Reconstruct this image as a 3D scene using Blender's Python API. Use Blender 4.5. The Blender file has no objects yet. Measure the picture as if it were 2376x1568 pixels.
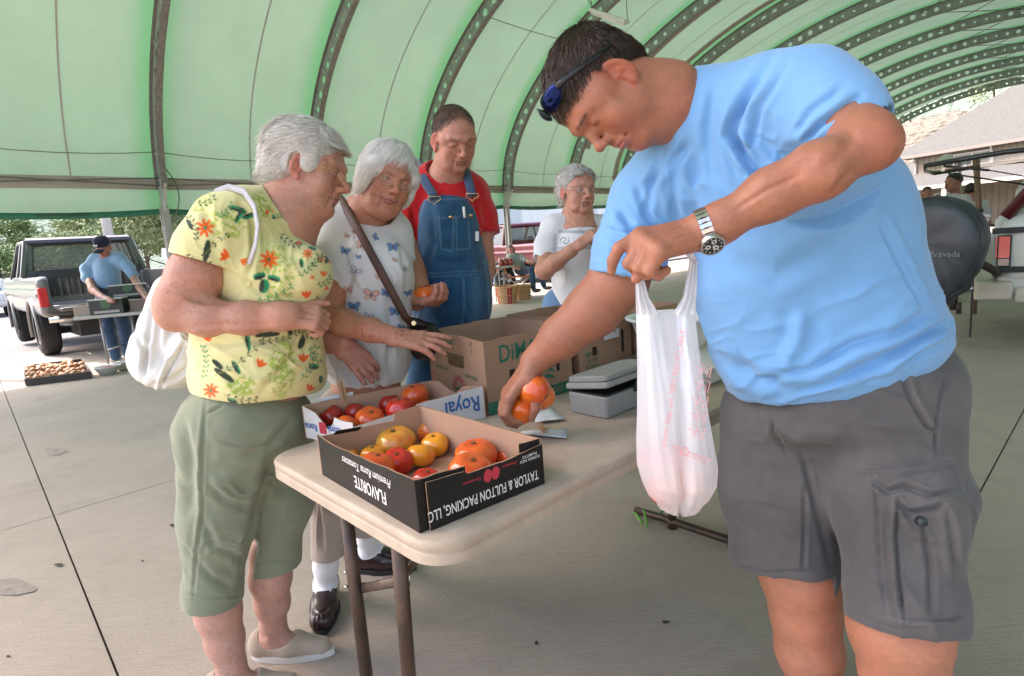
import bpy, math, random
import numpy as np
from mathutils import Matrix, Vector
from concurrent.futures import ThreadPoolExecutor
random.seed(7); rng = np.random.default_rng(7)
S = bpy.context.scene
COL = S.collection
R_ = math.radians
# ---------------------------------------------------------------- camera
FPX, PITCH, ROLL, CAMH = 1349.0, R_(9.3), R_(4.3), 1.22      # focal length in units of a 2376 px wide frame
CX, CY = 1188.0, 784.0
fw = np.array([0, math.cos(PITCH), -math.sin(PITCH)]); rt = np.array([1., 0, 0]); dn = np.cross(fw, rt)
c_, s_ = math.cos(ROLL), math.sin(ROLL)
AX = np.array([[c_, s_, 0], [-s_, c_, 0], [0, 0, 1]]) @ np.array([rt, dn, fw])
CP = np.array([0, 0, CAMH])
cd = bpy.data.cameras.new('camera'); cam = bpy.data.objects.new('camera', cd); COL.objects.link(cam)
cd.sensor_width = 36; cd.lens = 36 * FPX / 2376; cd.clip_end = 2000; cd.clip_start = 0.05
mw = np.eye(4); mw[:3, 0] = AX[0]; mw[:3, 1] = -AX[1]; mw[:3, 2] = -AX[2]; mw[:3, 3] = CP
cam.matrix_world = Matrix(mw.tolist()); S.camera = cam
# ---------------------------------------------------------------- light
w = bpy.data.worlds.new('World'); S.world = w; w.use_nodes = True
nt = w.node_tree; bg = nt.nodes['Background']
sky = nt.nodes.new('ShaderNodeTexSky'); sky.sky_type = 'NISHITA'; sky.sun_disc = False
SUN_EL, SUN_AZ = R_(52), R_(290)          # azimuth clockwise from +y
sky.sun_elevation = SUN_EL; sky.sun_rotation = SUN_AZ
sky.air_density = 1.0; sky.dust_density = 4.0; sky.ozone_density = 1.0
hz = nt.nodes.new('ShaderNodeMix'); hz.data_type = 'RGBA'; hz.blend_type = 'MULTIPLY'; hz.inputs[0].default_value = 1; hz.inputs[7].default_value = (1.03, .97, .92, 1)      # hazy, warm overcast
nt.links.new(sky.outputs[0], hz.inputs[6]); nt.links.new(hz.outputs[2], bg.inputs[0]); bg.inputs[1].default_value = 0.15
sd = bpy.data.lights.new('sun', 'SUN'); sun = bpy.data.objects.new('sun', sd); COL.objects.link(sun)
sd.energy = 1.7; sd.angle = R_(0.5); sd.color = (1, 0.94, 0.86)
sv = Vector((math.sin(SUN_AZ) * math.cos(SUN_EL), math.cos(SUN_AZ) * math.cos(SUN_EL), math.sin(SUN_EL)))
sun.rotation_euler = sv.to_track_quat('Z', 'Y').to_euler(); sun.location = (0, 0, 30)
S.view_settings.view_transform = 'Standard'; S.view_settings.look = 'None'
S.view_settings.gamma = 1; S.view_settings.exposure = 2.3
S.view_settings.use_white_balance = True; S.view_settings.white_balance_temperature = 6300; S.view_settings.white_balance_tint = 14      # the camera's own balance for light through green cloth
S.render.resolution_x, S.render.resolution_y = 1024, 676
S.cycles.max_bounces = 10; S.cycles.transparent_max_bounces = 12
# ---------------------------------------------------------------- helpers
def at(px, py, d):
 """world point seen at photo position (px,py) at depth d metres"""
 return CP + AX.T @ np.array([(px - CX) / FPX * d, (py - CY) / FPX * d, d])
def on(px, py, z=0.0):
 """world point on the horizontal plane z seen at (px,py)"""
 v = AX.T @ np.array([(px - CX) / FPX, (py - CY) / FPX, 1.0]); return CP + v * (z - CAMH) / v[2]
def depth(P): return float((AX @ (np.asarray(P) - CP))[2])
def N(v): v = np.asarray(v, float); return v / (np.linalg.norm(v) + 1e-12)
# ---- materials
MATS = {}
def mat(name, col, rough=.6, metal=0., bump=0., bscale=50., var=0., vscale=8., spec=.5, trans=0., alpha=1., sheen=0., emit=None, attr=None,
  coat=0., sss=0., col2=None, stretch=None, detail=3., bdist=.01):
 if name in MATS: return MATS[name]
 m = bpy.data.materials.new(name); m.use_nodes = True; MATS[name] = m
 n = m.node_tree.nodes; L = m.node_tree.links; b = n['Principled BSDF']
 b.inputs['Base Color'].default_value = (*col, 1); b.inputs['Roughness'].default_value = rough
 b.inputs['Metallic'].default_value = metal; b.inputs['Specular IOR Level'].default_value = spec
 b.inputs['Transmission Weight'].default_value = trans; b.inputs['Alpha'].default_value = alpha
 b.inputs['Sheen Weight'].default_value = sheen; b.inputs['Coat Weight'].default_value = coat
 if sss:
  b.inputs['Subsurface Weight'].default_value = sss; b.inputs['Subsurface Scale'].default_value = .012
  b.inputs['Subsurface Radius'].default_value = (1, .35, .2)
 if emit: b.inputs['Emission Color'].default_value = (*emit[:3], 1); b.inputs['Emission Strength'].default_value = emit[3]
 tc = n.new('ShaderNodeTexCoord'); src = tc.outputs['Object']
 if stretch:
  mp = n.new('ShaderNodeMapping'); mp.inputs['Scale'].default_value = stretch; L.new(src, mp.inputs[0]); src = mp.outputs[0]
 cs = None
 if attr:
  a = n.new('ShaderNodeAttribute'); a.attribute_name = attr; cs = a.outputs['Color']; L.new(cs, b.inputs['Base Color'])
 if var or col2:
  t = n.new('ShaderNodeTexNoise'); t.inputs['Scale'].default_value = vscale; t.inputs['Detail'].default_value = 6; t.inputs['Roughness'].default_value = .65
  L.new(src, t.inputs['Vector'])
  rp = n.new('ShaderNodeMapRange'); L.new(t.outputs[0], rp.inputs[0])
  rp.inputs[1].default_value = .3; rp.inputs[2].default_value = .7
  mx = n.new('ShaderNodeMix'); mx.data_type = 'RGBA'
  if cs is not None:
   mx.blend_type = 'MULTIPLY'; rp.inputs[3].default_value = 0; rp.inputs[4].default_value = 1
   L.new(rp.outputs[0], mx.inputs[0]); L.new(cs, mx.inputs[6]); k = 1 - var; mx.inputs[7].default_value = (k, k, k, 1)
  else:
   L.new(rp.outputs[0], mx.inputs[0])
   d = col2 if col2 else tuple(c * (1 - var) for c in col)
   u = col if col2 else tuple(min(1, c * (1 + var)) for c in col)
   mx.inputs[6].default_value = (*d, 1); mx.inputs[7].default_value = (*u, 1)
  L.new(mx.outputs[2], b.inputs['Base Color'])
 if bump:
  t2 = n.new('ShaderNodeTexNoise'); t2.inputs['Scale'].default_value = bscale; t2.inputs['Detail'].default_value = detail
  L.new(src, t2.inputs['Vector'])
  bp = n.new('ShaderNodeBump'); bp.inputs['Strength'].default_value = bump; bp.inputs['Distance'].default_value = bdist
  L.new(t2.outputs[0], bp.inputs['Height']); L.new(bp.outputs[0], b.inputs['Normal'])
 return m
# ---- mesh builder
def frame(d, up=(0, 0, 1)):
 d = N(d); up = np.asarray(up, float)
 if abs(d @ N(up)) > .98: up = np.array([1., 0, 0])
 x = N(np.cross(up, d)); y = np.cross(d, x); return x, y, d
class MB:
 def __init__(s): s.v = []; s.f = []; s.m = []; s.n = 0; s.mi = 0
 def add(s, V, F):
  o = s.n; V = np.asarray(V, float).reshape(-1, 3); s.v.append(V); s.n += len(V)
  for f in F: s.f.append([i + o for i in f]); s.m.append(s.mi)
  return s
 def box(s, lo, hi, o=(0, 0, 0), X=(1, 0, 0), Y=(0, 1, 0), Z=(0, 0, 1)):
  X, Y, Z = map(np.asarray, (X, Y, Z)); V = []
  for z in (lo[2], hi[2]):
   for y in (lo[1], hi[1]):
    for x in (lo[0], hi[0]): V.append(np.asarray(o) + X * x + Y * y + Z * z)
  return s.add(V, [(0, 2, 3, 1), (4, 5, 7, 6), (0, 1, 5, 4), (2, 6, 7, 3), (0, 4, 6, 2), (1, 3, 7, 5)])
 def tube(s, P, r, n=10, cap=True, up=(0, 0, 1), flat=1.0, closed=False):
  P = [np.asarray(p, float) for p in P]; k = len(P); rr = r if hasattr(r, '__len__') else [r] * k
  T = [N(P[(i + 1) % k if closed else min(i + 1, k - 1)] - P[(i - 1) % k if closed else max(i - 1, 0)]) for i in range(k)]
  x, y, _ = frame(T[0], up); V = []
  for i in range(k):
   x = N(x - T[i] * (x @ T[i])); y = np.cross(T[i], x)
   for j in range(n):
    a = 2 * math.pi * j / n; V.append(P[i] + rr[i] * (math.cos(a) * x + flat * math.sin(a) * y))
  F = []
  for i in range(k if closed else k - 1):
   i2 = (i + 1) % k
   for j in range(n): F.append((i * n + j, i * n + (j + 1) % n, i2 * n + (j + 1) % n, i2 * n + j))
  if cap and not closed: F += [tuple(range(n))[::-1], tuple(range((k - 1) * n, k * n))]
  return s.add(V, F)
 def lathe(s, prof, o, ax=(0, 0, 1), n=32, cap=True, ref=(1, 0, 0), a0=0, a1=2 * math.pi):
  x, y, z = frame(ax, ref); o = np.asarray(o, float); V = []; k = len(prof); full = abs(a1 - a0 - 2 * math.pi) < 1e-6
  m = n if full else n + 1
  for r, h in prof:
   for j in range(m):
    a = a0 + (a1 - a0) * j / n; V.append(o + x * r * math.cos(a) + y * r * math.sin(a) + z * h)
  F = []
  for i in range(k - 1):
   for j in range(n):
    j2 = (j + 1) % m; F.append((i * m + j, i * m + j2, (i + 1) * m + j2, (i + 1) * m + j))
  if cap and full: F += [tuple(range(m))[::-1], tuple(range((k - 1) * m, k * m))]
  return s.add(V, F)
 def prism(s, poly, h0, h1, o=(0, 0, 0), X=(1, 0, 0), Y=(0, 1, 0), Z=(0, 0, 1)):
  """extrude a 2-D polygon (x,y) from h0 to h1 along Z"""
  X, Y, Z, o = [np.asarray(q, float) for q in (X, Y, Z, o)]; n = len(poly)
  V = [o + X * a + Y * b + Z * h0 for a, b in poly] + [o + X * a + Y * b + Z * h1 for a, b in poly]
  return s.add(V, [tuple(range(n))[::-1], tuple(range(n, 2 * n))] + [(i, (i + 1) % n, n + (i + 1) % n, n + i) for i in range(n)])
 def grid(s, G, wrap=False, flip=False):
  G = np.asarray(G, float); a, b = G.shape[:2]; F = []
  for i in range(a - 1):
   for j in range(b if wrap else b - 1):
    q = (i * b + j, i * b + (j + 1) % b, (i + 1) * b + (j + 1) % b, (i + 1) * b + j); F.append(q[::-1] if flip else q)
  return s.add(G.reshape(-1, 3), F)
 def ball(s, c, r, n=16, m=10, sc=(1, 1, 1)):
  V = []; F = []
  for i in range(m + 1):
   t = math.pi * i / m
   for j in range(n):
    a = 2 * math.pi * j / n
    V.append(np.asarray(c) + r * np.array([math.sin(t) * math.cos(a) * sc[0], math.sin(t) * math.sin(a) * sc[1], math.cos(t) * sc[2]]))
  for i in range(m):
   for j in range(n): F.append((i * n + j, (i + 1) * n + j, (i + 1) * n + (j + 1) % n, i * n + (j + 1) % n))
  return s.add(V, F)
 def data(s, name, mats, smooth=False, org=(0, 0, 0), auto=None):
  me = bpy.data.meshes.new(name); V = np.concatenate(s.v) - np.asarray(org, float)
  me.from_pydata(V.tolist(), [], s.f)
  for m in (mats if isinstance(mats, (list, tuple)) else [mats]): me.materials.append(m)
  me.polygons.foreach_set('material_index', s.m)
  if smooth or auto: me.polygons.foreach_set('use_smooth', [True] * len(s.f))
  me.validate(clean_customdata=False); me.update()
  if auto:
   try: me.set_sharp_from_angle(angle=R_(auto))
   except Exception: pass
  return me
def wloc(o):
 v = np.zeros(3)
 while o is not None: v += np.array(o.location); o = o.parent
 return v
def link(name, me, parent=None, loc=None):
 o = bpy.data.objects.new(name, me); COL.objects.link(o)
 if parent is not None: o.parent = parent
 if loc is not None: o.location = loc
 return o
def part(name, mb, mats, parent, smooth=False, label=None, auto=None):
 """mesh part given in world coordinates, child of an unrotated parent"""
 me = mb.data(name, mats, smooth, wloc(parent), auto) if isinstance(mb, MB) else mb
 o = link(name, me, parent)
 if label: o['label'] = label
 return o
def thing(name, label, cat, loc=(0, 0, 0), group=None, rot=None):
 o = bpy.data.objects.new(name, None); COL.objects.link(o); o.location = loc; o.empty_display_size = .1
 if rot is not None: o.rotation_euler = rot
 tag(o, label, cat, group); return o
def tag(o, label, cat, group=None, kind=None):
 if label: o['label'] = label
 if cat: o['category'] = cat
 if group: o['group'] = group
 if kind: o['kind'] = kind
 return o
def solid(name, mb, mats, label, cat, base, group=None, smooth=False, auto=None):
 """a thing that is one mesh, origin at its base"""
 o = link(name, mb.data(name, mats, smooth, base, auto), None, base); return tag(o, label, cat, group)
def struct(name, mb, mats, smooth=False, kind='structure'):
 o = link(name, mb.data(name, mats, smooth) if isinstance(mb, MB) else mb); o['kind'] = kind; return o
def bevel(o, wd=.004, seg=2):
 b = o.modifiers.new('bevel', 'BEVEL'); b.width = wd; b.segments = seg; b.limit_method = 'ANGLE'; b.angle_limit = R_(40); return o
_txt = {}
def text_mb(mb, txt, o, X, Y, size, off=.0012, sx=1.0, align='CENTER', bold=0., shear=0., n=None):
 """flat lettering laid on a surface: origin o, reading direction X, up direction Y"""
 cu = bpy.data.curves.new('t', 'FONT'); cu.body = txt; cu.size = 1; cu.align_x = align; cu.align_y = 'CENTER'; cu.resolution_u = 3
 cu.offset = bold; cu.shear = shear; ob = bpy.data.objects.new('t', cu); COL.objects.link(ob)
 bpy.context.view_layer.update()
 me = ob.to_mesh(); X = N(X); Y = N(Y); Z = N(np.cross(X, Y)) if n is None else np.asarray(n)
 V = np.array([v.co[:] for v in me.vertices]) if len(me.vertices) else np.zeros((0, 3))
 F = [tuple(p.vertices) for p in me.polygons]; ob.to_mesh_clear(); bpy.data.objects.remove(ob); bpy.data.curves.remove(cu)
 if len(V): mb.add(np.asarray(o) + np.outer(V[:, 0] * size * sx, X) + np.outer(V[:, 1] * size, Y) + Z * off, F)
 return mb
# ---------------------------------------------------------------- signed distance modelling
class SDF:
 def __init__(s, lo, hi, h):
  s.h = h; s.lo = np.asarray(lo, float); n = np.ceil((np.asarray(hi) - s.lo) / h).astype(int) + 1
  s.ax = [(s.lo[i] + np.arange(n[i]) * h).astype(np.float32) for i in range(3)]
  s.F = np.full(tuple(n), 1.0, np.float32)
 def win(s, lo, hi, pad):
  sl = []
  for i in range(3):
   a = int(max(0, math.floor((lo[i] - pad - s.lo[i]) / s.h))); b = int(min(len(s.ax[i]), math.ceil((hi[i] + pad - s.lo[i]) / s.h) + 1))
   if b <= a: return None
   sl.append(slice(a, b))
  return tuple(sl), s.ax[0][sl[0]][:, None, None], s.ax[1][sl[1]][None, :, None], s.ax[2][sl[2]][None, None, :]
 def op(s, sl, d, k, mode):
  A = s.F[sl]
  if mode == 'sub': A = -A
  if k > 0:
   hh = np.maximum(k - np.abs(A - d), 0) / k; r = np.minimum(A, d) - hh * hh * (k * .25)
  else: r = np.minimum(A, d)
  s.F[sl] = -r if mode == 'sub' else r
 def cone(s, a, b, ra, rb, k=.02, mode='add', flat=None, curve=None):
  a = np.asarray(a, float); b = np.asarray(b, float); R = max(ra, rb)
  w_ = s.win(np.minimum(a, b) - R, np.maximum(a, b) + R, k + 3 * s.h)
  if w_ is None: return s
  sl, X, Y, Z = w_; ab = b - a; L2 = float(ab @ ab) + 1e-12
  px, py, pz = X - np.float32(a[0]), Y - np.float32(a[1]), Z - np.float32(a[2])
  t = np.clip((px * np.float32(ab[0] / L2) + py * np.float32(ab[1] / L2) + pz * np.float32(ab[2] / L2)), 0, 1)
  qx, qy, qz = px - t * np.float32(ab[0]), py - t * np.float32(ab[1]), pz - t * np.float32(ab[2])
  if flat is not None:
   n, sc = flat; n = N(n); q = (qx * np.float32(n[0]) + qy * np.float32(n[1]) + qz * np.float32(n[2])) * np.float32(sc - 1)
   qx = qx + q * np.float32(n[0]); qy = qy + q * np.float32(n[1]); qz = qz + q * np.float32(n[2])
  d = np.sqrt(qx * qx + qy * qy + qz * qz) - (np.float32(ra) + t * np.float32(rb - ra))
  if flat is not None and flat[1] > 1: d = d / np.float32(1 + (flat[1] - 1) * .5)
  s.op(sl, d, k, mode); return s
 def chain(s, pts, k=.02, flat=None, mode='add'):
  for (a, ra), (b, rb) in zip(pts[:-1], pts[1:]): s.cone(a, b, ra, rb, k, mode, flat)
  return s
 def ell(s, c, r, k=.02, mode='add', M=None):
  c = np.asarray(c, float); R = max(r) if M is not None else None
  e = np.array([R] * 3) if M is not None else np.asarray(r)
  w_ = s.win(c - e, c + e, k + 3 * s.h)
  if w_ is None: return s
  sl, X, Y, Z = w_; px, py, pz = X - np.float32(c[0]), Y - np.float32(c[1]), Z - np.float32(c[2])
  if M is not None:
   M = np.asarray(M, np.float32)       # rows = local axes
   px, py, pz = [M[i, 0] * px + M[i, 1] * py + M[i, 2] * pz for i in range(3)]
  r = np.asarray(r, np.float32)
  k0 = np.sqrt((px / r[0]) ** 2 + (py / r[1]) ** 2 + (pz / r[2]) ** 2); k1 = np.sqrt((px / r[0] ** 2) ** 2 + (py / r[1] ** 2) ** 2 + (pz / r[2] ** 2) ** 2)
  s.op(sl, k0 * (k0 - 1) / np.maximum(k1, 1e-4), k, mode); return s
 def boxx(s, c, r, k=.01, mode='add', M=None, rd=.005):
  c = np.asarray(c, float); R = float(np.linalg.norm(r)); w_ = s.win(c - R, c + R, k + 3 * s.h)
  if w_ is None: return s
  sl, X, Y, Z = w_; px, py, pz = X - np.float32(c[0]), Y - np.float32(c[1]), Z - np.float32(c[2])
  M = np.eye(3) if M is None else np.asarray(M); M = M.astype(np.float32)
  px, py, pz = [np.abs(M[i, 0] * px + M[i, 1] * py + M[i, 2] * pz) - np.float32(r[i] - rd) for i in range(3)]
  d = np.sqrt(np.maximum(px, 0) ** 2 + np.maximum(py, 0) ** 2 + np.maximum(pz, 0) ** 2) + np.minimum(np.maximum(np.maximum(px, py), pz), 0) - rd
  s.op(sl, d, k, mode); return s
 def cut(s, p, n, k=0.):
  """remove everything on the +n side of the plane through p"""
  n = N(n).astype(np.float32); p = np.asarray(p)
  X, Y, Z = s.ax[0][:, None, None], s.ax[1][None, :, None], s.ax[2][None, None, :]
  d = -((X - np.float32(p[0])) * n[0] + (Y - np.float32(p[1])) * n[1] + (Z - np.float32(p[2])) * n[2])
  s.F = np.maximum(s.F, -d) if k == 0 else -(np.minimum(-s.F, d) - (np.maximum(k - np.abs(-s.F - d), 0) / k) ** 2 * k * .25)
  return s
 def warp(s, fn):
  """add fn(X,Y,Z) to the field near the surface"""
  X, Y, Z = s.ax[0][:, None, None], s.ax[1][None, :, None], s.ax[2][None, None, :]
  s.F = s.F + fn(X, Y, Z).astype(np.float32); return s
 def mesh(s):
  import openvdb
  A = np.clip(s.F, -4 * s.h, 4 * s.h); A[0] = A[-1] = 4 * s.h; A[:, 0] = A[:, -1] = 4 * s.h; A[:, :, 0] = A[:, :, -1] = 4 * s.h
  g = openvdb.FloatGrid(4 * s.h); g.copyFromArray(np.ascontiguousarray(A)); s.F = None
  V, Q = g.convertToQuads(isovalue=0.0)
  return V * s.h + s.lo, Q.astype(np.int64)
def vnorm(V, Q):
 n = np.cross(V[Q[:, 2]] - V[Q[:, 0]], V[Q[:, 3]] - V[Q[:, 1]]); o = np.zeros_like(V)
 for i in range(4): np.add.at(o, Q[:, i], n)
 return o / (np.linalg.norm(o, axis=1, keepdims=True) + 1e-12)
def relax(V, Q, it=1, lam=.5):
 """Laplacian smoothing of a quad mesh"""
 n = len(V); E = np.concatenate([Q[:, [0, 1]], Q[:, [1, 2]], Q[:, [2, 3]], Q[:, [3, 0]]]); E = np.concatenate([E, E[:, ::-1]])
 cnt = np.bincount(E[:, 0], minlength=n).astype(float)[:, None]; cnt[cnt == 0] = 1
 for _ in range(it):
  A = np.stack([np.bincount(E[:, 0], weights=V[E[:, 1], i], minlength=n) for i in range(3)], 1) / cnt
  V = V + lam * (A - V)
 return V
def joinq(parts):
 """join [(V,Q,C)] pieces"""
 Vs, Qs, Cs, o = [], [], [], 0
 for V, Q, C in parts: Vs.append(V); Qs.append(Q + o); Cs.append(C); o += len(V)
 return np.concatenate(Vs), np.concatenate(Qs), np.concatenate(Cs)
def qmesh(name, V, Q, mats, org=(0, 0, 0), C=None, mi=None):
 me = bpy.data.meshes.new(name); V = (V - np.asarray(org)).astype(np.float32)
 me.vertices.add(len(V)); me.vertices.foreach_set('co', V.ravel())
 k = Q.shape[1]; me.loops.add(Q.size); me.loops.foreach_set('vertex_index', Q.ravel().astype(np.int32))
 me.polygons.add(len(Q)); me.polygons.foreach_set('loop_start', np.arange(0, Q.size, k, dtype=np.int32))
 try: me.polygons.foreach_set('loop_total', np.full(len(Q), k, dtype=np.int32))
 except Exception: pass
 me.polygons.foreach_set('use_smooth', np.ones(len(Q), bool))
 for m in (mats if isinstance(mats, (list, tuple)) else [mats]): me.materials.append(m)
 if mi is not None: me.polygons.foreach_set('material_index', mi.astype(np.int32))
 me.update(calc_edges=True)
 if C is not None:
  a = me.color_attributes.new('Col', 'FLOAT_COLOR', 'POINT'); a.data.foreach_set('color', np.concatenate([C, np.ones((len(C), 1))], 1).astype(np.float32).ravel())
 return me
# ---- cheap value noise for numpy
_perm = rng.random((64, 64, 64)).astype(np.float32)
def noise3(P, s):
 P = np.asarray(P) * s; I = np.floor(P).astype(int); f = P - I; f = f * f * (3 - 2 * f); o = 0
 for dx in (0, 1):
  for dy in (0, 1):
   for dz in (0, 1):
    wgt = (f[:, 0] if dx else 1 - f[:, 0]) * (f[:, 1] if dy else 1 - f[:, 1]) * (f[:, 2] if dz else 1 - f[:, 2])
    o = o + wgt * _perm[(I[:, 0] + dx) % 64, (I[:, 1] + dy) % 64, (I[:, 2] + dz) % 64]
 return o
def sm(a, b, x): t = np.clip((x - a) / (b - a), 0, 1); return t * t * (3 - 2 * t)
def pxy(V):
 """photo coordinates of world points, used only to place details while building"""
 q = (V - CP) @ AX.T; return np.stack([CX + FPX * q[:, 0] / q[:, 2], CY + FPX * q[:, 1] / q[:, 2]], 1)
def segd(P, a, b):
 a = np.asarray(a, float); b = np.asarray(b, float); ab = b - a; t = np.clip(((P - a) @ ab) / (ab @ ab), 0, 1)
 return np.linalg.norm(P - a - t[:, None] * ab, axis=1), t
# ================================================================ the setting
M_conc = mat('concrete', (.34, .315, .275), .85)
def concrete_nodes(m, joints):
 n = m.node_tree.nodes; L = m.node_tree.links; b = n['Principled BSDF']; tc = n.new('ShaderNodeTexCoord')
 def noise(sc, det=8, ro=.6, mp=None):
  t = n.new('ShaderNodeTexNoise'); t.inputs['Scale'].default_value = sc; t.inputs['Detail'].default_value = det; t.inputs['Roughness'].default_value = ro
  if mp:
   q = n.new('ShaderNodeMapping'); q.inputs['Rotation'].default_value = (0, 0, mp[0]); q.inputs['Scale'].default_value = mp[1]; L.new(tc.outputs['Object'], q.inputs[0]); L.new(q.outputs[0], t.inputs['Vector'])
  else: L.new(tc.outputs['Object'], t.inputs['Vector'])
  return t.outputs[0]
 def rng_(o, a, b_, c=0., d=1.):
  r = n.new('ShaderNodeMapRange'); L.new(o, r.inputs[0]); r.inputs[1].default_value = a; r.inputs[2].default_value = b_; r.inputs[3].default_value = c; r.inputs[4].default_value = d; return r.outputs[0]
 def mixc(f, A, B, blend='MIX'):
  x = n.new('ShaderNodeMix'); x.data_type = 'RGBA'; x.blend_type = blend; L.new(f, x.inputs[0])
  for i, q in ((6, A), (7, B)):
   if isinstance(q, tuple): x.inputs[i].default_value = (*q, 1)
   else: L.new(q, x.inputs[i])
  return x.outputs[2]
 c = mixc(rng_(noise(1.3), .3, .7), (.40, .333, .26), (.50, .42, .335))
 c = mixc(rng_(noise(2.2, 8, .75), .52, .72, 0, .5), c, (.235, .2, .16))
 c = mixc(rng_(noise(170, 3, .6), .35, .75, 0, .55), c, (.22, .20, .17))
 c = mixc(rng_(noise(1.1, 5, .6), .62, .70, 0, .45), c, (.2, .165, .14))
 brush = noise(1, 4, .7, (R_(45), (7, 190, 1)))      # broom finish
 c = mixc(rng_(brush, .35, .75, 0, .6), c, (.24, .21, .18))
 L.new(c, b.inputs['Base Color'])
 ad = n.new('ShaderNodeMath'); L.new(noise(120, 5, .7), ad.inputs[0]); L.new(brush, ad.inputs[1])
 bp = n.new('ShaderNodeBump'); bp.inputs['Strength'].default_value = .5; bp.inputs['Distance'].default_value = .004; L.new(ad.outputs[0], bp.inputs['Height']); L.new(bp.outputs[0], b.inputs['Normal'])
concrete_nodes(M_conc, None)
U = np.array([math.cos(R_(45)), math.sin(R_(45)), 0]); V_ = np.array([U[1], -U[0], 0])      # tent axis and its right hand side
B0 = np.array([-5.09, 9.01, 0]); SP = 2.431; HW, Z0, RISE, SE = 7.406, 2.385, 4.173, 1.933
uv = lambda u, v, z=0.: U * u + V_ * v + np.array([0, 0, z])
B0u, B0v = float(B0 @ U), float(B0 @ V_)
# ground sheets
g = MB(); g.grid([[(-400, -300, -.13), (400, -300, -.13)], [(-400, 600, -.13), (400, 600, -.13)]])
struct('ground', g, mat('far_ground', (.24, .22, .17), .95, var=.3, vscale=.4), False)
g = MB(); g.box((-40, B0v - 26, -.14), (90, B0v - 3.4, -.06), X=U, Y=V_)
struct('road', g, mat('asphalt', (.15, .145, .14), .9, bump=.5, bscale=200, var=.15, vscale=3))
# slab with sawn joints; the panels meet in recessed lines
jo = on(125, 1196); U2 = N(np.array([math.cos(R_(42.8)), math.sin(R_(42.8)), 0])); V2 = np.array([U2[1], -U2[0], 0])
ju, jv = float(jo @ U2), float(jo @ V2); jr = on(2290, 1111); ru, rv = float(jr @ U2), float(jr @ V2)
us = [ju - 8, ju - 4, ju, ru, ru + 3.9, ru + 7.8, ru + 12, ru + 16, ru + 20, ru + 28, ru + 40]; vs = [jv - 9, jv - 4.6, jv, rv, rv + 4, rv + 8, rv + 14]
g = MB(); w_ = .0035
g.mi = 0
for i in range(len(us) - 1):
 for j in range(len(vs) - 1):
  A = lambda a, b, z: U2 * a + V2 * b + np.array([0, 0, z])
  a0, a1, b0, b1 = us[i] + w_, us[i + 1] - w_, vs[j] + w_, vs[j + 1] - w_
  o = g.n; g.add([A(a0, b0, 0), A(a1, b0, 0), A(a1, b1, 0), A(a0, b1, 0), A(a0, b0, -.012), A(a1, b0, -.012), A(a1, b1, -.012), A(a0, b1, -.012)],
     [(0, 3, 2, 1), (0, 1, 5, 4), (1, 2, 6, 5), (2, 3, 7, 6), (3, 0, 4, 7)])
g.mi = 1; g.box((us[0], vs[0], -.3), (us[-1], vs[-1], -.0121), X=U2, Y=V2)
struct('concrete_slab', g, [M_conc, mat('joint_dirt', (.05, .04, .035), .95)])
# stains and flecks on the slab
def stain(px, py, rx, ry, nm, col, lab, seed=0):
 c = on(px, py); r2 = random.Random(seed); n = 28; P = []
 for i in range(n):
  a = 2 * math.pi * i / n; k = 1 + .12 * math.sin(3 * a + seed) + .08 * r2.uniform(-1, 1); q = on(px + rx * k * math.cos(a), py + ry * k * math.sin(a)); P.append(q[:2])
 mb = MB(); mb.add([(*p, .004) for p in P], [tuple(range(n))[::-1]]); struct(nm, mb, mat('stain_' + str(seed), col, .9, var=.25, vscale=30))
stain(33, 1364, 46, 20, 'oil_stain', (.27, .235, .20), '', 1); stain(128, 1048, 24, 9, 'oil_stain', (.31, .27, .22), '', 2)
for k, (x, y, rx, ry) in enumerate(((403, 1220, 9, 3.5), (137, 1312, 10, 4), (1245, 1494, 5, 5), (20, 1525, 5, 3), (331, 1303, 4, 2), (1545, 1445, 9, 4), (2110, 940, 12, 3), (1930, 1430, 6, 3))):
 stain(x, y, rx, ry, 'floor_speck', (.06, .05, .045), '', 10 + k)
# ---------------------------------------------------------------- the tent
def arc_pt(t, off=0.):
 """point of the arch section: (v from the left foot, z), off = outward offset"""
 c, s = math.cos(t), math.sin(t); e = 2 / SE
 v = HW * (1 - math.copysign(abs(c) ** e, c)); z = Z0 + RISE * abs(s) ** e
 return np.array([v, z])
TT = np.linspace(0, math.pi, 400); arc = np.array([arc_pt(t) for t in TT])
ds = np.r_[0, np.cumsum(np.linalg.norm(np.diff(arc, axis=0), axis=1))]
def arc_s(s):
 s = np.clip(s, 0, ds[-1]); p = np.array([np.interp(s, ds, arc[:, 0]), np.interp(s, ds, arc[:, 1])])
 q = np.array([np.interp(min(s + .05, ds[-1]), ds, arc[:, 0]), np.interp(min(s + .05, ds[-1]), ds, arc[:, 1])]) - np.array([np.interp(max(s - .05, 0), ds, arc[:, 0]), np.interp(max(s - .05, 0), ds, arc[:, 1])])
 q /= np.linalg.norm(q); return p, np.array([-q[1], q[0]])       # point, outward normal
canopy = thing('market_canopy', 'long green fabric arched canopy on perforated grey steel ribs over the market', 'canopy', tuple(B0))
M_steel = mat('galvanised_rib', (.30, .32, .30), .55, metal=.35, bump=.25, bscale=30, var=.25, vscale=12)
M_fl = mat('rib_flange', (.20, .19, .17), .6, metal=.3, var=.3, vscale=20)
M_fab = bpy.data.materials.new('canopy_fabric'); M_fab.use_nodes = True
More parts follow.
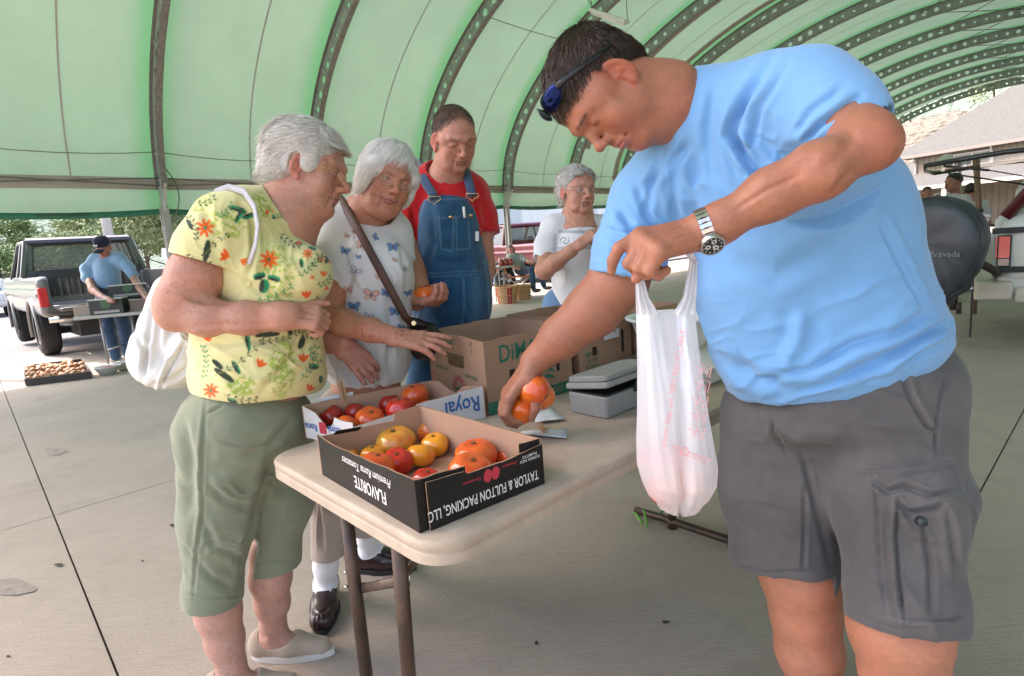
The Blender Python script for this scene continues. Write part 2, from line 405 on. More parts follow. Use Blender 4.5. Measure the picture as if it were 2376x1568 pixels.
def fabric_nodes(m, dcol, tcol, drib=None, trib=None):
 n = m.node_tree.nodes; L = m.node_tree.links; n.remove(n['Principled BSDF']); out = n['Material Output']
 d = n.new('ShaderNodeBsdfDiffuse'); t = n.new('ShaderNodeBsdfTranslucent'); x = n.new('ShaderNodeMixShader'); x.inputs[0].default_value = .13
 tc = n.new('ShaderNodeTexCoord'); no = n.new('ShaderNodeTexNoise'); no.inputs['Scale'].default_value = 1.1; no.inputs['Detail'].default_value = 5
 L.new(tc.outputs['Object'], no.inputs['Vector'])
 r = n.new('ShaderNodeMapRange'); r.inputs[1].default_value = .35; r.inputs[2].default_value = .65; L.new(no.outputs[0], r.inputs[0])
 for sh, c in ((d, dcol), (t, tcol)):
  a = n.new('ShaderNodeMix'); a.data_type = 'RGBA'; a.inputs[6].default_value = (*[q * .93 for q in c], 1); a.inputs[7].default_value = (*c, 1); L.new(r.outputs[0], a.inputs[0]); o_ = a.outputs[2]
  if drib:        # deeper green beside the ribs, paler across the middle of each bay
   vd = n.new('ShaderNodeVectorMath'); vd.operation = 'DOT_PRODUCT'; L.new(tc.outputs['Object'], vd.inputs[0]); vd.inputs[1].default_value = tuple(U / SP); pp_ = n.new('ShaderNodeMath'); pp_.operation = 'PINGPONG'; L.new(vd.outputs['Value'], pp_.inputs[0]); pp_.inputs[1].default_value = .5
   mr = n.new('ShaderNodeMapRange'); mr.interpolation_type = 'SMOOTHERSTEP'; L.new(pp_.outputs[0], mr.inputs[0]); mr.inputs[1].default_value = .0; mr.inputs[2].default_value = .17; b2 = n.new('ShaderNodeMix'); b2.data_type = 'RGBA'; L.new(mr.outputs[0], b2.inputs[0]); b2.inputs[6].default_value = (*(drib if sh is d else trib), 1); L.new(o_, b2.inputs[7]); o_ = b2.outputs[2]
  L.new(o_, sh.inputs[0])
 wv = n.new('ShaderNodeTexNoise'); wv.inputs['Scale'].default_value = 2.2; L.new(tc.outputs['Object'], wv.inputs['Vector'])
 bp = n.new('ShaderNodeBump'); bp.inputs['Strength'].default_value = .6; bp.inputs['Distance'].default_value = .10; L.new(wv.outputs[0], bp.inputs['Height']); L.new(bp.outputs[0], d.inputs['Normal'])
 L.new(d.outputs[0], x.inputs[1]); L.new(t.outputs[0], x.inputs[2]); L.new(x.outputs[0], out.inputs[0])
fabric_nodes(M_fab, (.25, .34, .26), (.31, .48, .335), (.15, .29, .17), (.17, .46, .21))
M_fab2 = bpy.data.materials.new('canopy_patch'); M_fab2.use_nodes = True; fabric_nodes(M_fab2, (.40, .36, .31), (.36, .33, .29))
M_hem = mat('canopy_hem', (.03, .16, .09), .7)
M_cab = mat('steel_cable', (.16, .15, .13), .5, metal=.6)
P3 = lambda i, p: B0 + U * SP * i + V_ * p[0] + np.array([0, 0, p[1]])
HEMZ = 2.06
# cover: slightly drawn in between the ribs
sec = [(HEMZ + (Z0 - HEMZ) * k / 3, 'L') for k in range(3)]
ns = 72; G = []
i0, i1 = -2, 13
cols = np.linspace(i0, i1, (i1 - i0) * 8 + 1)
for ci in cols:
 fr = ci - math.floor(ci + 1e-6); sag = .10 * (4 * fr * (1 - fr)) ** .8; row = []
 hem = .045 * 4 * fr * (1 - fr)
 for k in range(3): row.append(P3(ci, (-.05 + sag * .3, HEMZ - hem + (Z0 - HEMZ + hem) * k / 3)))
 for k in range(ns + 1):
  p, nn = arc_s(ds[-1] * k / ns); row.append(P3(ci, p + nn * (.06 - sag)))
 for k in range(3): row.append(P3(ci, (2 * HW + .05 - sag * .3, Z0 - (Z0 - HEMZ + hem) * (k + 1) / 3)))
 G.append(row)
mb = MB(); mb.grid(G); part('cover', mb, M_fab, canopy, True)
G = np.array(G)
for side in (0, -1):        # dark hem and its rope pocket
 mb = MB(); a = G[:, side] + V_ * (-.02 if side == 0 else .02)
 mb.grid([a + np.array([0, 0, .055]), a - np.array([0, 0, .03])]); o = part('hem', mb, M_hem, canopy, True); md = o.modifiers.new('th', 'SOLIDIFY'); md.thickness = .02
 mb = MB(); a = (G[:, 3 if side == 0 else -4]) + V_ * (.03 if side == 0 else -.03)
 mb.grid([a + np.array([0, 0, .17]), a + np.array([0, 0, .0])]); o = part('fabric_band', mb, M_fab2, canopy, True)
mb = MB()                    # welded seams halfway between the ribs
for ci in np.arange(i0, i1) + .56:
 A = [];
 fr = ci - math.floor(ci); sag = .10 * (4 * fr * (1 - fr)) ** .8
 for k in range(ns + 1):
  p, nn = arc_s(ds[-1] * k / ns); q = p + nn * (.06 - sag - .012); A.append([P3(ci, q) - U * .010, P3(ci, q) + U * .010])
 mb.grid(A)
part('seam', mb, mat('seam_tape', (.36, .34, .30), .7), canopy, True)
for ci, s0, s1, w in ((4.2, 1.2, 3.3, .1), (4.22, 3.6, 6.2, .09), (4.85, .4, 6.5, .11), (5.16, 2.0, 6.4, .09), (4.05, 0, .9, .16)):
 A = []; fr = ci - math.floor(ci); sag = .10 * (4 * fr * (1 - fr)) ** .8          # repair patches
 for k in range(13):
  p, nn = arc_s(s0 + (s1 - s0) * k / 12); q = p + nn * (.06 - sag - .016); A.append([P3(ci, q) - U * w, P3(ci, q) + U * w])
 mb = MB(); mb.grid(A); part('repair_patch', mb, M_fab2, canopy, True)
# one rib: web with round holes, two flanges
def rib_mesh():
 mb = MB(); step = .26; n = int(ds[-1] / step); D = .27; th = .004
 rad = [.052, .04, .03, .03, .04, .052, .062, .06]
 for k in range(n):
  s0, s1 = ds[-1] * k / n, ds[-1] * (k + 1) / n
  def P(a, b, side):
   p, nn = arc_s(s0 + (s1 - s0) * a); q = p - nn * D * b; return V_ * q[0] + np.array([0, 0, q[1]]) + U * th * side
  r = rad[k % 8]; m = 16
  for side in (-1, 1):
   V = []
   for j in range(m):
    a = 2 * math.pi * j / m + math.pi / 4; ca, sa = math.cos(a), math.sin(a); q = max(abs(ca), abs(sa))
    V.append(P(.5 + .5 * ca / q, .5 + .5 * sa / q, side))
   for j in range(m):
    a = 2 * math.pi * j / m + math.pi / 4; V.append(P(.5 + r / step * math.cos(a), .5 + r / D * math.sin(a), side))
   F = [(j, (j + 1) % m, m + (j + 1) % m, m + j) for j in range(m)]
   mb.add(V, F if side < 0 else [f[::-1] for f in F])
 mb.mi = 1
 for b in (0., 1.):
  A = []; kk = 90;
  for k in range(kk + 1):
   p, nn = arc_s(ds[-1] * k / kk); q0 = p - nn * (D * b + (.006 if b else -.006)); q1 = p - nn * (D * b - (.006 if b else -.006)); w = .045
   A.append([V_ * q[0] + np.array([0, 0, q[1]]) + U * sgn for q, sgn in ((q0, -w), (q0, w), (q1, w), (q1, -w))])
  mb.grid(A, wrap=True)
 mb.mi = 0
 for k in range(2, n, 6):       # splice brackets
  p, nn = arc_s(ds[-1] * k / n); c = V_ * (p - nn * D / 2)[0] + np.array([0, 0, (p - nn * D / 2)[1]]); T = N(np.array(V_ * nn[1]) - np.array([0, 0, nn[0]])); NN = V_ * nn[0] + np.array([0, 0, nn[1]])
  mb.box((-.02, -.02, -D / 2), (.02, .02, D / 2), o=c, X=U, Y=T, Z=NN)
 return mb.data('rib', [M_steel, M_fl])
rib_me = rib_mesh()
def col_mesh(side):
 mb = MB()
 if 1:
  v = .04 if side == 0 else 2 * HW - .04; sgn = 1 if side == 0 else -1
  c = V_ * v
  # tapered bracket then light H column
  for e in (-1, 1):
   mb.box((-.05, -.004, .0), (.05, .004, Z0 - .25), o=c + V_ * e * .055 * 1, X=U, Y=V_)
  mb.box((-.004, -.055, .0), (.004, .055, Z0 - .25), o=c, X=U, Y=V_)
  mb.prism([(-.06, Z0 - .3), (.06, Z0 - .3), (.06 if sgn < 0 else .27, Z0 + .06), (-.27 if sgn < 0 else -.06, Z0 + .06)], -.02, .02, o=c, X=V_, Y=(0, 0, 1), Z=U)
  mb.box((-.11, -.11, .0), (.11, .11, .015), o=c, X=U, Y=V_)
  mb.tube([c + V_ * sgn * .10 + np.array([0, 0, Z0 - .3]), c + V_ * sgn * .10 + np.array([0, 0, Z0 + .15])], .022, 8)
  mb.lathe([(.03, 0), (.045, .02), (.03, .05)], c + V_ * sgn * .10 + np.array([0, 0, Z0 - .31]), n=10)
 return mb.data('column', mat('galvanised_column', (.42, .42, .4), .5, metal=.5, var=.2, vscale=20))
col_me = [col_mesh(0), col_mesh(1)]
for i in range(-2, 14):
 link('rib', rib_me, canopy, tuple(U * SP * i)); [link('column', c_, canopy, tuple(U * SP * i)) for c_ in col_me]
# bracing cables between the ribs
def cable(i, sA, j, sB, sag=.0, off=.33, r=.009):
 def P(i, s): p, nn = arc_s(s); return P3(i, p - nn * off)
 a, b = P(i, sA), P(j, sB); mb = MB(); mb.tube([a + (b - a) * t - np.array([0, 0, 4 * sag * t * (1 - t)]) for t in np.linspace(0, 1, 7)], r, 5); part('brace_cable', mb, M_cab, canopy, True)
for i in range(-1, 13):
 cable(i, .05, i + 1, .17, off=.1); cable(i, .17, i + 1, .05, off=.1); cable(i, .55, i + 1, .55, .07, off=.06, r=.006)
 if i not in (0, 1):
  for q in (3.6,) if i > 2 else (4.9,):
   cable(i, q + .5, i + 1, q - .35, 0, .26); cable(i, q - .35, i + 1, q + .5, 0, .26)
   cable(i, q - 1.1, i + 1, q - 1.1, .03, .2, .007)
 cable(i, ds[-1] / 2 - 1.0, i + 1, ds[-1] / 2 + 1.0, 0, .1, .012); cable(i, ds[-1] / 2 + 1.0, i + 1, ds[-1] / 2 - 1.0, 0, .1, .012)
mb = MB()       # down cable beside the nearest column
p = P3(0, (.1, 2.75)) + U * .06; mb.tube([p + U * .16 * math.sin(t * 3.1) + np.array([0, 0, -t * .85]) for t in np.linspace(0, 1, 10)], .008, 6); part('brace_cable', mb, M_cab, canopy, True)
# end frame struts of the far arch
mb = MB()
for s in np.linspace(1.5, ds[-1] - 1.5, 11):
 p, nn = arc_s(s); q, n2 = arc_s(s + .55)
 mb.tube([P3(13, p - nn * .05), P3(12.55, q - n2 * .16)], .028, 6)
part('end_strut', mb, M_steel, canopy, True)
# tube lamp under the fabric
a = at(1372, 22, 9.2); b = at(1455, 50, 8.6)
lamp = thing('tube_lamp', 'white strip lamp hanging between the canopy ribs above the young man', 'lamp', tuple((a + b) / 2))
mb = MB(); X, Y, Z = frame(b - a); mb.box((-.05, -.03, 0), (.05, .02, np.linalg.norm(b - a)), o=a, X=X, Y=Y, Z=Z); part('housing', mb, mat('lamp_white', (.7, .7, .66), .5), lamp)
mb = MB(); mb.tube([a + Z * .03 - Y * .045, b - Z * .03 - Y * .045], .02, 10); part('tube', mb, mat('lamp_tube', (.8, .8, .78), .2), lamp, True)
mb = MB(); mb.tube([a + Y * .02, a + np.array([0, 0, .35])], .006, 5); mb.tube([b + Y * .02, b + np.array([0, 0, .35])], .006, 5); part('hanger', mb, M_cab, lamp)
# ================================================================ the selling table and what stands on it
TU = np.array([.731, .682, 0]); TV = np.array([-.682, .731, 0]); T0 = np.array([-.148, .868, 0]); ZT = .74; TL, TW = 1.83, .725
tp = lambda a, b, z=ZT: T0 + TU * a + TV * b + np.array([0, 0, z])
M_plast = mat('table_plastic', (.50, .40, .30), .55, bump=.35, bscale=160, var=.1, vscale=12, col2=(.36, .285, .21), bdist=.002)
M_legm = mat('leg_steel', (.055, .045, .038), .38, metal=.5, bump=.2, bscale=60, col2=(.12, .07, .045), vscale=14)
M_scuff = mat('worn_steel', (.13, .1, .075), .45, metal=.6, var=.4, vscale=30)
def rrect(L, W, r, inset=0, n=8):
 P = []
 for cx, cy, a0 in ((L - r, r, -90), (L - r, W - r, 0), (r, W - r, 90), (r, r, 180)):
  for k in range(n + 1): a = R_(a0 + 90 * k / n); P.append((cx + (r - inset) * math.cos(a), cy + (r - inset) * math.sin(a)))
 return P
table = thing('folding_table', 'long beige plastic folding table on dark steel legs in front of the two elderly women', 'table', tuple(tp(.9, .37, 0)))
mb = MB(); prof = [(.02, -.047), (.006, -.047), (.0, -.043), (.001, -.026), (.0035, -.024), (.0035, -.021), (.001, -.018), (.0, -.008), (.003, -.0025), (.008, 0)]
rings = [[tp(x, y, ZT + z) for x, y in rrect(TL, TW, .075, ins)] for ins, z in prof]
mb.grid(rings, wrap=True); nn = len(rings[0]); mb.f.append([len(prof) * nn - nn + i for i in range(nn)]); mb.m.append(0); mb.f.append([i for i in range(nn)][::-1]); mb.m.append(0)
part('tabletop', mb, M_plast, table, auto=40)
def leg(a, b, a2, b2, z1=.69):
 m = MB(); m.tube([tp(a, b, z1), tp(a2, b2, .03)], .0165, 14); m.lathe([(.0, 0), (.019, 0), (.02, .035), (.0165, .04)], tp(a2, b2, 0), n=14); part('leg', m, M_legm, table, True)
leg(.10, .52, .105, .535); leg(.10, .285, .12, .36)
m = MB(); m.tube([tp(.10, .56, .69), tp(.10, .25, .69)], .013, 10); part('leg_rail', m, M_legm, table, True)
m = MB(); m.tube([tp(1.5, .68, .025), tp(1.5, .55, .03), tp(1.5, .1, .03)], .0165, 12); part('foot_bar', m, M_legm, table, True)
for b in (.5, .24): leg(1.5, b, 1.5, b)
# folding brace
A, B, C = tp(.112, .60 - .07, .40), tp(.115, .33, .50), tp(.30, .30, .68)
X = N(B - A); m = MB(); m.tube([A, A + (B - A) * .5, B], .012, 8, flat=.3, up=TU); m.tube([B + TU * .01, C], .012, 8, flat=.4, up=TV)
m.lathe([(.0, -.02), (.009, -.02), (.011, 0), (.009, .02), (0, .02)], A, ax=TU, n=12); m.tube([B, tp(.125, .33, .33)], .008, 8, flat=.4, up=TU)
part('brace', m, M_scuff, table, True)
m = MB(); q = (B + tp(.13, .31, .52)) / 2; m.tube([q + .022 * (math.cos(t) * np.array([0, 0, 1]) + math.sin(t) * TV) for t in np.linspace(0, 2 * math.pi, 17)[:-1]], .003, 6, closed=True)
part('lock_ring', m, mat('bright_steel', (.55, .53, .5), .25, metal=1), table, True)
for p in (tp(.089, .528, .46), tp(.087, .532, .42)):
 m = MB(); m.ball(p - TU * .005 - TV * 0, .005, 10, 6); part('rivet', m, MATS['bright_steel'], table, True)
# ---------------------------------------------------------------- cardboard boxes
M_card = mat('cardboard', (.42, .25, .15), .85, bump=.3, bscale=90, col2=(.34, .20, .12), vscale=5, bdist=.002)
M_cardin = mat('cardboard_inner', (.46, .285, .18), .88, bump=.25, bscale=70, col2=(.38, .23, .145), vscale=4, bdist=.002)
M_blackp = mat('black_print', (.007, .0065, .006), .45, bump=.15, bscale=60, bdist=.002, col2=(.012, .011, .010), vscale=25, spec=.3)
M_whitep = mat('white_print', (.68, .66, .64), .55, bump=.15, bscale=60, bdist=.002, col2=(.6, .58, .55), vscale=10)
M_edge = mat('corrugated_edge', (.36, .21, .12), .95, bump=.8, bscale=500, bdist=.002)
M_ink = {k: mat('ink_' + k, c, .6) for k, c in dict(white=(.72, .71, .68), blue=(.03, .13, .36), green=(.02, .16, .09), red=(.45, .03, .05), dark=(.06, .05, .05)).items()}
def wall(mb, P, Q, z0, tops, th=.004, steps=None):
 """board standing between base points P and Q, with a top profile [(t,z)..]; material 0 outside, 1 inside, 2 edge. inside lies on the left of P->Q"""
 P = np.asarray(P, float); Q = np.asarray(Q, float); d = N(Q - P); n = np.array([-d[1], d[0], 0]); k = len(tops)
 X = [P + (Q - P) * t for t, z in tops]
 o = [x + np.array([0, 0, z0 - x[2]]) for x in X]; t_ = [x + np.array([0, 0, z - x[2]]) for x, (t, z) in zip(X, tops)]
 V = o + t_ + [q + n * th for q in o] + [q + n * th for q in t_]
 F0 = [(i, i + 1, k + i + 1, k + i) for i in range(k - 1)]; F1 = [(2 * k + i + 1, 2 * k + i, 3 * k + i, 3 * k + i + 1) for i in range(k - 1)]
 F2 = [(k + i, k + i + 1, 3 * k + i + 1, 3 * k + i) for i in range(k - 1)] + [(k, 0, 2 * k, 3 * k)[::-1], (2 * k - 1, k - 1, 3 * k - 1, 4 * k - 1)] + [(i + 1, i, 2 * k + i, 2 * k + i + 1) for i in range(k - 1)]
 b0 = len(mb.f); mb.add(V, F0 + F1 + F2); mb.m[b0:] = [0] * len(F0) + [1] * len(F1) + [2] * len(F2)
def torn(t0, z0, t1, z1, n=6, amp=.002, seed=0):
 r = random.Random(seed); return [(t0 + (t1 - t0) * i / n, z0 + (z1 - z0) * i / n + (r.uniform(-amp, amp) if 0 < i < n else 0)) for i in range(n + 1)]
# --- black tray at the table corner
zt = ZT + .001
bb = [tp(.018, .07, zt), tp(.302, .045, zt), tp(.285, .435, zt), tp(.035, .475, zt)]     # near, right, far, left
tray = thing('tomato_tray', 'black printed cardboard tray of mixed tomatoes at the near corner of the table', 'tray', tuple(np.mean(bb, 0)))
out = .012      # walls lean outwards a little
def quadwall(P, Q, tops, name, mats=None, lab=None, flare=None):
 m = MB(); wall(m, P, Q, zt, tops); return part(name, m, mats or [M_blackp, M_cardin, M_edge], tray)
quadwall(bb[0], bb[1], torn(0, zt + .096, .36, zt + .090, 5, .0015, 1) + [(.361, zt + .072)] + torn(.362, zt + .072, .80, zt + .074, 4, .001, 2) + [(.801, zt + .096)] + torn(.802, zt + .096, 1, zt + .092, 3, .001, 3), 'panel')
quadwall(bb[1], bb[2], torn(0, zt + .092, 1, zt + .103, 14, .0008, 4), 'panel')
quadwall(bb[2], bb[3], torn(0, zt + .105, .28, zt + .100, 3, .001, 5) + [(.285, zt + .082)] + torn(.29, zt + .082, 1, zt + .088, 8, .001, 6), 'panel', [M_cardin, M_cardin, M_edge])
quadwall(bb[3], bb[0], torn(0, zt + .093, .2, zt + .086, 3, .0015, 7) + torn(.21, zt + .086, 1, zt + .096, 10, .0012, 8), 'panel')
m = MB(); m.add([q + np.array([0, 0, .002]) for q in bb], [(0, 1, 2, 3)]); m.add([q + np.array([0, 0, .0045]) for q in bb], [(0, 1, 2, 3)]); part('base', m, M_cardin, tray)
# folded outer flap of the front panel and torn corner flaps
dx = N(bb[1] - bb[0]); dn_ = np.array([dx[1], -dx[0], 0])
m = MB(); wall(m, bb[0] + dn_ * .0065 + dx * .018, bb[1] + dn_ * .0065 - dx * .003, zt, torn(0, zt + .088, .3, zt + .083, 4, .001, 11) + torn(.32, zt + .077, .6, zt + .076, 4, .0008, 12) + torn(.62, zt + .075, 1, zt + .082, 5, .001, 13), .0035)
part('front_flap', m, [M_blackp, M_edge, M_edge], tray)
m = MB(); q = bb[3] + np.array([0, 0, .088]); dl = N(bb[0] - bb[3]); dr = N(bb[2] - bb[3])
m.box((0, 0, 0), (.055, .004, .018), o=q + dl * .012 + dr * .03, X=N(dr + dl * .25), Y=np.array([-dr[1], dr[0], 0]) * -1, Z=N(np.array([0, 0, .4]) + dr * .1 + dl * .5)); part('torn_flap', m, M_blackp, tray)
# upside-down printing (the tray stands on its head)
up_ = np.array([0, 0, -1.]); X = -dx; c = (bb[0] + bb[1]) / 2 + dn_ * .0065
m = MB(); text_mb(m, 'TAYLOR & FULTON PACKING, LLC', c - dx * .002 + np.array([0, 0, .026]), X, up_, .0275, off=.0008, sx=.585, bold=.010, n=dn_); part('lettering', m, M_ink['white'], tray)
m = MB(); text_mb(m, 'PALMETTO', c + dx * .105 + np.array([0, 0, .070]), X, up_, .0075, off=.0008, n=dn_, bold=.01); text_mb(m, 'FLORIDA 34221', c + dx * .105 + np.array([0, 0, .062]), X, up_, .0075, off=.0008, n=dn_, bold=.01); part('lettering', m, M_ink['white'], tray)
m = MB(); text_mb(m, 'Premium', c + dx * .055 + np.array([0, 0, .066]), X, up_, .010, off=.0008, n=dn_, shear=.4); text_mb(m, 'Tomatoes', c - dx * .03 + np.array([0, 0, .061]), X, up_, .010, off=.0008, n=dn_, shear=.4)
for s_ in (-1, 1):
 pts = [(.0095 * math.cos(t) * (1 + .1 * math.sin(2 * t)), .0125 * math.sin(t)) for t in np.linspace(0, 2 * math.pi, 21)[:-1]]
 m.add([c + dx * (.012 + s_ * .009 + x) + np.array([0, 0, .060 + y]) + dn_ * .0009 for x, y in pts], [tuple(range(20))])
part('lettering', m, M_ink['red'], tray)
dx = N(bb[0] - bb[3]); dn_ = np.array([dx[1], -dx[0], 0]); c = (bb[0] + bb[3]) / 2; X = -dx
m = MB(); text_mb(m, 'FLAVORITE', c + dx * .03 + np.array([0, 0, .032]), X, up_, .036, off=.0008, sx=.72, bold=.012, n=dn_); text_mb(m, 'Premium Roma Tomatoes', c + dx * .02 + np.array([0, 0, .066]), X, up_, .024, off=.0008, sx=.78, n=dn_, shear=.35, bold=.004)
part('lettering', m, M_ink['white'], tray)
# --- white tray behind it
rb = [tp(.17, .57, zt), tp(.53, .48, zt), tp(.49, .685, zt), tp(.13, .77, zt)]
tray2 = thing('tomato_tray', 'white printed cardboard tray of red tomatoes behind the black tray', 'tray', tuple(np.mean(rb, 0)))
def qw(P, Q, tops, mats=None): m = MB(); wall(m, P, Q, zt, tops); return part('panel', m, mats or [M_whitep, M_cardin, M_edge], tray2)
qw(rb[0], rb[1], torn(0, zt + .055, .45, zt + .07, 5, .001, 21) + torn(.46, zt + .078, 1, zt + .092, 6, .001, 22))
qw(rb[1], rb[2], [(0, zt + .092), (.35, zt + .085), (.5, zt + .062), (.62, zt + .07), (.8, zt + .092), (1, zt + .09)])
qw(rb[2], rb[3], torn(0, zt + .09, 1, zt + .09, 10, .0008, 24), [M_card, M_cardin, M_edge])
qw(rb[3], rb[0], [(0, zt + .09), (.28, zt + .075), (.36, zt + .06), (.5, zt + .035), (.62, zt + .055), (.66, zt + .072), (.8, zt + .066), (1, zt + .066)])
m = MB(); m.add([q + np.array([0, 0, .002]) for q in rb], [(0, 1, 2, 3)]); m.add([q + np.array([0, 0, .0045]) for q in rb], [(0, 1, 2, 3)]); part('base', m, M_cardin, tray2)
dx = N(rb[1] - rb[0]); dn_ = np.array([dx[1], -dx[0], 0])
m = MB(); text_mb(m, 'Royal', rb[1] - dx * .07 + np.array([0, 0, .048]), -dx, up_, .06, n=dn_, bold=.015, sx=.8); dl = N(rb[0] - rb[3]); dn3 = np.array([dl[1], -dl[0], 0])
text_mb(m, 'Roma', rb[3] + dl * .032 + np.array([0, 0, .035]), -dl, up_, .028, n=dn3, bold=.015, sx=.8); text_mb(m, 'Royal', rb[3] + dl * .13 + np.array([0, 0, .038]), -dl, up_, .028, n=dn3, bold=.015, sx=.8)
part('lettering', m, M_ink['blue'], tray2)
m = MB(); q = rb[3] + dl * .082 + np.array([0, 0, .04]) + dn3 * .0012; m.box((-.014, -.0005, -.018), (.014, .0005, .012), o=q, X=dl, Y=dn3); part('red_emblem', m, M_ink['red'], tray2)
# --- tall tomato cartons
def carton(n, r, l, H, lab, prints=0, slots=True):
 n, r, l = [tp(*q, zt) for q in (n, r, l)]; f = r + l - n
 bx = thing('carton', lab, 'cardboard box', tuple((n + f) / 2), 'open tomato cartons on the table'); mats = [M_card, M_cardin, M_edge]
 for i, (P, Q) in enumerate(((l, n), (n, r), (r, f), (f, l))):
  m = MB(); dd = N(Q - P); nn_ = np.array([dd[1], -dd[0], 0]); Lw = np.linalg.norm(Q - P)
  if i == 0:      # end panel with a hand hole
   a, b = .36, .66; h0, h1 = zt + H * .56, zt + H * .74
   wall(m, P, P + (Q - P) * a, zt, torn(0, zt + H, 1, zt + H, 3, .001, 3)); wall(m, P + (Q - P) * b, Q, zt, torn(0, zt + H * 1.02, 1, zt + H, 3, .001, 4))
   wall(m, P + (Q - P) * a, P + (Q - P) * b, zt, [(0, h0), (.1, h0 - .004), (.9, h0 - .004), (1, h0)]); wall(m, P + (Q - P) * a, P + (Q - P) * b, h1, [(0, zt + H), (.5, zt + H * 1.01), (1, zt + H * 1.02)])
   for v in m.v[-1:]: pass
  else: wall(m, P, Q, zt, torn(0, zt + H, .45, zt + H * 1.015, 5, .001, i) + torn(.47, zt + H * 1.0, 1, zt + H, 5, .001, i + 9))
  part('panel', m, mats, bx)
  if i == 1:
   if slots:
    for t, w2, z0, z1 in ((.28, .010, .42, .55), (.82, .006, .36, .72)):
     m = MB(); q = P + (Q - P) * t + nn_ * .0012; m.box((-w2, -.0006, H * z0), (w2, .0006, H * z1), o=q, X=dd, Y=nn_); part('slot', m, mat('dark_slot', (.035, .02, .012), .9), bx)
   if prints:
    m = MB(); m.box((0, -.0007, .001), (Lw, .0007, .036), o=P + nn_ * .0016, X=dd, Y=nn_); part('green_band', m, M_ink['green'], bx)
    m = MB(); text_mb(m, 'TOMATOES', P + dd * Lw * .66 + np.array([0, 0, .018]), dd, (0, 0, 1), .022, off=.0032, sx=1.2, n=nn_); part('lettering', m, M_card, bx)
    m = MB(); text_mb(m, 'DiMARE', P + dd * Lw * .46 + np.array([0, 0, H * .78]), dd, (0, 0, 1), .072, n=nn_, sx=.85, bold=.012)
    for k in range(3):      # furrow arcs of the emblem
     a = [(math.cos(t), math.sin(t)) for t in np.linspace(.5, 2.4, 9)]; ro, ri = .03 + .0 * k, .022
     m.add([P + dd * (Lw * .68 + ro * x * 1.2) + np.array([0, 0, H * (.30 + .1 * k) - .02 + ro * y]) + nn_ * .0015 for x, y in a] + [P + dd * (Lw * .68 + ro * x * 1.2) + np.array([0, 0, H * (.30 + .1 * k) - .02 + ri * y - .002]) + nn_ * .0015 for x, y in a], [(j, j + 1, 9 + j + 1, 9 + j) for j in range(8)])
    part('lettering', m, M_ink['green'], bx)
  if i == 0 and prints:
   m = MB(); text_mb(m, 'DiMARE', P + dd * Lw * .36 + np.array([0, 0, H * .87]), dd, (0, 0, 1), .036, n=nn_, sx=.85, bold=.012)
   text_mb(m, 'CALIFORNIA', P + dd * Lw * .25 + np.array([0, 0, H * .47]), dd, (0, 0, 1), .0165, n=nn_); text_mb(m, 'TOMATOES', P + dd * Lw * .76 + np.array([0, 0, H * .46]), dd, (0, 0, 1), .0165, n=nn_)
   for k, tx in enumerate(('LUGS', 'SIZE', 'GRADE')): text_mb(m, tx, P + dd * Lw * .14 + np.array([0, 0, H * .36 - k * .011]), dd, (0, 0, 1), .009, n=nn_)
   for k, tx in enumerate(('PRODUCE', 'OF U.S.A.')): text_mb(m, tx, P + dd * Lw * .86 + np.array([0, 0, H * .34 - k * .01]), dd, (0, 0, 1), .008, n=nn_)
   for k in range(2):
    a = [(math.cos(t), math.sin(t)) for t in np.linspace(.4, 2.7, 11)]; h0 = H * .17 - .012 * k
    m.add([P + dd * (Lw * .55 + .034 * x) + np.array([0, 0, h0 + .016 * y]) + nn_ * .0015 for x, y in a] + [P + dd * (Lw * .55 + .034 * x) + np.array([0, 0, h0 + .009 * y]) + nn_ * .0015 for x, y in a], [(j, j + 1, 11 + j + 1, 11 + j) for j in range(10)])
   part('lettering', m, M_ink['green'], bx)
   m = MB()
   for k in range(9):      # sun rays
    a = math.pi * (k + .5) / 9; ca, sa = math.cos(a), math.sin(a); o_ = P + dd * Lw * .55 + np.array([0, 0, H * .22]) + nn_ * .0015
    m.add([o_ + dd * ca * .026 + np.array([0, 0, sa * .026]), o_ + dd * (ca * .034 - sa * .004) + np.array([0, 0, sa * .034 + ca * .004]), o_ + dd * ca * .05 + np.array([0, 0, sa * .05]), o_ + dd * (ca * .034 + sa * .004) + np.array([0, 0, sa * .034 - ca * .004])], [(0, 1, 2, 3)])
   m.box((-.002, -.0005, -.025), (.002, .0005, .012), o=P + dd * Lw * .06 + np.array([0, 0, H * .32]) + nn_ * .0015, X=dd, Y=nn_); part('lettering', m, M_ink['red'], bx)
   m = MB(); text_mb(m, 'K', P + dd * Lw * .80 + np.array([0, 0, H * .93]), dd, (0, 0, 1), .02, n=nn_, shear=.3); text_mb(m, '5', P + dd * Lw * .80 + np.array([0, 0, H * .84]), dd, (0, 0, 1), .02, n=nn_, shear=.3); part('marker_note', m, M_ink['dark'], bx)
  if i == 1 and not prints:
   m = MB()
   for k, tx in enumerate(('NET WT.', '25 LBS.', '11.34 Kg.')): text_mb(m, tx, P + dd * Lw * .24 + np.array([0, 0, H * .45 - .021 * k]), dd, (0, 0, 1), .018, n=nn_, bold=.02)
   part('lettering', m, M_ink['green'], bx)
 m = MB(); m.add([q + np.array([0, 0, .003]) for q in (n, r, f, l)], [(0, 1, 2, 3)]); part('base', m, M_cardin, bx)
 return bx
carton((.544, .485), (.884, .462), (.62, .86), .212, 'open brown tomato carton with green lettering and a hand hole, under the outstretched hand', 1)
carton((.93, .47), (1.20, .455), (.985, .86), .215, 'open plain brown carton with net weight print, behind the grey cash box')
carton((1.235, .47), (1.52, .46), (1.27, .80), .20, 'brown carton farthest along the table behind the white bowl', slots=False)
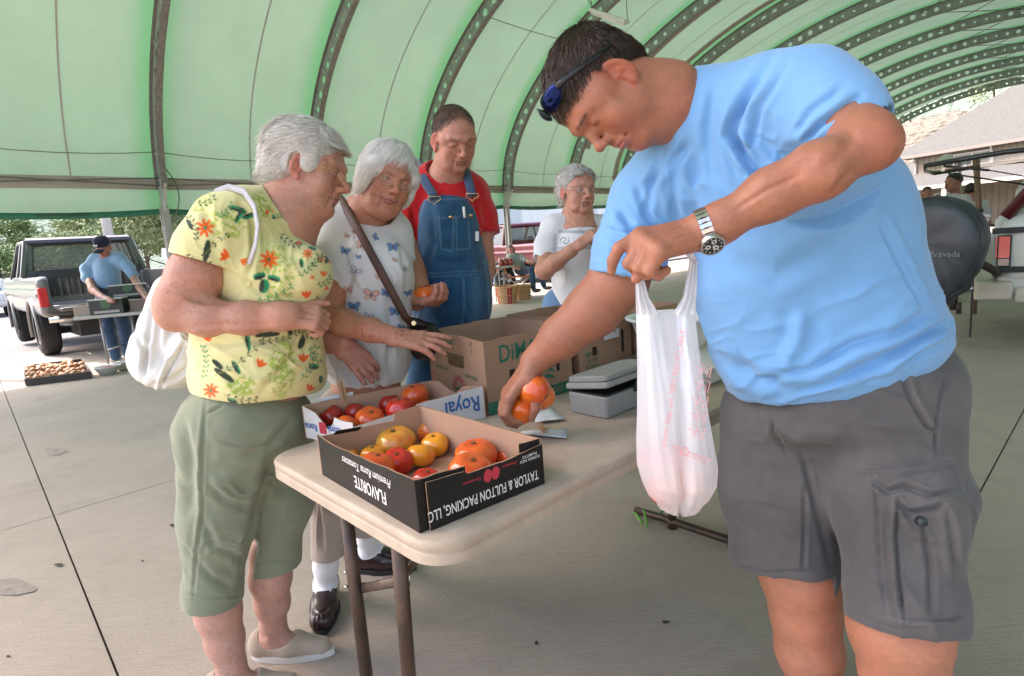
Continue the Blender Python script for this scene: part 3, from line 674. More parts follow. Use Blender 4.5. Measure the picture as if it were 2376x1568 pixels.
# --- grey cash box, lid ajar
M_cash = mat('grey_plastic', (.30, .30, .285), .42, bump=.12, bscale=300, bdist=.001, var=.06)
cb = thing('cash_box', 'grey plastic cash box with its lid ajar on the table', 'cash box', tuple(tp(.81, .245, ZT)))
def rbox(m, a0, a1, b0, b1, z0, z1, r=.014, tap=.006, tilt=0.):
 L_, W_ = a1 - a0, b1 - b0; R = []
 for ins, z in ((.004 + tap, z0), (tap, z0 + .004), (0, z1 - .004), (.004, z1)):
  R.append([tp(a0 + x, b0 + y, z) + np.array([0, 0, tilt * (y - W_)]) * -1 for x, y in rrect(L_, W_, r, ins, 5)])
 m.grid(R, wrap=True); n_ = len(R[0]); o = m.n - 4 * n_; m.f += [list(range(o + 3 * n_, o + 4 * n_)), list(range(o, o + n_))[::-1]]; m.m += [0, 0]
m = MB(); rbox(m, .688, .94, .178, .315, ZT + .001, ZT + .062); part('body', m, M_cash, cb, auto=35)
m = MB(); rbox(m, .692, .936, .182, .311, ZT + .0625, ZT + .066, tap=0); part('inner_lip', m, mat('black_plastic', (.012, .012, .012), .5), cb, auto=35)
m = MB(); rbox(m, .684, .944, .172, .319, ZT + .068, ZT + .085, tap=-.001, tilt=.14); rbox(m, .688, .94, .177, .315, ZT + .0855, ZT + .103, tap=0.0, r=.02, tilt=.14); part('lid', m, M_cash, cb, auto=35)
m = MB(); m.box((.81, .173, .052), (.84, .178, .075), o=T0 + np.array([0, 0, ZT]), X=TU, Y=TV); part('clasp', m, MATS['black_plastic'], cb)
m = MB(); m.tube([tp(.74, .255, ZT + .103), tp(.74, .255, ZT + .107), tp(.89, .255, ZT + .107), tp(.89, .255, ZT + .103)], .004, 6, flat=.5); part('handle', m, M_cash, cb, True)
# --- paper cards, clothes pegs
M_paper = mat('paper', (.72, .73, .75), .8)
def card(P, lab, base, curl=.006):
 P = [np.array(p) for p in P]; G_ = [[(P[0] * (1 - t) + P[1] * t) * (1 - s) + (P[3] * (1 - t) + P[2] * t) * s + np.array([0, 0, curl * math.sin(math.pi * s * .5) * s + .0015 * math.sin(5 * t)]) for s in np.linspace(0, 1, 8)] for t in np.linspace(0, 1, 4)]
 m = MB(); m.grid(G_); o = solid('price_card', m, M_paper, lab, 'card', tuple(P[0]), 'paper cards on the table', smooth=True); md = o.modifiers.new('t', 'SOLIDIFY'); md.thickness = .0006; return o
card([on(1240, 962, ZT + .004), on(1282, 944, ZT + .004), on(1311, 975, ZT + .004), on(1242, 985, ZT + .004)], 'white folded paper card lying nearest the cash box', 0)
card([on(1210, 1000, ZT + .003), on(1314, 993, ZT + .003), on(1315, 1020, ZT + .003), on(1204, 1012, ZT + .003)], 'long white paper strip with a peg on its edge, beside the black tray', 0)
q = rb[3] + (rb[2] - rb[3]) * .30; dr = N(rb[2] - rb[3])
m = MB(); m.box((-.06, -.0004, .085), (.035, .0004, .098), o=q + np.array([0, 0, 0]) + TV * .012, X=dr, Y=np.array([-dr[1], dr[0], 0])); solid('price_card', m, M_paper, 'white card clipped to the back rim of the white tray', 'card', tuple(q), 'paper cards on the table')
M_wood = mat('peg_wood', (.46, .28, .15), .7, bump=.3, bscale=150, var=.15, vscale=60)
def peg(p, d, lab, up=(0, 0, 1)):
 d = N(d); x, y, _ = frame(d, up); o = thing('clothes_peg', lab, 'clothes peg', tuple(p), 'wooden clothes pegs on the table')
 for s_ in (-1, 1): m = MB(); m.prism([(0, 0), (.072, .0035 * s_), (.072, .0035 * s_ + .005 * s_), (.03, .008 * s_), (0, .004 * s_)][::s_], -.0045, .0045, o=p, X=d, Y=y, Z=x); part('jaw', m, M_wood, o)
 m = MB(); m.tube([np.asarray(p) + d * .03 + y * .009 * math.cos(t) + x * .002 * math.sin(3 * t) for t in np.linspace(0, 2 * math.pi, 13)], .0012, 5); part('spring', m, MATS['bright_steel'], o, True)
peg(rb[3] + (rb[2] - rb[3]) * .31 + np.array([0, 0, .065]) - TV * .004, (-.12, 0, 1), 'wooden peg standing up on the back rim of the white tray', up=TU)
peg(on(1252, 984, ZT + .009), on(1266, 1004, ZT + .009) - on(1252, 984, ZT + .009), 'wooden peg lying across the two paper cards')
c3 = tp(1.10, .462, ZT + .155); peg(c3 - TV * .008, (-.1, 0, 1), 'wooden peg clipped to the rim of the plain brown carton', up=TU)
m = MB(); m.box((-.045, -.0006, .135), (.04, .0006, .165), o=tp(1.09, .455, ZT) - TV * 0.001, X=TU, Y=TV); solid('price_card', m, M_paper, 'white sticker card on the side of the plain brown carton', 'card', tuple(tp(1.09, .455, ZT)), 'paper cards on the table')
# --- scale with bowl
sc = thing('kitchen_scale', 'white electronic weighing scale on the table behind the plastic bag', 'scale', tuple(tp(1.22, .25, ZT)))
M_scw = mat('scale_white', (.66, .68, .62), .4)
m = MB(); rbox(m, 1.07, 1.36, .12, .40, ZT + .002, ZT + .05, r=.03, tap=.006); part('body', m, M_scw, sc, auto=35)
m = MB(); m.prism([(.115, 0), (.20, .035), (.20, .05), (.105, .018)], 1.10, 1.33, o=tp(0, 0, ZT + .045), X=TV, Y=(0, 0, 1), Z=TU); part('display_hood', m, M_scw, sc)
m = MB(); q = tp(1.115, .118, ZT + .0645); Yd = N(TV * .095 + np.array([0, 0, .032])); m.box((0, .003, 0), (.20, .085, .0015), o=q, X=TU, Y=Yd, Z=np.cross(TU, Yd)); part('display_frame', m, mat('dark_green_plastic', (.01, .07, .06), .3), sc)
m = MB(); m.box((.04, .015, 0), (.19, .07, .0022), o=q, X=TU, Y=Yd, Z=np.cross(TU, Yd)); part('display', m, mat('lcd', (.09, .10, .045), .2), sc)
m = MB(); rbox(m, 1.10, 1.38, .19, .44, ZT + .055, ZT + .063, r=.02, tap=0); part('platform', m, mat('brushed_steel', (.5, .5, .48), .3, metal=.9), sc, auto=35)
bc = tp(1.22, .30, ZT + .064)
bowl = thing('bowl', 'white plastic bowl of green beans standing on the scale', 'bowl', tuple(bc))
m = MB(); m.lathe([(.0, .002), (.075, .002), (.08, .01), (.125, .09), (.135, .125), (.155, .13), (.157, .137), (.150, .139), (.131, .134), (.12, .09), (.076, .014), (0, .012)], bc, n=40); part('shell', m, mat('bowl_white', (.74, .74, .72), .35), bowl, True)
M_bean = mat('bean_green', (.10, .26, .03), .45, var=.3, vscale=40)
rr = random.Random(3)
def bean(p, d, lab, L_=.12, r=.0045, bend=.02):
 x, y, z = frame(d); P = [np.asarray(p) + z * L_ * t + y * bend * 4 * t * (1 - t) for t in np.linspace(0, 1, 8)]; m = MB(); m.tube(P, [r * .3, r * .9, r, r * 1.05, r, r * .95, r * .8, r * .25], 8); return solid('green_bean', m, M_bean, lab, 'bean', tuple(p), 'green beans', True)
for k in range(5):
 a = rr.uniform(0, 6.28); p = bc + np.array([math.cos(a) * .05, math.sin(a) * .05, .06 + .006 * k]); bean(p, (rr.uniform(-1, 1), rr.uniform(-1, 1), rr.uniform(0, .1)), 'green bean heaped in the white bowl', .08)
bean(on(1468, 1192, .012), on(1490, 1220, .012) - on(1468, 1192, .012), 'green bean lying at the tip of the table foot bar', .12, .007); bean(on(1492, 1180, .05), on(1500, 1222, .02) - on(1492, 1180, .05), 'green bean hanging over the table foot bar', .13, .006); bean(on(1522, 1208, .014), on(1550, 1186, .012) - on(1522, 1208, .014), 'green bean on the floor right of the others', .14, .006)
# ---------------------------------------------------------------- tomatoes
M_tom = {}
def tmat(k, A, B, sc=9):
 m = mat('tomato_skin_' + k, A, .22, col2=B, vscale=sc, coat=.4, sss=.0); M_tom[k] = m; return m
tmat('red', (.62, .03, .014), (.46, .018, .01)); tmat('orange', (.80, .17, .014), (.68, .06, .012)); tmat('yellow', (.88, .42, .015), (.80, .24, .012)); tmat('peach', (.82, .36, .05), (.70, .10, .025), 14)
tmat('heirloom', (.62, .50, .05), (.66, .10, .02), 13); tmat('dark', (.42, .022, .012), (.30, .016, .01)); tmat('mix', (.80, .20, .02), (.64, .035, .012), 12)
M_cal = mat('calyx', (.14, .10, .03), .8)
def tomato(px, py, rpx, kind, lab, grp, z=None, d=None, flat=.84, lobes=6, amp=.032, tilt=(0, 0), zb=ZT + .006):
 if d is None:
  r = .03
  for _ in range(6): p = on(px, py, zb + r * flat if z is None else z); r = rpx * depth(p) / FPX
  r *= 1.08
 else: p = at(px, py, d); r = rpx * d / FPX
 o = thing('tomato', lab, 'tomato', tuple(p), grp); m = MB(); rr_ = random.Random(int(px * 7 + py)); ph = rr_.uniform(0, 6); n_, k_ = 28, 18; G_ = []
 for i in range(k_ + 1):
  t = math.pi * i / k_; row = []
  for j in range(n_):
   a = 2 * math.pi * j / n_; lob = 1 + amp * math.cos(lobes * a + ph) * math.sin(t) ** .5 + amp * .6 * math.cos(3 * a + 2 * ph)
   rad = r * math.sin(t) ** .92 * lob; zz = r * flat * math.cos(t) - (.16 * r * math.exp(-(t / .38) ** 2)) + (.05 * r * math.exp(-((math.pi - t) / .3) ** 2))
   row.append((rad * math.cos(a), rad * math.sin(a), zz))
  G_.append(row)
 m.grid(G_, wrap=True, flip=True); me = m.data('skin', M_tom[kind], True); ob = link('skin', me, o)
 m = MB(); m.lathe([(0, r * flat * .88), (.09 * r, r * flat * .87), (.11 * r, r * flat * .84)], (0, 0, 0), n=8)
 for a in range(5): q = a * 1.257 + ph; m.tube([(0, 0, r * flat * .87), (.09 * r * math.cos(q), .09 * r * math.sin(q), r * flat * .90), (.16 * r * math.cos(q), .16 * r * math.sin(q), r * flat * .93)], [.02 * r, .022 * r, .006 * r], 5)
 link('stem_scar', m.data('stem_scar', M_cal, True), o)
 o.rotation_euler = (tilt[0], tilt[1], rr_.uniform(0, 6)); return o, p, r
cq = lambda x, y: (621.8 + .3569 * x, 777.3 + .3569 * y)
TG1 = 'tomatoes in the black tray'; TG2 = 'tomatoes in the white tray'
for cx, cy, r, k, lab, kw in (
 (825, 690, 122, 'heirloom', 'large ribbed yellow-green heirloom tomato at the back of the black tray', dict(flat=.72, lobes=9, amp=.05)),
 (1045, 628, 84, 'peach', 'pale peach tomato in the far corner of the black tray', {}), (1085, 712, 84, 'yellow', 'yellow tomato in front of the pale peach one in the black tray', {}),
 (990, 780, 86, 'yellow', 'orange-yellow tomato between the red and the yellow one in the black tray', {}), (845, 822, 93, 'red', 'red round tomato touching the orange-yellow one in the black tray', {}),
 (705, 862, 112, 'orange', 'large orange tomato against the left wall of the black tray', {}), (680, 785, 76, 'yellow', 'small yellow-orange tomato behind the large orange one', {}),
 (530, 790, 58, 'yellow', 'smallest yellow tomato at the left end of the black tray', {}), (1350, 790, 132, 'mix', 'big red-orange tomato at the back right of the black tray', dict(flat=.8, lobes=7, amp=.03)),
 (1318, 892, 138, 'mix', 'biggest red tomato resting on the front wall of the black tray', dict(flat=.8, lobes=6, amp=.03)), (1556, 785, 76, 'orange', 'orange tomato in the right corner of the black tray', {}),
 (1032, 950, 92, 'red', 'red tomato half hidden behind the front wall of the black tray', {})):
 tomato(*cq(cx, cy), r * .3569, k, lab, TG1, tilt=(random.Random(cx).uniform(-.4, .4), random.Random(cy).uniform(-.4, .4)), **kw)
for cx, cy, r, k, lab, z in (
 (410, 530, 78, 'dark', 'dark red tomato at the left end of the white tray', None), (572, 505, 70, 'dark', 'dark red tomato under the wooden peg in the white tray', None), (665, 552, 92, 'mix', 'orange-red tomato at the near side of the white tray', None),
 (522, 585, 70, 'orange', 'orange tomato behind the torn corner of the white tray', None), (785, 445, 76, 'dark', 'dark red tomato behind the bright red one in the white tray', None), (862, 482, 90, 'red', 'bright red tomato in the middle of the white tray', .80),
 (956, 392, 84, 'mix', 'red-orange tomato highest in the white tray', .80), (1022, 490, 66, 'mix', 'orange tomato low in the middle of the white tray', None), (1172, 462, 52, 'mix', 'small orange tomato at the right end of the white tray', None)):
 tomato(*cq(cx, cy), r * .3569, k, lab, TG2, z=z or ZT + .045, tilt=(random.Random(cx).uniform(-.5, .5), random.Random(cy).uniform(-.5, .5)))
# ================================================================ figure modelling
def camM(th=0.):
 """rows: photo-right, photo-down turned by th degrees, and depth"""
 t = R_(th); return np.array([AX[0] * math.cos(t) + AX[1] * math.sin(t), -AX[0] * math.sin(t) + AX[1] * math.cos(t), AX[2]])
def rm(rpx, d): return rpx * d / FPX
def offk(px, py): return (1 + ((px - CX) ** 2 + (py - CY) ** 2) / FPX ** 2) ** -.6      # wide-angle stretch away from the centre
class Fig(SDF):
 """SDF whose primitives may be given as (photo x, photo y, depth, radius in photo pixels)"""
 def e(s, px, py, d, a, b, th, dr, k=.04, mode='add'): q = offk(px, py); return s.ell(at(px, py, d), (rm(a, d) * q, rm(b, d) * q, dr), k, mode, camM(th))
 def c(s, pts, k=.02, flat=None, mode='add'): return s.chain([(at(x, y, d), rm(r, d) * offk(x, y)) for x, y, d, r in pts], k, flat, mode)
def bounds(P, pad): P = np.asarray(P); return P.min(0) - pad, P.max(0) + pad
def pbox(pts, pad=.02):
 """bounds of photo-space balls"""
 lo = np.min([at(x, y, d) - rm(r, d) for x, y, d, r in pts], 0) - pad; hi = np.max([at(x, y, d) + rm(r, d) for x, y, d, r in pts], 0) + pad; return lo, hi
def hand(s, W, D, Nn, side, curls, sc=1.0, spread=.12, thumb=(.5, .6, .35), thumb_dir=None, k=.007, fat=1.0, palm_curl=0.):
 """palm, four fingers and thumb. D towards the knuckles, Nn out of the back of the hand, side=+1: thumb on +cross(D,Nn)"""
 D = N(D); Nn = N(Nn - D * (D @ Nn)); Sd = np.cross(D, Nn) * side; W = np.asarray(W, float)
 offs = [.031, .0105, -.0105, -.030]; lens = [.92, 1.0, .94, .76]; tips = []
 for i in range(4):
  K = W + (D * (.088 - .004 * abs(i - 1.2)) + Sd * offs[i] * .98 - Nn * (.004 + .002 * (i == 3))) * sc
  s.cone(W + (Sd * offs[i] * .62 - Nn * .004) * sc, K, .0155 * sc * fat, .0115 * sc * fat, k=.014 * sc)
  a = curls[i]; d = D * math.cos(a[0] * .0) + Sd * spread * (1 - i * .66) ; d = N(d); p = K; ang = 0
  R0 = [.0105, .0092, .0085, .0068]
  for j, L_ in enumerate((.044, .026, .021)):
   ang += a[j]; dd = d * math.cos(ang) - Nn * math.sin(ang); q = p + dd * L_ * lens[i] * sc
   s.cone(p, q, R0[j] * sc * fat, R0[j + 1] * sc * fat, k=k if j == 0 else .003); p = q
  tips.append((p, dd))
 B = W + (D * .022 + Sd * .026 - Nn * .012) * sc
 s.cone(W + Sd * .008 * sc, B, .014 * sc * fat, .0165 * sc * fat, k=.012)
 td = N(thumb_dir) if thumb_dir is not None else N(D * math.cos(thumb[0]) + Sd * math.sin(thumb[0]) - Nn * thumb[1])
 bend = N(D * .8 - Sd * .25 - Nn * .3); p = B
 for j, (L_, r0, r1) in enumerate(((.042, .0155, .0118), (.032, .0115, .0102), (.026, .0105, .0078))):
  dd = N(td * (1 - thumb[2] * j * .5) + bend * thumb[2] * j * .5); q = p + dd * L_ * sc; s.cone(p, q, r0 * sc * fat, r1 * sc * fat, k=.008 if j == 0 else .003); p = q
 tips.append((p, dd)); return tips
def crease(V, Nr, lines, lim=None):
 """press or raise soft folds along photo-space polylines [(pts, width px, depth m)]"""
 P = pxy(V); face = sm(.0, .35, -(Nr @ AX[2]))
 for pts, wd, amp in lines:
  best = np.full(len(V), 1e9)
  pts = [np.asarray(p, float) for p in pts]; lo = np.min(pts, 0) - 3 * wd; hi = np.max(pts, 0) + 3 * wd
  I = np.where((P > lo).all(1) & (P < hi).all(1))[0]
  if not len(I): continue
  b = np.full(len(I), 1e9); tt = np.zeros(len(I)); n = len(pts) - 1
  for i in range(n):
   d, t = segd(P[I], pts[i], pts[i + 1]); m = d < b; b[m] = d[m]; tt[m] = (i + t[m]) / n
  fade = np.minimum(1, np.minimum(tt, 1 - tt) * 5 + .15)
  x = b / wd; prof = np.exp(-x * x) - .35 * np.exp(-((x - 1.7) ** 2))
  V[I] += Nr[I] * (1.35 * amp * prof * fade * face[I])[:, None]
 return V
def wrinkle(V, Nn, M, sc, amp, zones, seed=0):
 """sharp cloth wrinkles running along one direction inside soft photo-space zones (x, y, radius)"""
 P = pxy(V); w_ = np.zeros(len(V))
 for x, y, r in zones: w_ = np.maximum(w_, np.exp(-(np.hypot(P[:, 0] - x, P[:, 1] - y) / r) ** 2))
 q = (V + .02 * (noise3(V, 14) - .5)[:, None] * 3) @ M.T * np.array([.35, 2.2, 1.0]); n = noise3(q + seed, sc); n2 = noise3(q + seed + 3, sc * 2.1)
 rdg = (1 - np.abs(2 * n - 1)) ** 4 + .5 * (1 - np.abs(2 * n2 - 1)) ** 4
 return V + Nn * (amp * (rdg - .3) * w_)[:, None]
def skin_color(V, L, tone, rosy=.12, frk=0., seed=0):
 base = np.array(tone, float); C = np.tile(base, (len(V), 1))
 n1 = noise3(V + seed, 28); n2 = noise3(V + seed + 5, 75)
 n3 = noise3(V + seed + 7, 300); n4 = noise3(V + seed + 1, 9)
 C *= (1 + .16 * (n1 - .5) + .12 * (n2 - .5) + .10 * (n3 - .5) + .10 * (n4 - .5))[:, None]
 C[:, 1] *= 1 - rosy * (n1 - .4); C[:, 2] *= 1 - rosy * 1.1 * (n1 - .4)
 if frk:
  f = (sm(.72, .82, noise3(V + seed + 9, 260)) + .8 * sm(.74, .82, noise3(V + seed + 2, 150))) * sm(.3, .6, noise3(V + 3, 22)) * frk; C = C * (1 - f[:, None] * np.array([.25, .40, .48]))
 return np.clip(C, 0, 1)
def mix(C, w, col): w = np.clip(w, 0, 1)[:, None]; return C * (1 - w) + np.array(col) * w
def make_head(c, fwd_, up, sc, neck, o, h=.0021):
 """returns world verts, quads, colours, local verts. local axes: x person's right, y forward, z up"""
 Y = N(fwd_); Z = N(up - Y * (Y @ up)); X = np.cross(Y, Z); M = np.array([X, Y, Z]); c = np.asarray(c, float)
 g = o.get; f = g('fat', 0.); ag = g('age', 0.)
 pts = [(M @ (np.asarray(p) - c) / sc, r / sc) for p, r in neck]
 lo = np.array([-.115, -.14, -.18]); hi = np.array([.115, .15, .135])
 for p, r in pts[:2]: lo = np.minimum(lo, p - r - .01); hi = np.maximum(hi, p + r + .01)
 s = SDF(lo, hi, h)
 s.ell((0, -.014, .035), (.0775, .099, .086), .01)
 s.ell((0, .030, -.008), (.064 + f * .006, .060, .086), .03)
 s.ell((0, .022, -.066), (.050 + f * .018, .056, .045 + f * .005), .03)
 s.ell((0, .066 + g('chin', 0), -.098), (.024, .020, .019), .022)
 if f: s.ell((0, .035, -.105), (.05, .05, .03), .03)
 for q in (-1, 1):
  s.ell((q * (.040 + f * .006), .055, -.036), (.025 + f * .007, .024 + f * .004, .028 + f * .005), .02)      # cheek
  s.ell((q * .060, .030, .010), (.016, .030, .02), .02)
  s.ell((q * (.042 + f * .010), .022, -.066), (.015 + f * .010, .03, .026), .03)                            # jaw corner
 s.chain([((-.045, .070, .024), .010), ((-.014, .086, .020), .011), ((.014, .086, .020), .011), ((.045, .070, .024), .010)], .016)
 for q in (-1, 1): s.ell((q * .031, .097, .002), (.019, .017, .0135), .010, 'sub')     # sockets
 nz = g('nose', 1.0)
 s.chain([((0, .084, .018), .0070), ((0, .091 + .004 * nz, -.006), .0078), ((0, .101 + .008 * nz, -.028), .0100)], .010)
 s.ell((0, .102 + .010 * nz, -.031), (.0120 * nz, .0110, .0100), .008)
 for q in (-1, 1):
  s.ell((q * .0130 * nz, .094 + .006 * nz, -.036), (.0085 * nz, .012, .008), .006)
  s.ell((q * .0068 * nz, .097 + .010 * nz, -.0445), (.0035, .006, .005), .003, 'sub')
 # mouth
 s.ell((0, .074, -.062), (.034, .020, .024), .02)
 mz = -.066; s.chain([((-.025, .080, mz + .000), .0025), ((-.008, .0915, mz + .005), .0050), ((.008, .0915, mz + .005), .0050), ((.025, .080, mz + .000), .0025)], .007)
 s.chain([((-.021, .080, mz - .004), .003), ((0, .0905, mz - .0075), .0068 * g('lip', 1)), ((.021, .080, mz - .004), .003)], .007)
 s.chain([((-.029, .081, mz - .002), .0014), ((-.009, .0965, mz + .0), .0019), ((.009, .0965, mz + .0), .0019), ((.029, .081, mz - .002), .0014)], .003, mode='sub')
 s.cone((-.014, .094, -.083), (.014, .094, -.083), .006, .006, .010, 'sub')
 # eyes and lids
 lid = g('lid', .5)      # 0 open .. 1 closed
 for q in (-1, 1):
  ec = np.array([q * .0315, .0735, .0]); s.ell(ec, (.0122,) * 3, .001)
  # upper lid: cap of a slightly larger ball
  for zz, rr_, up_ in ((.0145 - .0085 * lid, .0138, 1), (-.0135, .0134, 0)):
   e = SDF(ec - .0175, ec + .0175, h); e.ell(ec, (rr_ * 1.25, rr_, rr_), 0)
   nrm = N(np.array([0, .45 if up_ else .2, -1 if up_ else 1])); e.cut(ec + np.array([0, .010, (.006 - .014 * lid) if up_ else -.0065]), nrm)
   i = [int(round((e.lo[j] - s.lo[j]) / h)) for j in range(3)]; w_ = tuple(slice(i[j], i[j] + e.F.shape[j]) for j in range(3))
   # resample offset is under half a voxel
   A = s.F[w_]; B_ = e.F; kk = .004; hh = np.maximum(kk - np.abs(A - B_), 0) / kk; s.F[w_] = np.minimum(A, B_) - hh * hh * kk * .25
  if ag: s.chain([((q * .018, .090, -.014), .0025), ((q * .034, .086, -.0175), .003), ((q * .047, .074, -.012), .002)], .004, mode='sub')
  na = .0022 + .0022 * ag      # fold from nose to mouth corner
  s.chain([((q * .0185, .1005, -.036), na), ((q * .030, .0925, -.052), na * 1.1), ((q * .034, .084, -.070), na * .8)], .008, mode='sub')
  if ag: s.chain([((q * .030, .0845, -.072), .0018), ((q * .029, .076, -.092), .0022)], .010, mode='sub'); s.ell((q * .040, .050, -.088), (.016, .02, .016), .015)
  # ear
  ec = np.array([q * .0815, -.007, -.008]); Me = np.array([[math.cos(.6 * q), math.sin(.6 * q) * 1, 0], [-math.sin(.6 * q), math.cos(.6 * q), 0], [0, 0, 1]])
  Mt = np.array([[1, 0, 0], [0, math.cos(-.2), math.sin(-.2)], [0, -math.sin(-.2), math.cos(-.2)]]); Me = Mt @ Me; es = g('ear', 1.0)
  s.ell(ec, (.0065, .0175 * es, .031 * es), .004, M=Me); s.ell(ec + Me.T @ np.array([q * .0065, .002, .004]), (.0055, .0115 * es, .021 * es), .003, 'sub', Me)
  s.ell(ec + Me.T @ np.array([q * .001, -.001, -.004]), (.0045, .005, .009), .004, M=Me); s.ell(ec + Me.T @ np.array([q * .002, .011, -.002]), (.006, .004, .006), .004, M=Me)
  s.ell(ec + np.array([0, .006, -.030 * es]), (.0055, .008, .009), .006)
 for p in g('extra', []): s.ell(*p)
 s.chain(pts, .03)
 V, Q = s.mesh(); Nn = vnorm(V, Q)
 if ag: V = V + Nn * (ag * .0005 * (noise3(V, 260) - .5) + ag * .0009 * (noise3(V * np.array([1, 1, 2.2]), 70) - .5))[:, None]
 V = relax(V, Q, 1, .35); Nn = vnorm(V, Q)
 C = skin_color(V, V, o['tone'], .14, o.get('frk', 0), seed=o.get('seed', 0)); x, y, z = V.T; ax_ = np.abs(x)
 red = np.array(o['tone']) * np.array([1.02, .62, .58])
 C = mix(C, .45 * np.exp(-((ax_ - .042) ** 2 / .0003 + (z + .034) ** 2 / .0005)) * (y > .03), red)
 C = mix(C, .4 * np.exp(-(x ** 2 / .0002 + (z + .033) ** 2 / .0002)) * (y > .095), red)
 C = mix(C, .65 * sm(.0745, .080, ax_) * (y < .02) * (y > -.05) * (z < .035) * (z > -.048), red * 1.05)
 lipc = np.array(g('lipcol', (.36, .13, .11)))
 lw = np.exp(-((x / .027) ** 4)) * sm(mz - .0165, mz - .012, z) * sm(mz + .0115, mz + .008, z) * (y > .070); C = mix(C, lw * .75, lipc)
 C = mix(C, np.exp(-((z - mz + .0005) / .0016) ** 2) * np.exp(-((x / .026) ** 4)) * (y > .074) * .75, lipc * .3)
 # eyes
 for q in (-1, 1):
  ec = np.array([q * .0315, .0735, .0]); d = np.linalg.norm(V - ec, axis=1); on_ = (np.abs(d - .0122) < .0009) & (y > .076)
  lk = N(np.array(g('look', (0, 1, -.25)), float)); ga = np.arccos(np.clip(((V - ec) / d[:, None]) @ lk, -1, 1))
  vis = on_ & (z < (.0075 - .0145 * lid + .0015)) & (z > -.0085)
  ecol = np.where((ga < .20)[:, None], np.array([.01, .01, .01]), np.where((ga < .46)[:, None], np.array(g('iris', (.10, .12, .13))), np.array([.46, .40, .36])))
  C[vis] = ecol[vis]
  lash = np.exp(-((z - (.0075 - .0145 * lid + .001)) / .0013) ** 2) * np.exp(-((x - ec[0]) / .014) ** 4) * (y > .078) * (np.abs(d - .0130) < .0028); C = mix(C, lash * g('lashw', .8), (.05, .03, .025))
  br = np.exp(-(((z - .0235 + .12 * (ax_ - .033)) / .0042) ** 2)) * sm(.010, .018, x * q) * sm(.056, .046, x * q) * (y > .05); n_ = noise3(V, 420)
  C = mix(C, br * (.5 + .8 * n_) * g('browd', .8), g('brow', (.08, .05, .04)))
  C = mix(C, .25 * np.exp(-((x - q * .032) ** 2 / .0002 + (z + .010) ** 2 / .00006)) * (y > .06), red * .6)
 st = g('stub', 0.)
 if st: C = mix(C, st * sm(-.03, -.055, z) * (y > .0) * (.6 + .6 * noise3(V, 500)), (.13, .09, .08))
 hl = g('hairline')
 if hl is not None: C = mix(C, hl(V), g('haircol', (.04, .025, .02)))
 Vw = c + (V * sc) @ M
 return dict(V=Vw, Q=Q, C=C, L=V, M=M, c=c, sc=sc)
def to_w(H, P): return H['c'] + (np.asarray(P) * H['sc']) @ H['M']
def hair_shell(H, prims, h=.003, lump=.0, lsc=60, seed=0, cuts=()):
 """solid under-layer of the hair in head-local space"""
 s = SDF((-.13, -.16, -.15), (.13, .15, .16), h)
 for p in prims: s.ell(*p) if p[0] is not None else None
 for p, n in cuts: s.cut(p, n, .01)
 V, Q = s.mesh(); Nn = vnorm(V, Q)
 if lump: V = V + Nn * (lump * (noise3(V * np.array([1, 1, .6]) + seed, lsc) - .5))[:, None]
 return V, Q, vnorm(V, Q)
def strands(V, Nn, n, flow, L_, w_, seg=6, lift=.25, seed=1, mask=None, curl=.0, taper=True, jit=.35, keep=None):
 """hair ribbons following a flow field over a surface; returns V,Q,t"""
 r = np.random.default_rng(seed); I = np.arange(len(V)) if mask is None else np.where(mask)[0]; I = r.choice(I, n)
 P = V[I] + r.normal(0, .0012, (n, 3)); nn = Nn[I].copy(); d = flow(P, nn) + r.normal(0, jit, (n, 3)) * .5; ln = L_ * r.uniform(.6, 1.25, n)
 cen = np.array([0, -.01, .02]); pts = [P - nn * .002]; side0 = None; out = []
 dd = d - nn * (d * nn).sum(1, keepdims=True); dd /= np.linalg.norm(dd, axis=1, keepdims=True) + 1e-9; dd = dd + nn * lift
 p = P.copy(); ph = r.uniform(0, 6.28, n)
 for k in range(seg):
  t = (k + 1) / seg; f2 = flow(p, nn); n2 = (p - cen) / np.array([.08, .1, .09]) ** 2; n2 /= np.linalg.norm(n2, axis=1, keepdims=True)
  f2 = f2 - n2 * np.minimum(0, (f2 * n2).sum(1, keepdims=True)) * 1.0 - n2 * np.maximum(0, (f2 * n2).sum(1, keepdims=True)) * .75
  dd = dd * .55 + .45 * (f2 / (np.linalg.norm(f2, axis=1, keepdims=True) + 1e-9)) - n2 * (.10 * t)
  sd_ = np.cross(dd, n2); dd = dd + sd_ * (curl * np.sin(ph + t * 5))[:, None]
  dd /= np.linalg.norm(dd, axis=1, keepdims=True); p = p + dd * (ln / seg)[:, None]; pts.append(p.copy())
 pts = np.array(pts)                                             # seg+1,n,3
 nrm = (pts - cen); nrm /= np.linalg.norm(nrm, axis=2, keepdims=True); tg = np.gradient(pts, axis=0); sd_ = np.cross(tg, nrm); sd_ /= np.linalg.norm(sd_, axis=2, keepdims=True) + 1e-9
 # random twist so ribbons catch light differently
 tw = r.uniform(-.9, .9, n); sd_ = sd_ * np.cos(tw)[None, :, None] + nrm * np.sin(tw)[None, :, None]
 ww = w_ * (1 - .85 * (np.linspace(0, 1, seg + 1) ** 2 if taper else 0))
 A = pts - sd_ * ww[:, None, None] / 2; B = pts + sd_ * ww[:, None, None] / 2; G = np.stack([A, B], 2).transpose(1, 0, 2, 3).reshape(-1, 3)
 base = np.arange(n)[:, None] * (2 * (seg + 1)) + np.arange(seg)[None] * 2; Q = np.stack([base, base + 1, base + 3, base + 2], -1).reshape(-1, 4)
 return G, Q, r
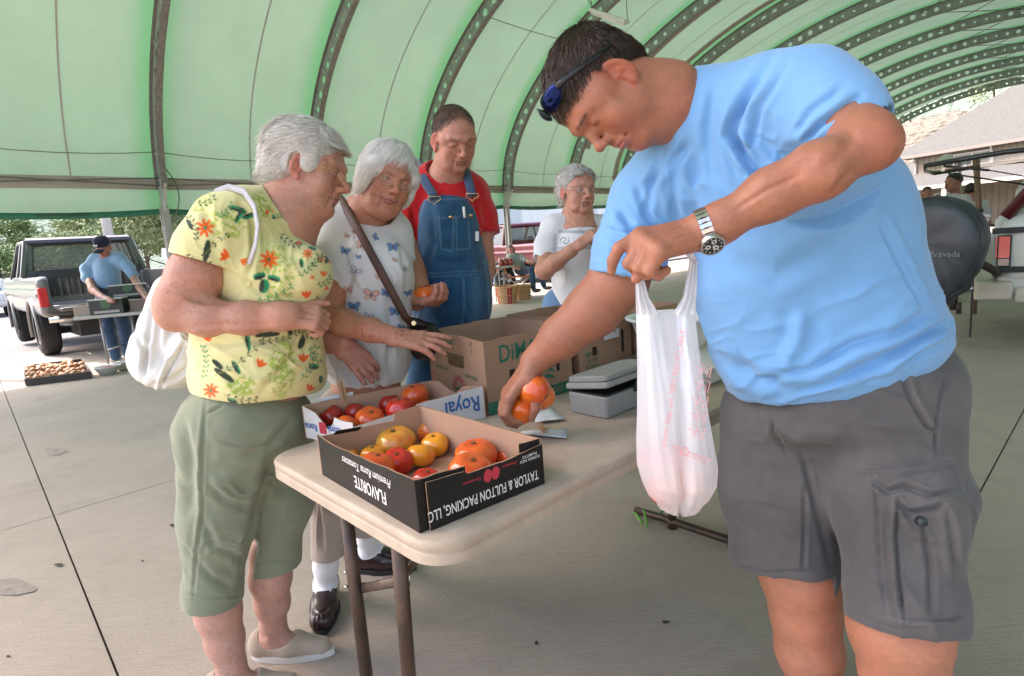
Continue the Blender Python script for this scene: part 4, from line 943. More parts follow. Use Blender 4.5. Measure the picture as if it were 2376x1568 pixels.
def make_hair(H, name, parent, shell, sets, col, mat_, var=.35, shcol=.7):
 Vs, Qs, Ns = shell; parts = [(Vs, Qs, np.tile(np.array(col) * shcol, (len(Vs), 1)) * (1 + var * (noise3(Vs * np.array([1, 1, .5]), 160) - .5))[:, None])]
 for st in sets:
  G, Q, r = strands(Vs, Ns, **st); seg2 = st.get('seg', 6) * 2 + 2; n = st['n']; cc = np.array(col) * (1 + var * r.uniform(-1, 1, (n, 1))); parts.append((G, Q, np.repeat(cc, seg2, 0)))
 V, Q, C = joinq(parts); me = qmesh(name, to_w(H, V), Q, mat_, wloc(parent), np.clip(C, 0, 1)); return link(name, me, parent)
M_skin = mat('skin', (.5, .3, .22), .52, attr='Col', bump=.35, bscale=330, bdist=.0015, sss=.10, spec=.4, detail=6, var=.16, vscale=90)
M_skin.node_tree.nodes['Principled BSDF'].inputs['Subsurface Scale'].default_value = .008
M_hair = mat('hair', (.5, .5, .5), .5, attr='Col', spec=.35)
def pool(fns):
 with ThreadPoolExecutor(4) as ex: return list(ex.map(lambda f: f(), fns))
def shoe(mb_list, base, fwd_, L_=.27, Wd=.095, H_=.07): pass
# ================================================================ young man in the blue shirt
TAN = (.375, .155, .09)
def cloth_mat(name, col, var=.06, bump=.25, bscale=650, rough=.85, attr=None, sheen=.25, vscale=6):
 return mat(name, col, rough, bump=bump, bscale=bscale, var=var, vscale=vscale, attr=attr, sheen=sheen, bdist=.0012, spec=.25, detail=2)
M_tee = cloth_mat('blue_jersey', (.165, .36, .62))
man_base = at(2000, 1300, 1.25); man_base[2] = 0
man = thing('person', 'young man in light blue T-shirt and grey cargo shorts bending over the table', 'person', tuple(man_base), 'people at the market')
def fwdvec(dx, dy, dz): return AX[0] * dx + AX[1] * dy + AX[2] * dz      # photo right, photo down, away
def man_head():
 f = N(fwdvec(-.30, .95, -.06)); up = fwdvec(-.95, -.30, -.10); up = N(up - f * (up @ f)); xx = np.cross(f, up)
 c = at(1434, 163, 1.055) - (xx * -.078 + f * -.006 + up * -.008) * .96
 return make_head(c, f, up, .96, [(at(1470, 212, 1.13), rm(76, 1.13)), (at(1545, 238, 1.14), rm(84, 1.14)), (at(1640, 285, 1.18), rm(72, 1.16))],
     dict(tone=TAN, fat=.85, lid=.75, look=(0, 1, -.7), seed=3, brow=(.05, .028, .02), browd=.95, lipcol=(.56, .20, .16), lip=1.25, nose=.88, ear=1.05, chin=-.004,
      haircol=(.05, .03, .022), hairline=lambda V: sm(.040, .052, V[:, 2] + .25 * np.maximum(0, -V[:, 1] - .01) * 1.6 - .9 * np.maximum(0, V[:, 1] - .045)) * (1 - sm(.075, .09, V[:, 1])) * .85))
A_ = [(1915, 225, 1.00, 92), (1992, 315, .90, 76), (2018, 340, .875, 60)]
F_ = [(2010, 338, .875, 61), (1900, 396, .88, 73), (1790, 450, .91, 62), (1665, 521, .945, 45), (1625, 534, .955, 43)]
def man_armL():
 s = Fig(*pbox(A_ + F_ + [(1500, 570, .96, 70)], .02), .0026); s.c(A_, .02); s.c(F_, .03); s.c([(2030, 325, .875, 38), (2042, 330, .878, 32)], .05)
 W = at(1612, 540, .955); D = fwdvec(-.93, .20, -.25); Nn = fwdvec(-.10, -.80, -.62)
 hand(s, W, D, Nn, -1 if np.cross(D, Nn) @ AX[2] < 0 else 1, [(.45, .75, .35), (1.0, 1.35, .9), (1.1, 1.4, .9), (1.15, 1.4, .9)], 1.0, .06, thumb_dir=fwdvec(-.62, .75, -.1), k=.010, fat=1.12)
 V, Q = s.mesh(); Nn = vnorm(V, Q); V = crease(V, Nn, [([(1985, 385), (1950, 425), (1930, 455)], 10, -.0018), ([(1880, 330), (1830, 380), (1740, 430)], 18, .003), ([(1990, 300), (1960, 350), (1900, 400)], 16, -.0018), ([(1700, 490), (1780, 440), (1860, 405)], 6, -.002), ([(1590, 520), (1560, 535)], 3, -.0015), ([(1592, 545), (1562, 556)], 3, -.0015)]); C = skin_color(V, V, TAN, .10, seed=1); P = pxy(V); C = mix(C, .25 * np.exp(-(np.hypot(P[:, 0] - 2050, P[:, 1] - 335) / 60) ** 2), (.38, .085, .055)); return V, Q, C
A2 = [(1470, 560, 1.31, 58), (1436, 650, 1.325, 66), (1375, 720, 1.35, 60), (1305, 780, 1.37, 46), (1240, 838, 1.395, 33)]
def man_armR():
 s = Fig(*pbox(A2 + [(1190, 930, 1.42, 90)], .02), .0026); s.c(A2, .03)
 W = at(1226, 850, 1.395); D = N(fwdvec(-.62, .78, .0)); Nn = N(fwdvec(-.80, -.50, -.22)); th = fwdvec(.30, .85, -.15)
 sd = -1 if np.cross(D, Nn) @ AX[0] < 0 else 1
 hand(s, W, D, Nn, sd, [(.45, .95, .6), (.40, .85, .6), (.38, .8, .5), (.35, .8, .5)], 1.0, .05, thumb=(.5, .6, .9), thumb_dir=th, k=.009, fat=1.08)
 V, Q = s.mesh(); return V, Q, skin_color(V, V, TAN, .10, seed=2)
def man_legs():
 P = []; out = []
 for pts in ([(1800, 1180, 1.37, 92), (1858, 1330, 1.36, 84)], [(2092, 1300, 1.15, 98), (2087, 1460, 1.15, 100)]):
  a = [(at(x, y, d), rm(r, d)) for x, y, d, r in pts]; k = a[-1][0]; ft = fwdvec(-1, 0, .15); ft[2] = 0; ft = N(ft)
  ch = a + [(k + np.array([0, 0, -.10]) - ft * .01, a[-1][1] * .86), (k + np.array([0, 0, -.20]) - ft * .02, a[-1][1] * .84), (np.array([k[0], k[1], .09]) - ft * .02, .042)]
  lo, hi = bounds([p for p, r in ch], .12); lo[2] = .06; s = Fig(lo, hi, .004); s.chain(ch, .03); s.ell(k + ft * .02 + np.array([0, 0, .0]), (.05, .05, .06), .04)
  V, Q = s.mesh(); out.append((V, Q, skin_color(V, V, (.50, .21, .12), .12, seed=4))); P.append((np.array([k[0], k[1], 0]) - ft * .02, ft))
 return out, P
def man_shirt():
 h = .0042; lo, hi = pbox([(1990, 800, 1.3, 330), (1700, 350, 1.2, 330), (1900, 250, 1.0, 160), (1440, 620, 1.31, 90)], .03); s = Fig(lo, hi, h)
 s.e(1905, 690, 1.27, 268, 235, 25, .20, .05); s.e(1940, 835, 1.29, 262, 120, -20, .20, .08)
 s.e(1800, 810, 1.27, 150, 130, 0, .15, .08); s.e(1740, 640, 1.24, 130, 150, 20, .14, .08)
 s.e(1790, 430, 1.20, 265, 225, 35, .19, .08); s.e(1960, 500, 1.22, 150, 190, -20, .15, .08)
 s.e(1690, 300, 1.17, 135, 110, 20, .13, .08)
 s.c([(1600, 245, 1.14, 84), (1665, 268, 1.16, 104), (1800, 228, 1.06, 108), (1885, 228, 1.00, 114)], .05)
 s.c([(1640, 330, 1.20, 110), (1540, 430, 1.28, 88), (1490, 480, 1.31, 78)], .07)
 s.c([(1872, 222, 1.00, 112), (1938, 264, .96, 106), (2030, 345, .905, 102)], .04)          # left sleeve
 s.c([(1500, 470, 1.31, 80), (1462, 580, 1.31, 82), (1450, 650, 1.315, 85)], .035)            # right sleeve
 # sleeve ends
 a, b = at(1962, 268, .955), at(2050, 345, .905); nn = N(b - a) + fwdvec(0, .15, 0); e = Fig(s.lo, hi, h)
 def cutcap(p0, r, n):   # cut only inside a ball region
  sp = Fig(s.lo, hi, h); sp.F = s.F.copy(); sp.cut(p0, n); X, Y, Z = s.ax[0][:, None, None], s.ax[1][None, :, None], s.ax[2][None, None, :]
  m = (X - p0[0]) ** 2 + (Y - p0[1]) ** 2 + (Z - p0[2]) ** 2 < r * r; s.F = np.where(m, sp.F, s.F)
 pA = at(1945, 278, .955); cutcap(pA + N(nn) * .06, .17, N(nn)); s.F = s.F
 s2 = pA; s.c([(1925, 252, .965, 96), (2075, 372, .89, 100)], .004, mode='sub')
 pB = at(1450, 640, 1.31); nb = N(at(1440, 725, 1.325) - at(1462, 600, 1.31)); cutcap(pB + nb * .0, .13, nb); s.c([(1455, 625, 1.31, 75), (1440, 760, 1.32, 80)], .004, mode='sub')
 # neck hole
 s.c([(1440, 220, 1.14, 118), (1515, 232, 1.14, 108)], .008, mode='sub'); s.e(1512, 268, 1.08, 52, 52, 0, .09, .008, 'sub')
 # hem: cut under a tilted plane and hollow a little
 P0, P1, P2 = at(1672, 930, 1.28), at(1840, 958, 1.12), at(2225, 800, 1.28); n = N(np.cross(P1 - P0, P2 - P0)); n = n if n[2] < 0 else -n; hemn = n; s.cut(P1, n, 0)
 s.F = s.F
 V, Q = s.mesh(); V = relax(V, Q, 3, .5); Nn = vnorm(V, Q)
 # broad folds
 w1 = noise3(V @ camM(62).T * np.array([.5, 3.0, 1.5]), 4.5) - .5; V = V + Nn * (w1 * .007)[:, None]
 w2 = noise3(V @ camM(-28).T * np.array([.6, 3.0, 1.6]), 9) - .5; V = V + Nn * (w2 * .0035)[:, None]
 L = []
 def F(*p, w=10, a=-.008): L.append((list(p), w, a))
 F((1795, 130), (1725, 230), (1700, 310), (1735, 400), (1800, 450), w=11, a=-.010); F((1830, 150), (1760, 250), (1745, 340), (1800, 420), w=9, a=-.006)   # armhole seam
 F((1700, 310), (1760, 400), (1850, 440), w=12, a=-.012); F((1690, 330), (1760, 440), (1830, 470), w=10, a=.008)
 F((2000, 220), (1905, 290), (1870, 330), w=8, a=-.010); F((1960, 200), (1880, 260), (1850, 310), w=9, a=-.006)
 F((1740, 220), (1690, 300), w=8, a=-.006); F((1660, 200), (1640, 300), (1650, 420), w=12, a=-.006); F((1700, 210), (1670, 320), (1700, 440), w=12, a=.005)
 F((1590, 330), (1560, 420), (1570, 520), w=11, a=-.006); F((1540, 350), (1510, 430), (1500, 500), w=10, a=-.008); F((1620, 340), (1610, 440), (1630, 560), w=14, a=-.006)
 for y0 in (520, 550, 578, 604): F((1410, y0), (1460, y0 + 16), (1530, y0 + 6), w=7, a=-.006)
 F((1430, 470), (1470, 540), (1530, 600), w=10, a=-.009); F((1475, 420), (1500, 500), (1560, 570), w=9, a=-.007)
 F((2040, 520), (2090, 620), (2140, 720), w=5, a=-.004); F((2060, 500), (2110, 600), (2165, 720), w=9, a=.003)            # side seam
 F((2160, 720), (2080, 770), (1980, 800), (1880, 850), w=12, a=-.010); F((2200, 745), (2120, 790), (2020, 840), (1930, 880), w=10, a=-.009); F((2205, 770), (2130, 800), (2040, 862), w=10, a=.008)
 F((1700, 830), (1760, 880), (1810, 880), w=16, a=-.012); F((1810, 860), (1850, 790), (1860, 720), w=18, a=.008); F((1790, 870), (1880, 860), (1960, 820), w=10, a=-.006)
 F((1640, 780), (1690, 850), (1740, 890), w=12, a=-.006); F((1850, 910), (1950, 880), (2050, 840), w=8, a=-.005)
 F((1606, 150), (1592, 220), (1575, 290), (1560, 325), w=5, a=.002); F((1618, 155), (1604, 225), (1588, 296), (1570, 335), w=3, a=-.002); F((1690, 928), (1800, 945), (1900, 915), (2040, 855), (2200, 800), w=5, a=-.0022)      # hem stitching
 F((1700, 600), (1800, 640), (1950, 560), w=26, a=-.006); F((1600, 330), (1540, 395), (1480, 450), w=10, a=-.005)
 V = crease(V, Nn, L); V = wrinkle(V, Nn, camM(60), 9, .010, [(1745, 330, 90), (1850, 300, 90), (1600, 420, 90)]); V = wrinkle(V, Nn, camM(-25), 9, .011, [(2050, 780, 150), (1780, 860, 110), (1950, 880, 90), (1650, 780, 70)], 5); V = wrinkle(V, Nn, camM(12), 12, .008, [(1455, 560, 75)], 9); V = relax(V, Q, 1, .3)
 return V, Q
def man_shorts():
 h = .0044; lo, hi = pbox([(1960, 930, 1.28, 320), (1800, 1300, 1.36, 150), (2090, 1420, 1.14, 185)], .03); s = Fig(lo, hi, h)
 s.e(1950, 900, 1.29, 268, 150, -18, .185, .05)
 s.c([(2050, 940, 1.24, 178), (2078, 1150, 1.19, 168), (2098, 1400, 1.14, 152), (2110, 1560, 1.12, 152)], .05); s.c([(2110, 900, 1.24, 125), (2130, 1000, 1.22, 100)], .06)
 s.c([(1800, 960, 1.37, 138), (1803, 1120, 1.38, 142), (1815, 1300, 1.37, 132), (1820, 1420, 1.37, 132)], .04)
 s.e(2165, 1210, 1.10, 78, 160, -4, .07, .03); s.e(2215, 1150, 1.14, 45, 60, 20, .05, .03)       # cargo pocket
 # leg ends
 def cutreg(p, n, mask):
  F0 = s.F.copy(); s.cut(p, n); X, Y, Z = s.ax[0][:, None, None], s.ax[1][None, :, None], s.ax[2][None, None, :]; s.F = np.where(mask(X, Y, Z), s.F, F0)
 aR, aL = at(1803, 1300, 1.37), at(2100, 1452, 1.13); mid = CP; ax_ = N(np.cross(at(1936, 1200, 1) - CP, at(1934, 1400, 1) - CP)); ax_ = ax_ if ax_ @ AX[0] > 0 else -ax_
 left = lambda X, Y, Z: ((X - mid[0]) * ax_[0] + (Y - mid[1]) * ax_[1] + (Z - mid[2]) * ax_[2]) > 0
 nL = N(at(2112, 1600, 1.11) - at(2090, 1300, 1.16)); nR = N(at(1806, 1420, 1.37) - at(1795, 1200, 1.37))
 cutreg(aL, nL, left); cutreg(aR, nR, lambda X, Y, Z: ~left(X, Y, Z))
 s.c([(2096, 1380, 1.145, 136), (2110, 1600, 1.12, 142)], .004, mode='sub'); s.c([(1815, 1270, 1.37, 114), (1820, 1450, 1.37, 120)], .004, mode='sub')
 V, Q = s.mesh(); V = relax(V, Q, 2, .5); Nn = vnorm(V, Q)
 w1 = noise3(V @ camM(85).T * np.array([.6, 2.4, 1.4]), 6) - .5; V = V + Nn * (w1 * .010)[:, None]; w2 = noise3(V, 28) - .5; V = V + Nn * (w2 * .0035)[:, None]
 L = []
 def F(*p, w=7, a=-.004): L.append((list(p), w, a))
 F((2085, 850), (2110, 930), (2150, 990), (2172, 1000), w=5, a=-.006); F((2100, 845), (2125, 920), (2165, 985), w=8, a=.004); F((2198, 860), (2180, 930), (2170, 1000), (2172, 1060), w=5, a=-.006)   # slash pocket
 F((1985, 1080), (2040, 1085), (2130, 1075), (2210, 1062), w=4, a=-.004); F((1988, 1100), (2080, 1105), (2220, 1080), w=4, a=-.003); F((2010, 1105), (2060, 1140), (2100, 1128), (2160, 1150), (2240, 1135), w=7, a=-.010)
 F((2030, 1100), (2035, 1200), (2040, 1330), (2060, 1420), w=4, a=-.005); F((2075, 1150), (2068, 1240), (2075, 1340), (2090, 1445), w=6, a=.007); F((2084, 1160), (2078, 1240), (2085, 1340), (2098, 1440), w=4, a=-.006)
 F((2140, 1190), (2150, 1260), (2160, 1330), (2160, 1430), w=8, a=-.007); F((2075, 1160), (2110, 1190), (2170, 1180), (2190, 1165), w=7, a=-.010); F((2200, 1180), (2210, 1260), (2220, 1330), w=9, a=-.008); F((2080, 1180), (2120, 1240), (2200, 1250), w=12, a=.005)
 F((2060, 1425), (2110, 1440), (2200, 1440), (2245, 1425), w=4, a=-.005); F((1960, 1380), (2000, 1430), (2060, 1455), (2150, 1460), w=4, a=-.004)
 F((1700, 1312), (1790, 1328), (1900, 1322), w=4, a=-.004); F((1865, 1130), (1867, 1230), (1862, 1330), w=5, a=-.004)
 F((1790, 975), (1800, 1010), (1830, 1055), w=5, a=-.005); F((1860, 1040), (1880, 1130), (1905, 1220), (1930, 1330), w=8, a=-.004); F((1820, 1040), (1920, 1040), (2010, 1060), w=14, a=-.004); F((1830, 1010), (1940, 1000), (2060, 1020), w=16, a=.003)
 V = crease(V, Nn, L); V = wrinkle(V, Nn, camM(10), 9, .008, [(1850, 1050, 130), (2050, 980, 120), (1760, 1250, 120)]); V = wrinkle(V, Nn, camM(80), 10, .007, [(2080, 1380, 120), (2180, 1200, 90)], 4); C = np.tile(np.array([.105, .098, .094]), (len(V), 1)); P = pxy(V)
 # worn, lighter seam edges
 for pts, wd in (([(2075, 1150), (2068, 1240), (2075, 1340), (2090, 1445)], 3.5), ([(1985, 1080), (2040, 1085), (2130, 1075), (2210, 1062)], 3), ([(2100, 845), (2125, 920), (2165, 990)], 3), ([(2030, 1100), (2035, 1200), (2040, 1330), (2060, 1420)], 2), ([(2012, 1110), (2060, 1143), (2100, 1131), (2160, 1153), (2240, 1138)], 3.5), ([(2060, 1432), (2110, 1446), (2200, 1446)], 3), ([(2082, 1165), (2110, 1195), (2165, 1186)], 3)):
  d = np.min([segd(P, a, b)[0] for a, b in zip(pts[:-1], pts[1:])], 0); C = mix(C,   .35 * np.exp(-(d / wd) ** 2) * (.4 + 1.0 * noise3(V, 160)), (.20, .19, .18))
 C *= (1 + .25 * (noise3(V, 14) - .5) + .15 * (noise3(V, 60) - .5))[:, None]
 return V, Q, C
hd, aL, aR, (lg, feet), sh, so = pool([man_head, man_armL, man_armR, man_legs, man_shirt, man_shorts])
tor = Fig(*pbox([(1900, 800, 1.27, 200), (1700, 350, 1.18, 140)], .05), .012); tor.c([(1930, 900, 1.27, 170), (1860, 600, 1.24, 150), (1690, 330, 1.19, 95), (1570, 245, 1.17, 66)], .05); tor.c([(1660, 320, 1.17, 70), (1900, 225, 1.0, 80)], .05); tor.c([(1640, 350, 1.19, 70), (1470, 520, 1.31, 60)], .05); tor.c([(1990, 900, 1.25, 90), (2060, 1300, 1.16, 80)], .04); tor.c([(1840, 950, 1.33, 80), (1800, 1200, 1.37, 70)], .04)
tv, tq = tor.mesh()
V, Q, C = joinq([(hd['V'], hd['Q'], hd['C']), aL, aR] + lg + [(tv, tq, np.tile(np.array(TAN), (len(tv), 1)))])
link('body', qmesh('body', V, Q, M_skin, man_base, C), man)
o = link('t_shirt', qmesh('t_shirt', sh[0], sh[1], M_tee, man_base), man)
M_short = cloth_mat('grey_twill', (.1, .1, .1), attr='Col', bump=.35, bscale=500, sheen=.15)
o = link('cargo_shorts', qmesh('cargo_shorts', so[0], so[1], M_short, man_base, so[2]), man)
m = MB(); q = at(2142, 1212, 1.02); m.lathe([(0, .003), (.007, .003), (.009, .0), (.009, -.01)], at(2142, 1212, 1.035), ax=-AX[2], n=14); ob = part('button', m, mat('dark_button', (.03, .04, .045), .4), bpy.data.objects[o.name], True)
# hair: dark, short
def hflow(p, n): d = np.stack([p[:, 0] * .25, np.full(len(p), .55) + p[:, 1] * 2, -.35 - .9 * np.clip((.06 - p[:, 2]) * 8, -1, 1)], 1); return d
HM = hd
capm = [((0, -.016, .040), (.0815, .1035, .089), .01)]
s = SDF((-.13, -.16, -.13), (.13, .15, .16), .003); s.ell((0, -.016, .038), (.0805, .1025, .0855), .01); s.ell((0, -.055, -.010), (.066, .058, .062), .02)
s.cut((0, .030, .018), N((0, .62, -.80)), .012); s.cut((0, -.01, -.030), N((0, .55, -.85)), .012)
for q in (-1, 1): s.ell((q * .083, -.012, -.014), (.02, .026, .040), .004, 'sub'); pass
V, Q = s.mesh(); Nn = vnorm(V, Q); V = V + Nn * (.003 * (noise3(V, 90) - .5))[:, None]
sets = [dict(n=15000, flow=hflow, L_=.015, w_=.0011, seg=3, lift=.5, seed=5, jit=.5), dict(n=3500, flow=hflow, L_=.020, w_=.0011, seg=4, lift=.4, seed=6, jit=.4, mask=V[:, 2] > .07), dict(n=2600, flow=hflow, L_=.017, w_=.0011, seg=4, lift=.3, seed=16, jit=.4, mask=(V[:, 1] > .03) & (V[:, 2] > .045))]
make_hair(HM, 'hair', man, (V, Q, Nn), sets, (.048, .030, .021), M_hair, .5, .6)
# shoes
M_sole = mat('sole', (.5, .48, .44), .7); M_sneak = mat('sneaker', (.25, .25, .26), .7, var=.1)
for p, f in feet:
 s = SDF(p - .2, p + .2 + np.array([0, 0, .0]), .004); b = p + np.array([0, 0, .045]); s.chain([(b - f * .05, .045), (b + f * .06, .048), (b + f * .15 - np.array([0, 0, .008]), .036)], .02); s.cone(b, b + np.array([0, 0, .06]), .045, .045, .02); s.cut(p + np.array([0, 0, .012]), (0, 0, -1)); V, Q = s.mesh(); sh_ = link('shoe', qmesh('shoe', V, Q, M_sneak, man_base), man)
 m = MB(); m.tube([p - f * .09 + np.array([0, 0, .008]), p + f * .18 + np.array([0, 0, .008])], .045, 16, flat=.16); part('sole', m, M_sole, sh_, True)
# sunglasses pushed up on the hair
sg = thing('sunglasses', 'black wraparound sunglasses with blue lenses pushed up on the dark hair', 'sunglasses', tuple(to_w(hd, (0, .1, .07))))
M_blk = mat('gloss_black', (.008, .008, .009), .2); G = lambda *p: to_w(hd, p)
m = MB(); arm = [G(-.084, -.046, .020), G(-.089, -.012, .040), G(-.086, .020, .062), G(-.076, .048, .083), G(-.068, .062, .092)]; m.tube(arm, [.0022, .003, .0034, .004, .005], 8, flat=1.5); arm2 = [G(.084, -.046, .020), G(.089, -.012, .040), G(.086, .020, .062), G(.068, .062, .092)]; part('temple', m, M_blk, sg, True); m = MB(); m.tube(arm2, .003, 8); part('temple', m, M_blk, sg, True)
for q in (-1, 1):
 def LP(u, t): z = .112 - .030 * t - .008 * u; return G(q * (.014 + .052 * u), .088 - .034 * u * u - .35 * (z - .09) - .006 * (2 * t - 1) ** 2, z)
 R = [[LP(.5 + .52 * r_ * math.copysign(abs(math.cos(t)) ** .7, math.cos(t)), .5 + .55 * r_ * math.copysign(abs(math.sin(t)) ** .8, math.sin(t)) * (1 - .25 * math.cos(t))) for t in np.linspace(0, 2 * math.pi, 33)[:-1]] for r_ in (.02, .4, .75, 1.0)]
 m = MB(); m.grid(R, wrap=True, flip=q > 0); l = part('lens', m, mat('mirror_lens', (.008, .018, .09), .08, metal=.9), sg, True); md = l.modifiers.new('t', 'SOLIDIFY'); md.thickness = .0025; md.offset = 0
 m = MB(); m.tube(R[-1], .0017, 6, closed=True); part('rim', m, M_blk, sg, True)
# wrist watch
wc, wd_ = at(1636, 532, .95), N(at(1665, 520, .945) - at(1612, 540, .955)); watch = thing('wrist_watch', 'steel bracelet watch with a dark round dial on the young man\'s left wrist', 'watch', tuple(wc))
M_st = mat('watch_steel', (.62, .60, .57), .22, metal=1.0, bump=.1, bscale=200)
x, y, _ = frame(wd_, AX[1]); rw = rm(46, .95)
m = MB()
for k in range(26):
 a = 2 * math.pi * k / 26; p = wc + (x * math.cos(a) + y * math.sin(a)) * (rw + .0015); Zr = x * math.cos(a) + y * math.sin(a); Tn = np.cross(wd_, Zr)
 for e, wl in ((-.0065, .0028), (0, .0036), (.0065, .0028)): m.box((-wl, -.0036 if e else -.003, -.0018), (wl, .0036 if e else .003, .0018 + (.0006 if e == 0 else 0)), o=p + wd_ * e, X=wd_, Y=Tn, Z=Zr)
part('bracelet', m, M_st, watch, auto=30)
zf = N(-AX[2] * .70 + AX[1] * .72 + AX[0] * .12); zf = N(zf - wd_ * (zf @ wd_)); fc = wc + zf * (rw + .004)
m = MB(); m.lathe([(0, -.004), (.0185, -.004), (.0205, 0), (.0205, .005), (.0185, .0075), (.0165, .0078), (.016, .006), (0, .006)], fc, ax=zf, n=36); m.lathe([(0, 0), (.003, 0), (.003, .005), (0, .005)], fc + np.cross(wd_, zf) * 0 - wd_ * .021, ax=-wd_, n=10); part('case', m, M_st, watch, auto=40)
m = MB(); m.lathe([(0, .0063), (.0158, .0063)], fc, ax=zf, n=32, cap=False); dial = part('dial', m, mat('dial', (.02, .022, .025), .3), watch)
m = MB(); X_, Y_, Z_ = frame(zf, wd_)
for a0, r0 in ((0.6, .0075), (2.7, .0075), (4.7, .0075)): m.lathe([(.0022, .0068), (.0042, .0068)], fc + (X_ * math.cos(a0) + Y_ * math.sin(a0)) * r0, ax=zf, n=16, cap=False)
for k in range(12):
 a = k * math.pi / 6; m.box((.0122, -.0006, .0067), (.015, .0006, .007), o=fc, X=X_ * math.cos(a) + Y_ * math.sin(a), Y=-X_ * math.sin(a) + Y_ * math.cos(a), Z=zf)
m.box((0, -.0006, .0069), (.010, .0006, .0072), o=fc, X=X_, Y=Y_, Z=zf); m.box((0, -.0005, .0069), (.006, .0005, .0072), o=fc, X=N(Y_ + X_ * .3), Y=X_, Z=zf)
part('marker', m, mat('dial_marker', (.6, .6, .58), .3), watch)
# tomatoes held in his right hand
for x_, y_, d_, r_, k, lab in ((1240, 905, 1.385, 39, 'mix', 'upper orange-red tomato gripped in the young man\'s right hand'), (1209, 952, 1.40, 34, 'orange', 'lower orange tomato gripped in the young man\'s right hand'), (1256, 918, 1.43, 33, 'peach', 'paler tomato behind the other two in the young man\'s right hand')):
 tomato(x_, y_, r_, k, lab, 'tomatoes in the young man\'s hand', d=d_, flat=.92, tilt=(2.2, .5))
# ================================================================ elderly woman in the flowered blouse
PALE = (.52, .26, .18)
G_old = dict(tone=PALE, age=1.0, frk=.35)
lb = on(650, 1540); lady1 = thing('person', 'elderly woman with short grey hair in yellow flowered blouse and sage capri trousers', 'person', tuple(lb), 'people at the market')
def l1_head():
 return make_head(at(716, 391, 1.62), fwdvec(.974, .225, .10), fwdvec(.225, -.974, -.05), 1.0, [(at(690, 440, 1.64), rm(56, 1.64)), (at(668, 492, 1.62), rm(72, 1.62)), (at(645, 560, 1.62), rm(85, 1.62))],
     dict(G_old, fat=.55, lid=.45, look=(0, 1, -.5), nose=1.1, seed=11, brow=(.35, .25, .2), browd=.35, lipcol=(.42, .19, .15), ear=1.08))
def l1_arm():
 u = [(500, 560, 1.50, 62), (455, 640, 1.47, 72), (425, 690, 1.455, 62), (408, 722, 1.45, 44)]; f_ = [(412, 728, 1.45, 43), (480, 738, 1.45, 45), (570, 738, 1.46, 40), (655, 734, 1.47, 32), (676, 732, 1.475, 29)]
 s = Fig(*pbox(u + f_ + [(740, 730, 1.5, 45)], .02), .0026); s.c(u, .02); s.c(f_, .03); s.c([(392, 700, 1.44, 34), (398, 728, 1.445, 34)], .03)
 hand(s, at(662, 730, 1.473), fwdvec(.93, .06, .28), fwdvec(.12, -.55, -.82), -1, [(.75, 1.3, .9), (.85, 1.3, .9), (.9, 1.3, .9), (.95, 1.3, .9)], .88, .07, thumb_dir=fwdvec(.80, -.35, .45), k=.009, fat=1.12)
 V, Q = s.mesh(); Nn = vnorm(V, Q); V = crease(V, Nn, [([(430, 690), (480, 700), (540, 700)], 8, -.004), ([(430, 768), (520, 762), (640, 762)], 6, .003), ([(690, 720), (725, 722)], 3, -.002), ([(690, 736), (728, 738)], 3, -.002)])
 return V, Q, skin_color(V, V, PALE, .16, .55, 21)
def l1_arm2():
 f_ = [(690, 770, 1.80, 34), (760, 788, 1.76, 31), (798, 797, 1.74, 27)]; s = Fig(*pbox(f_ + [(850, 830, 1.72, 50)], .02), .0028); s.c(f_, .02)
 hand(s, at(795, 796, 1.74), fwdvec(.72, .68, -.12), fwdvec(.35, -.35, -.88), 1, [(.15, .35, .25), (.2, .4, .3), (.25, .45, .3), (.3, .5, .3)], .92, .10, thumb_dir=fwdvec(.95, .25, .1), k=.008, fat=1.05)
 V, Q = s.mesh(); return V, Q, skin_color(V, V, (.50, .235, .175), .16, 1.0, 23)
def l1_legs():
 out = []
 for pts in ([(505, 1330, 1.60, 50), (507, 1420, 1.61, 46)], [(626, 1280, 1.72, 45), (628, 1340, 1.73, 43)]):
  a = [(at(x, y, d), rm(r, d)) for x, y, d, r in pts]; k = a[-1][0]; near = pts[0][0] < 560; fdir = fwdvec(1, 0, -.05 if not near else .1); fdir[2] = 0; fdir = N(fdir)
  g0 = on(645, 1520, .0) if not near else np.array([k[0], k[1], 0]) + fdir * .01; an = np.array([g0[0], g0[1], .08])
  ch = a + [(k * .55 + an * .45, a[-1][1] * .84), (an + np.array([0, 0, .03]), .034), (an, .036)]
  lo, hi = bounds([p for p, r in ch], .06); hi = hi + fdir * .12; lo = np.minimum(lo, an - .1); lo[2] = .0; s = Fig(np.minimum(lo, hi - .1), np.maximum(hi, an + .16), .0035); s.chain(ch, .03); s.cone(an - fdir * .03 - np.array([0, 0, .035]), an + fdir * .10 - np.array([0, 0, .045]), .034, .030, .03); s.ell(an + np.cross(fdir, (0, 0, 1)) * .028, (.014, .014, .014), .01)
  V, Q = s.mesh(); out.append((V, Q, skin_color(V, V, (.55, .31, .24), .12, .5, 25), g0, fdir))
 return out
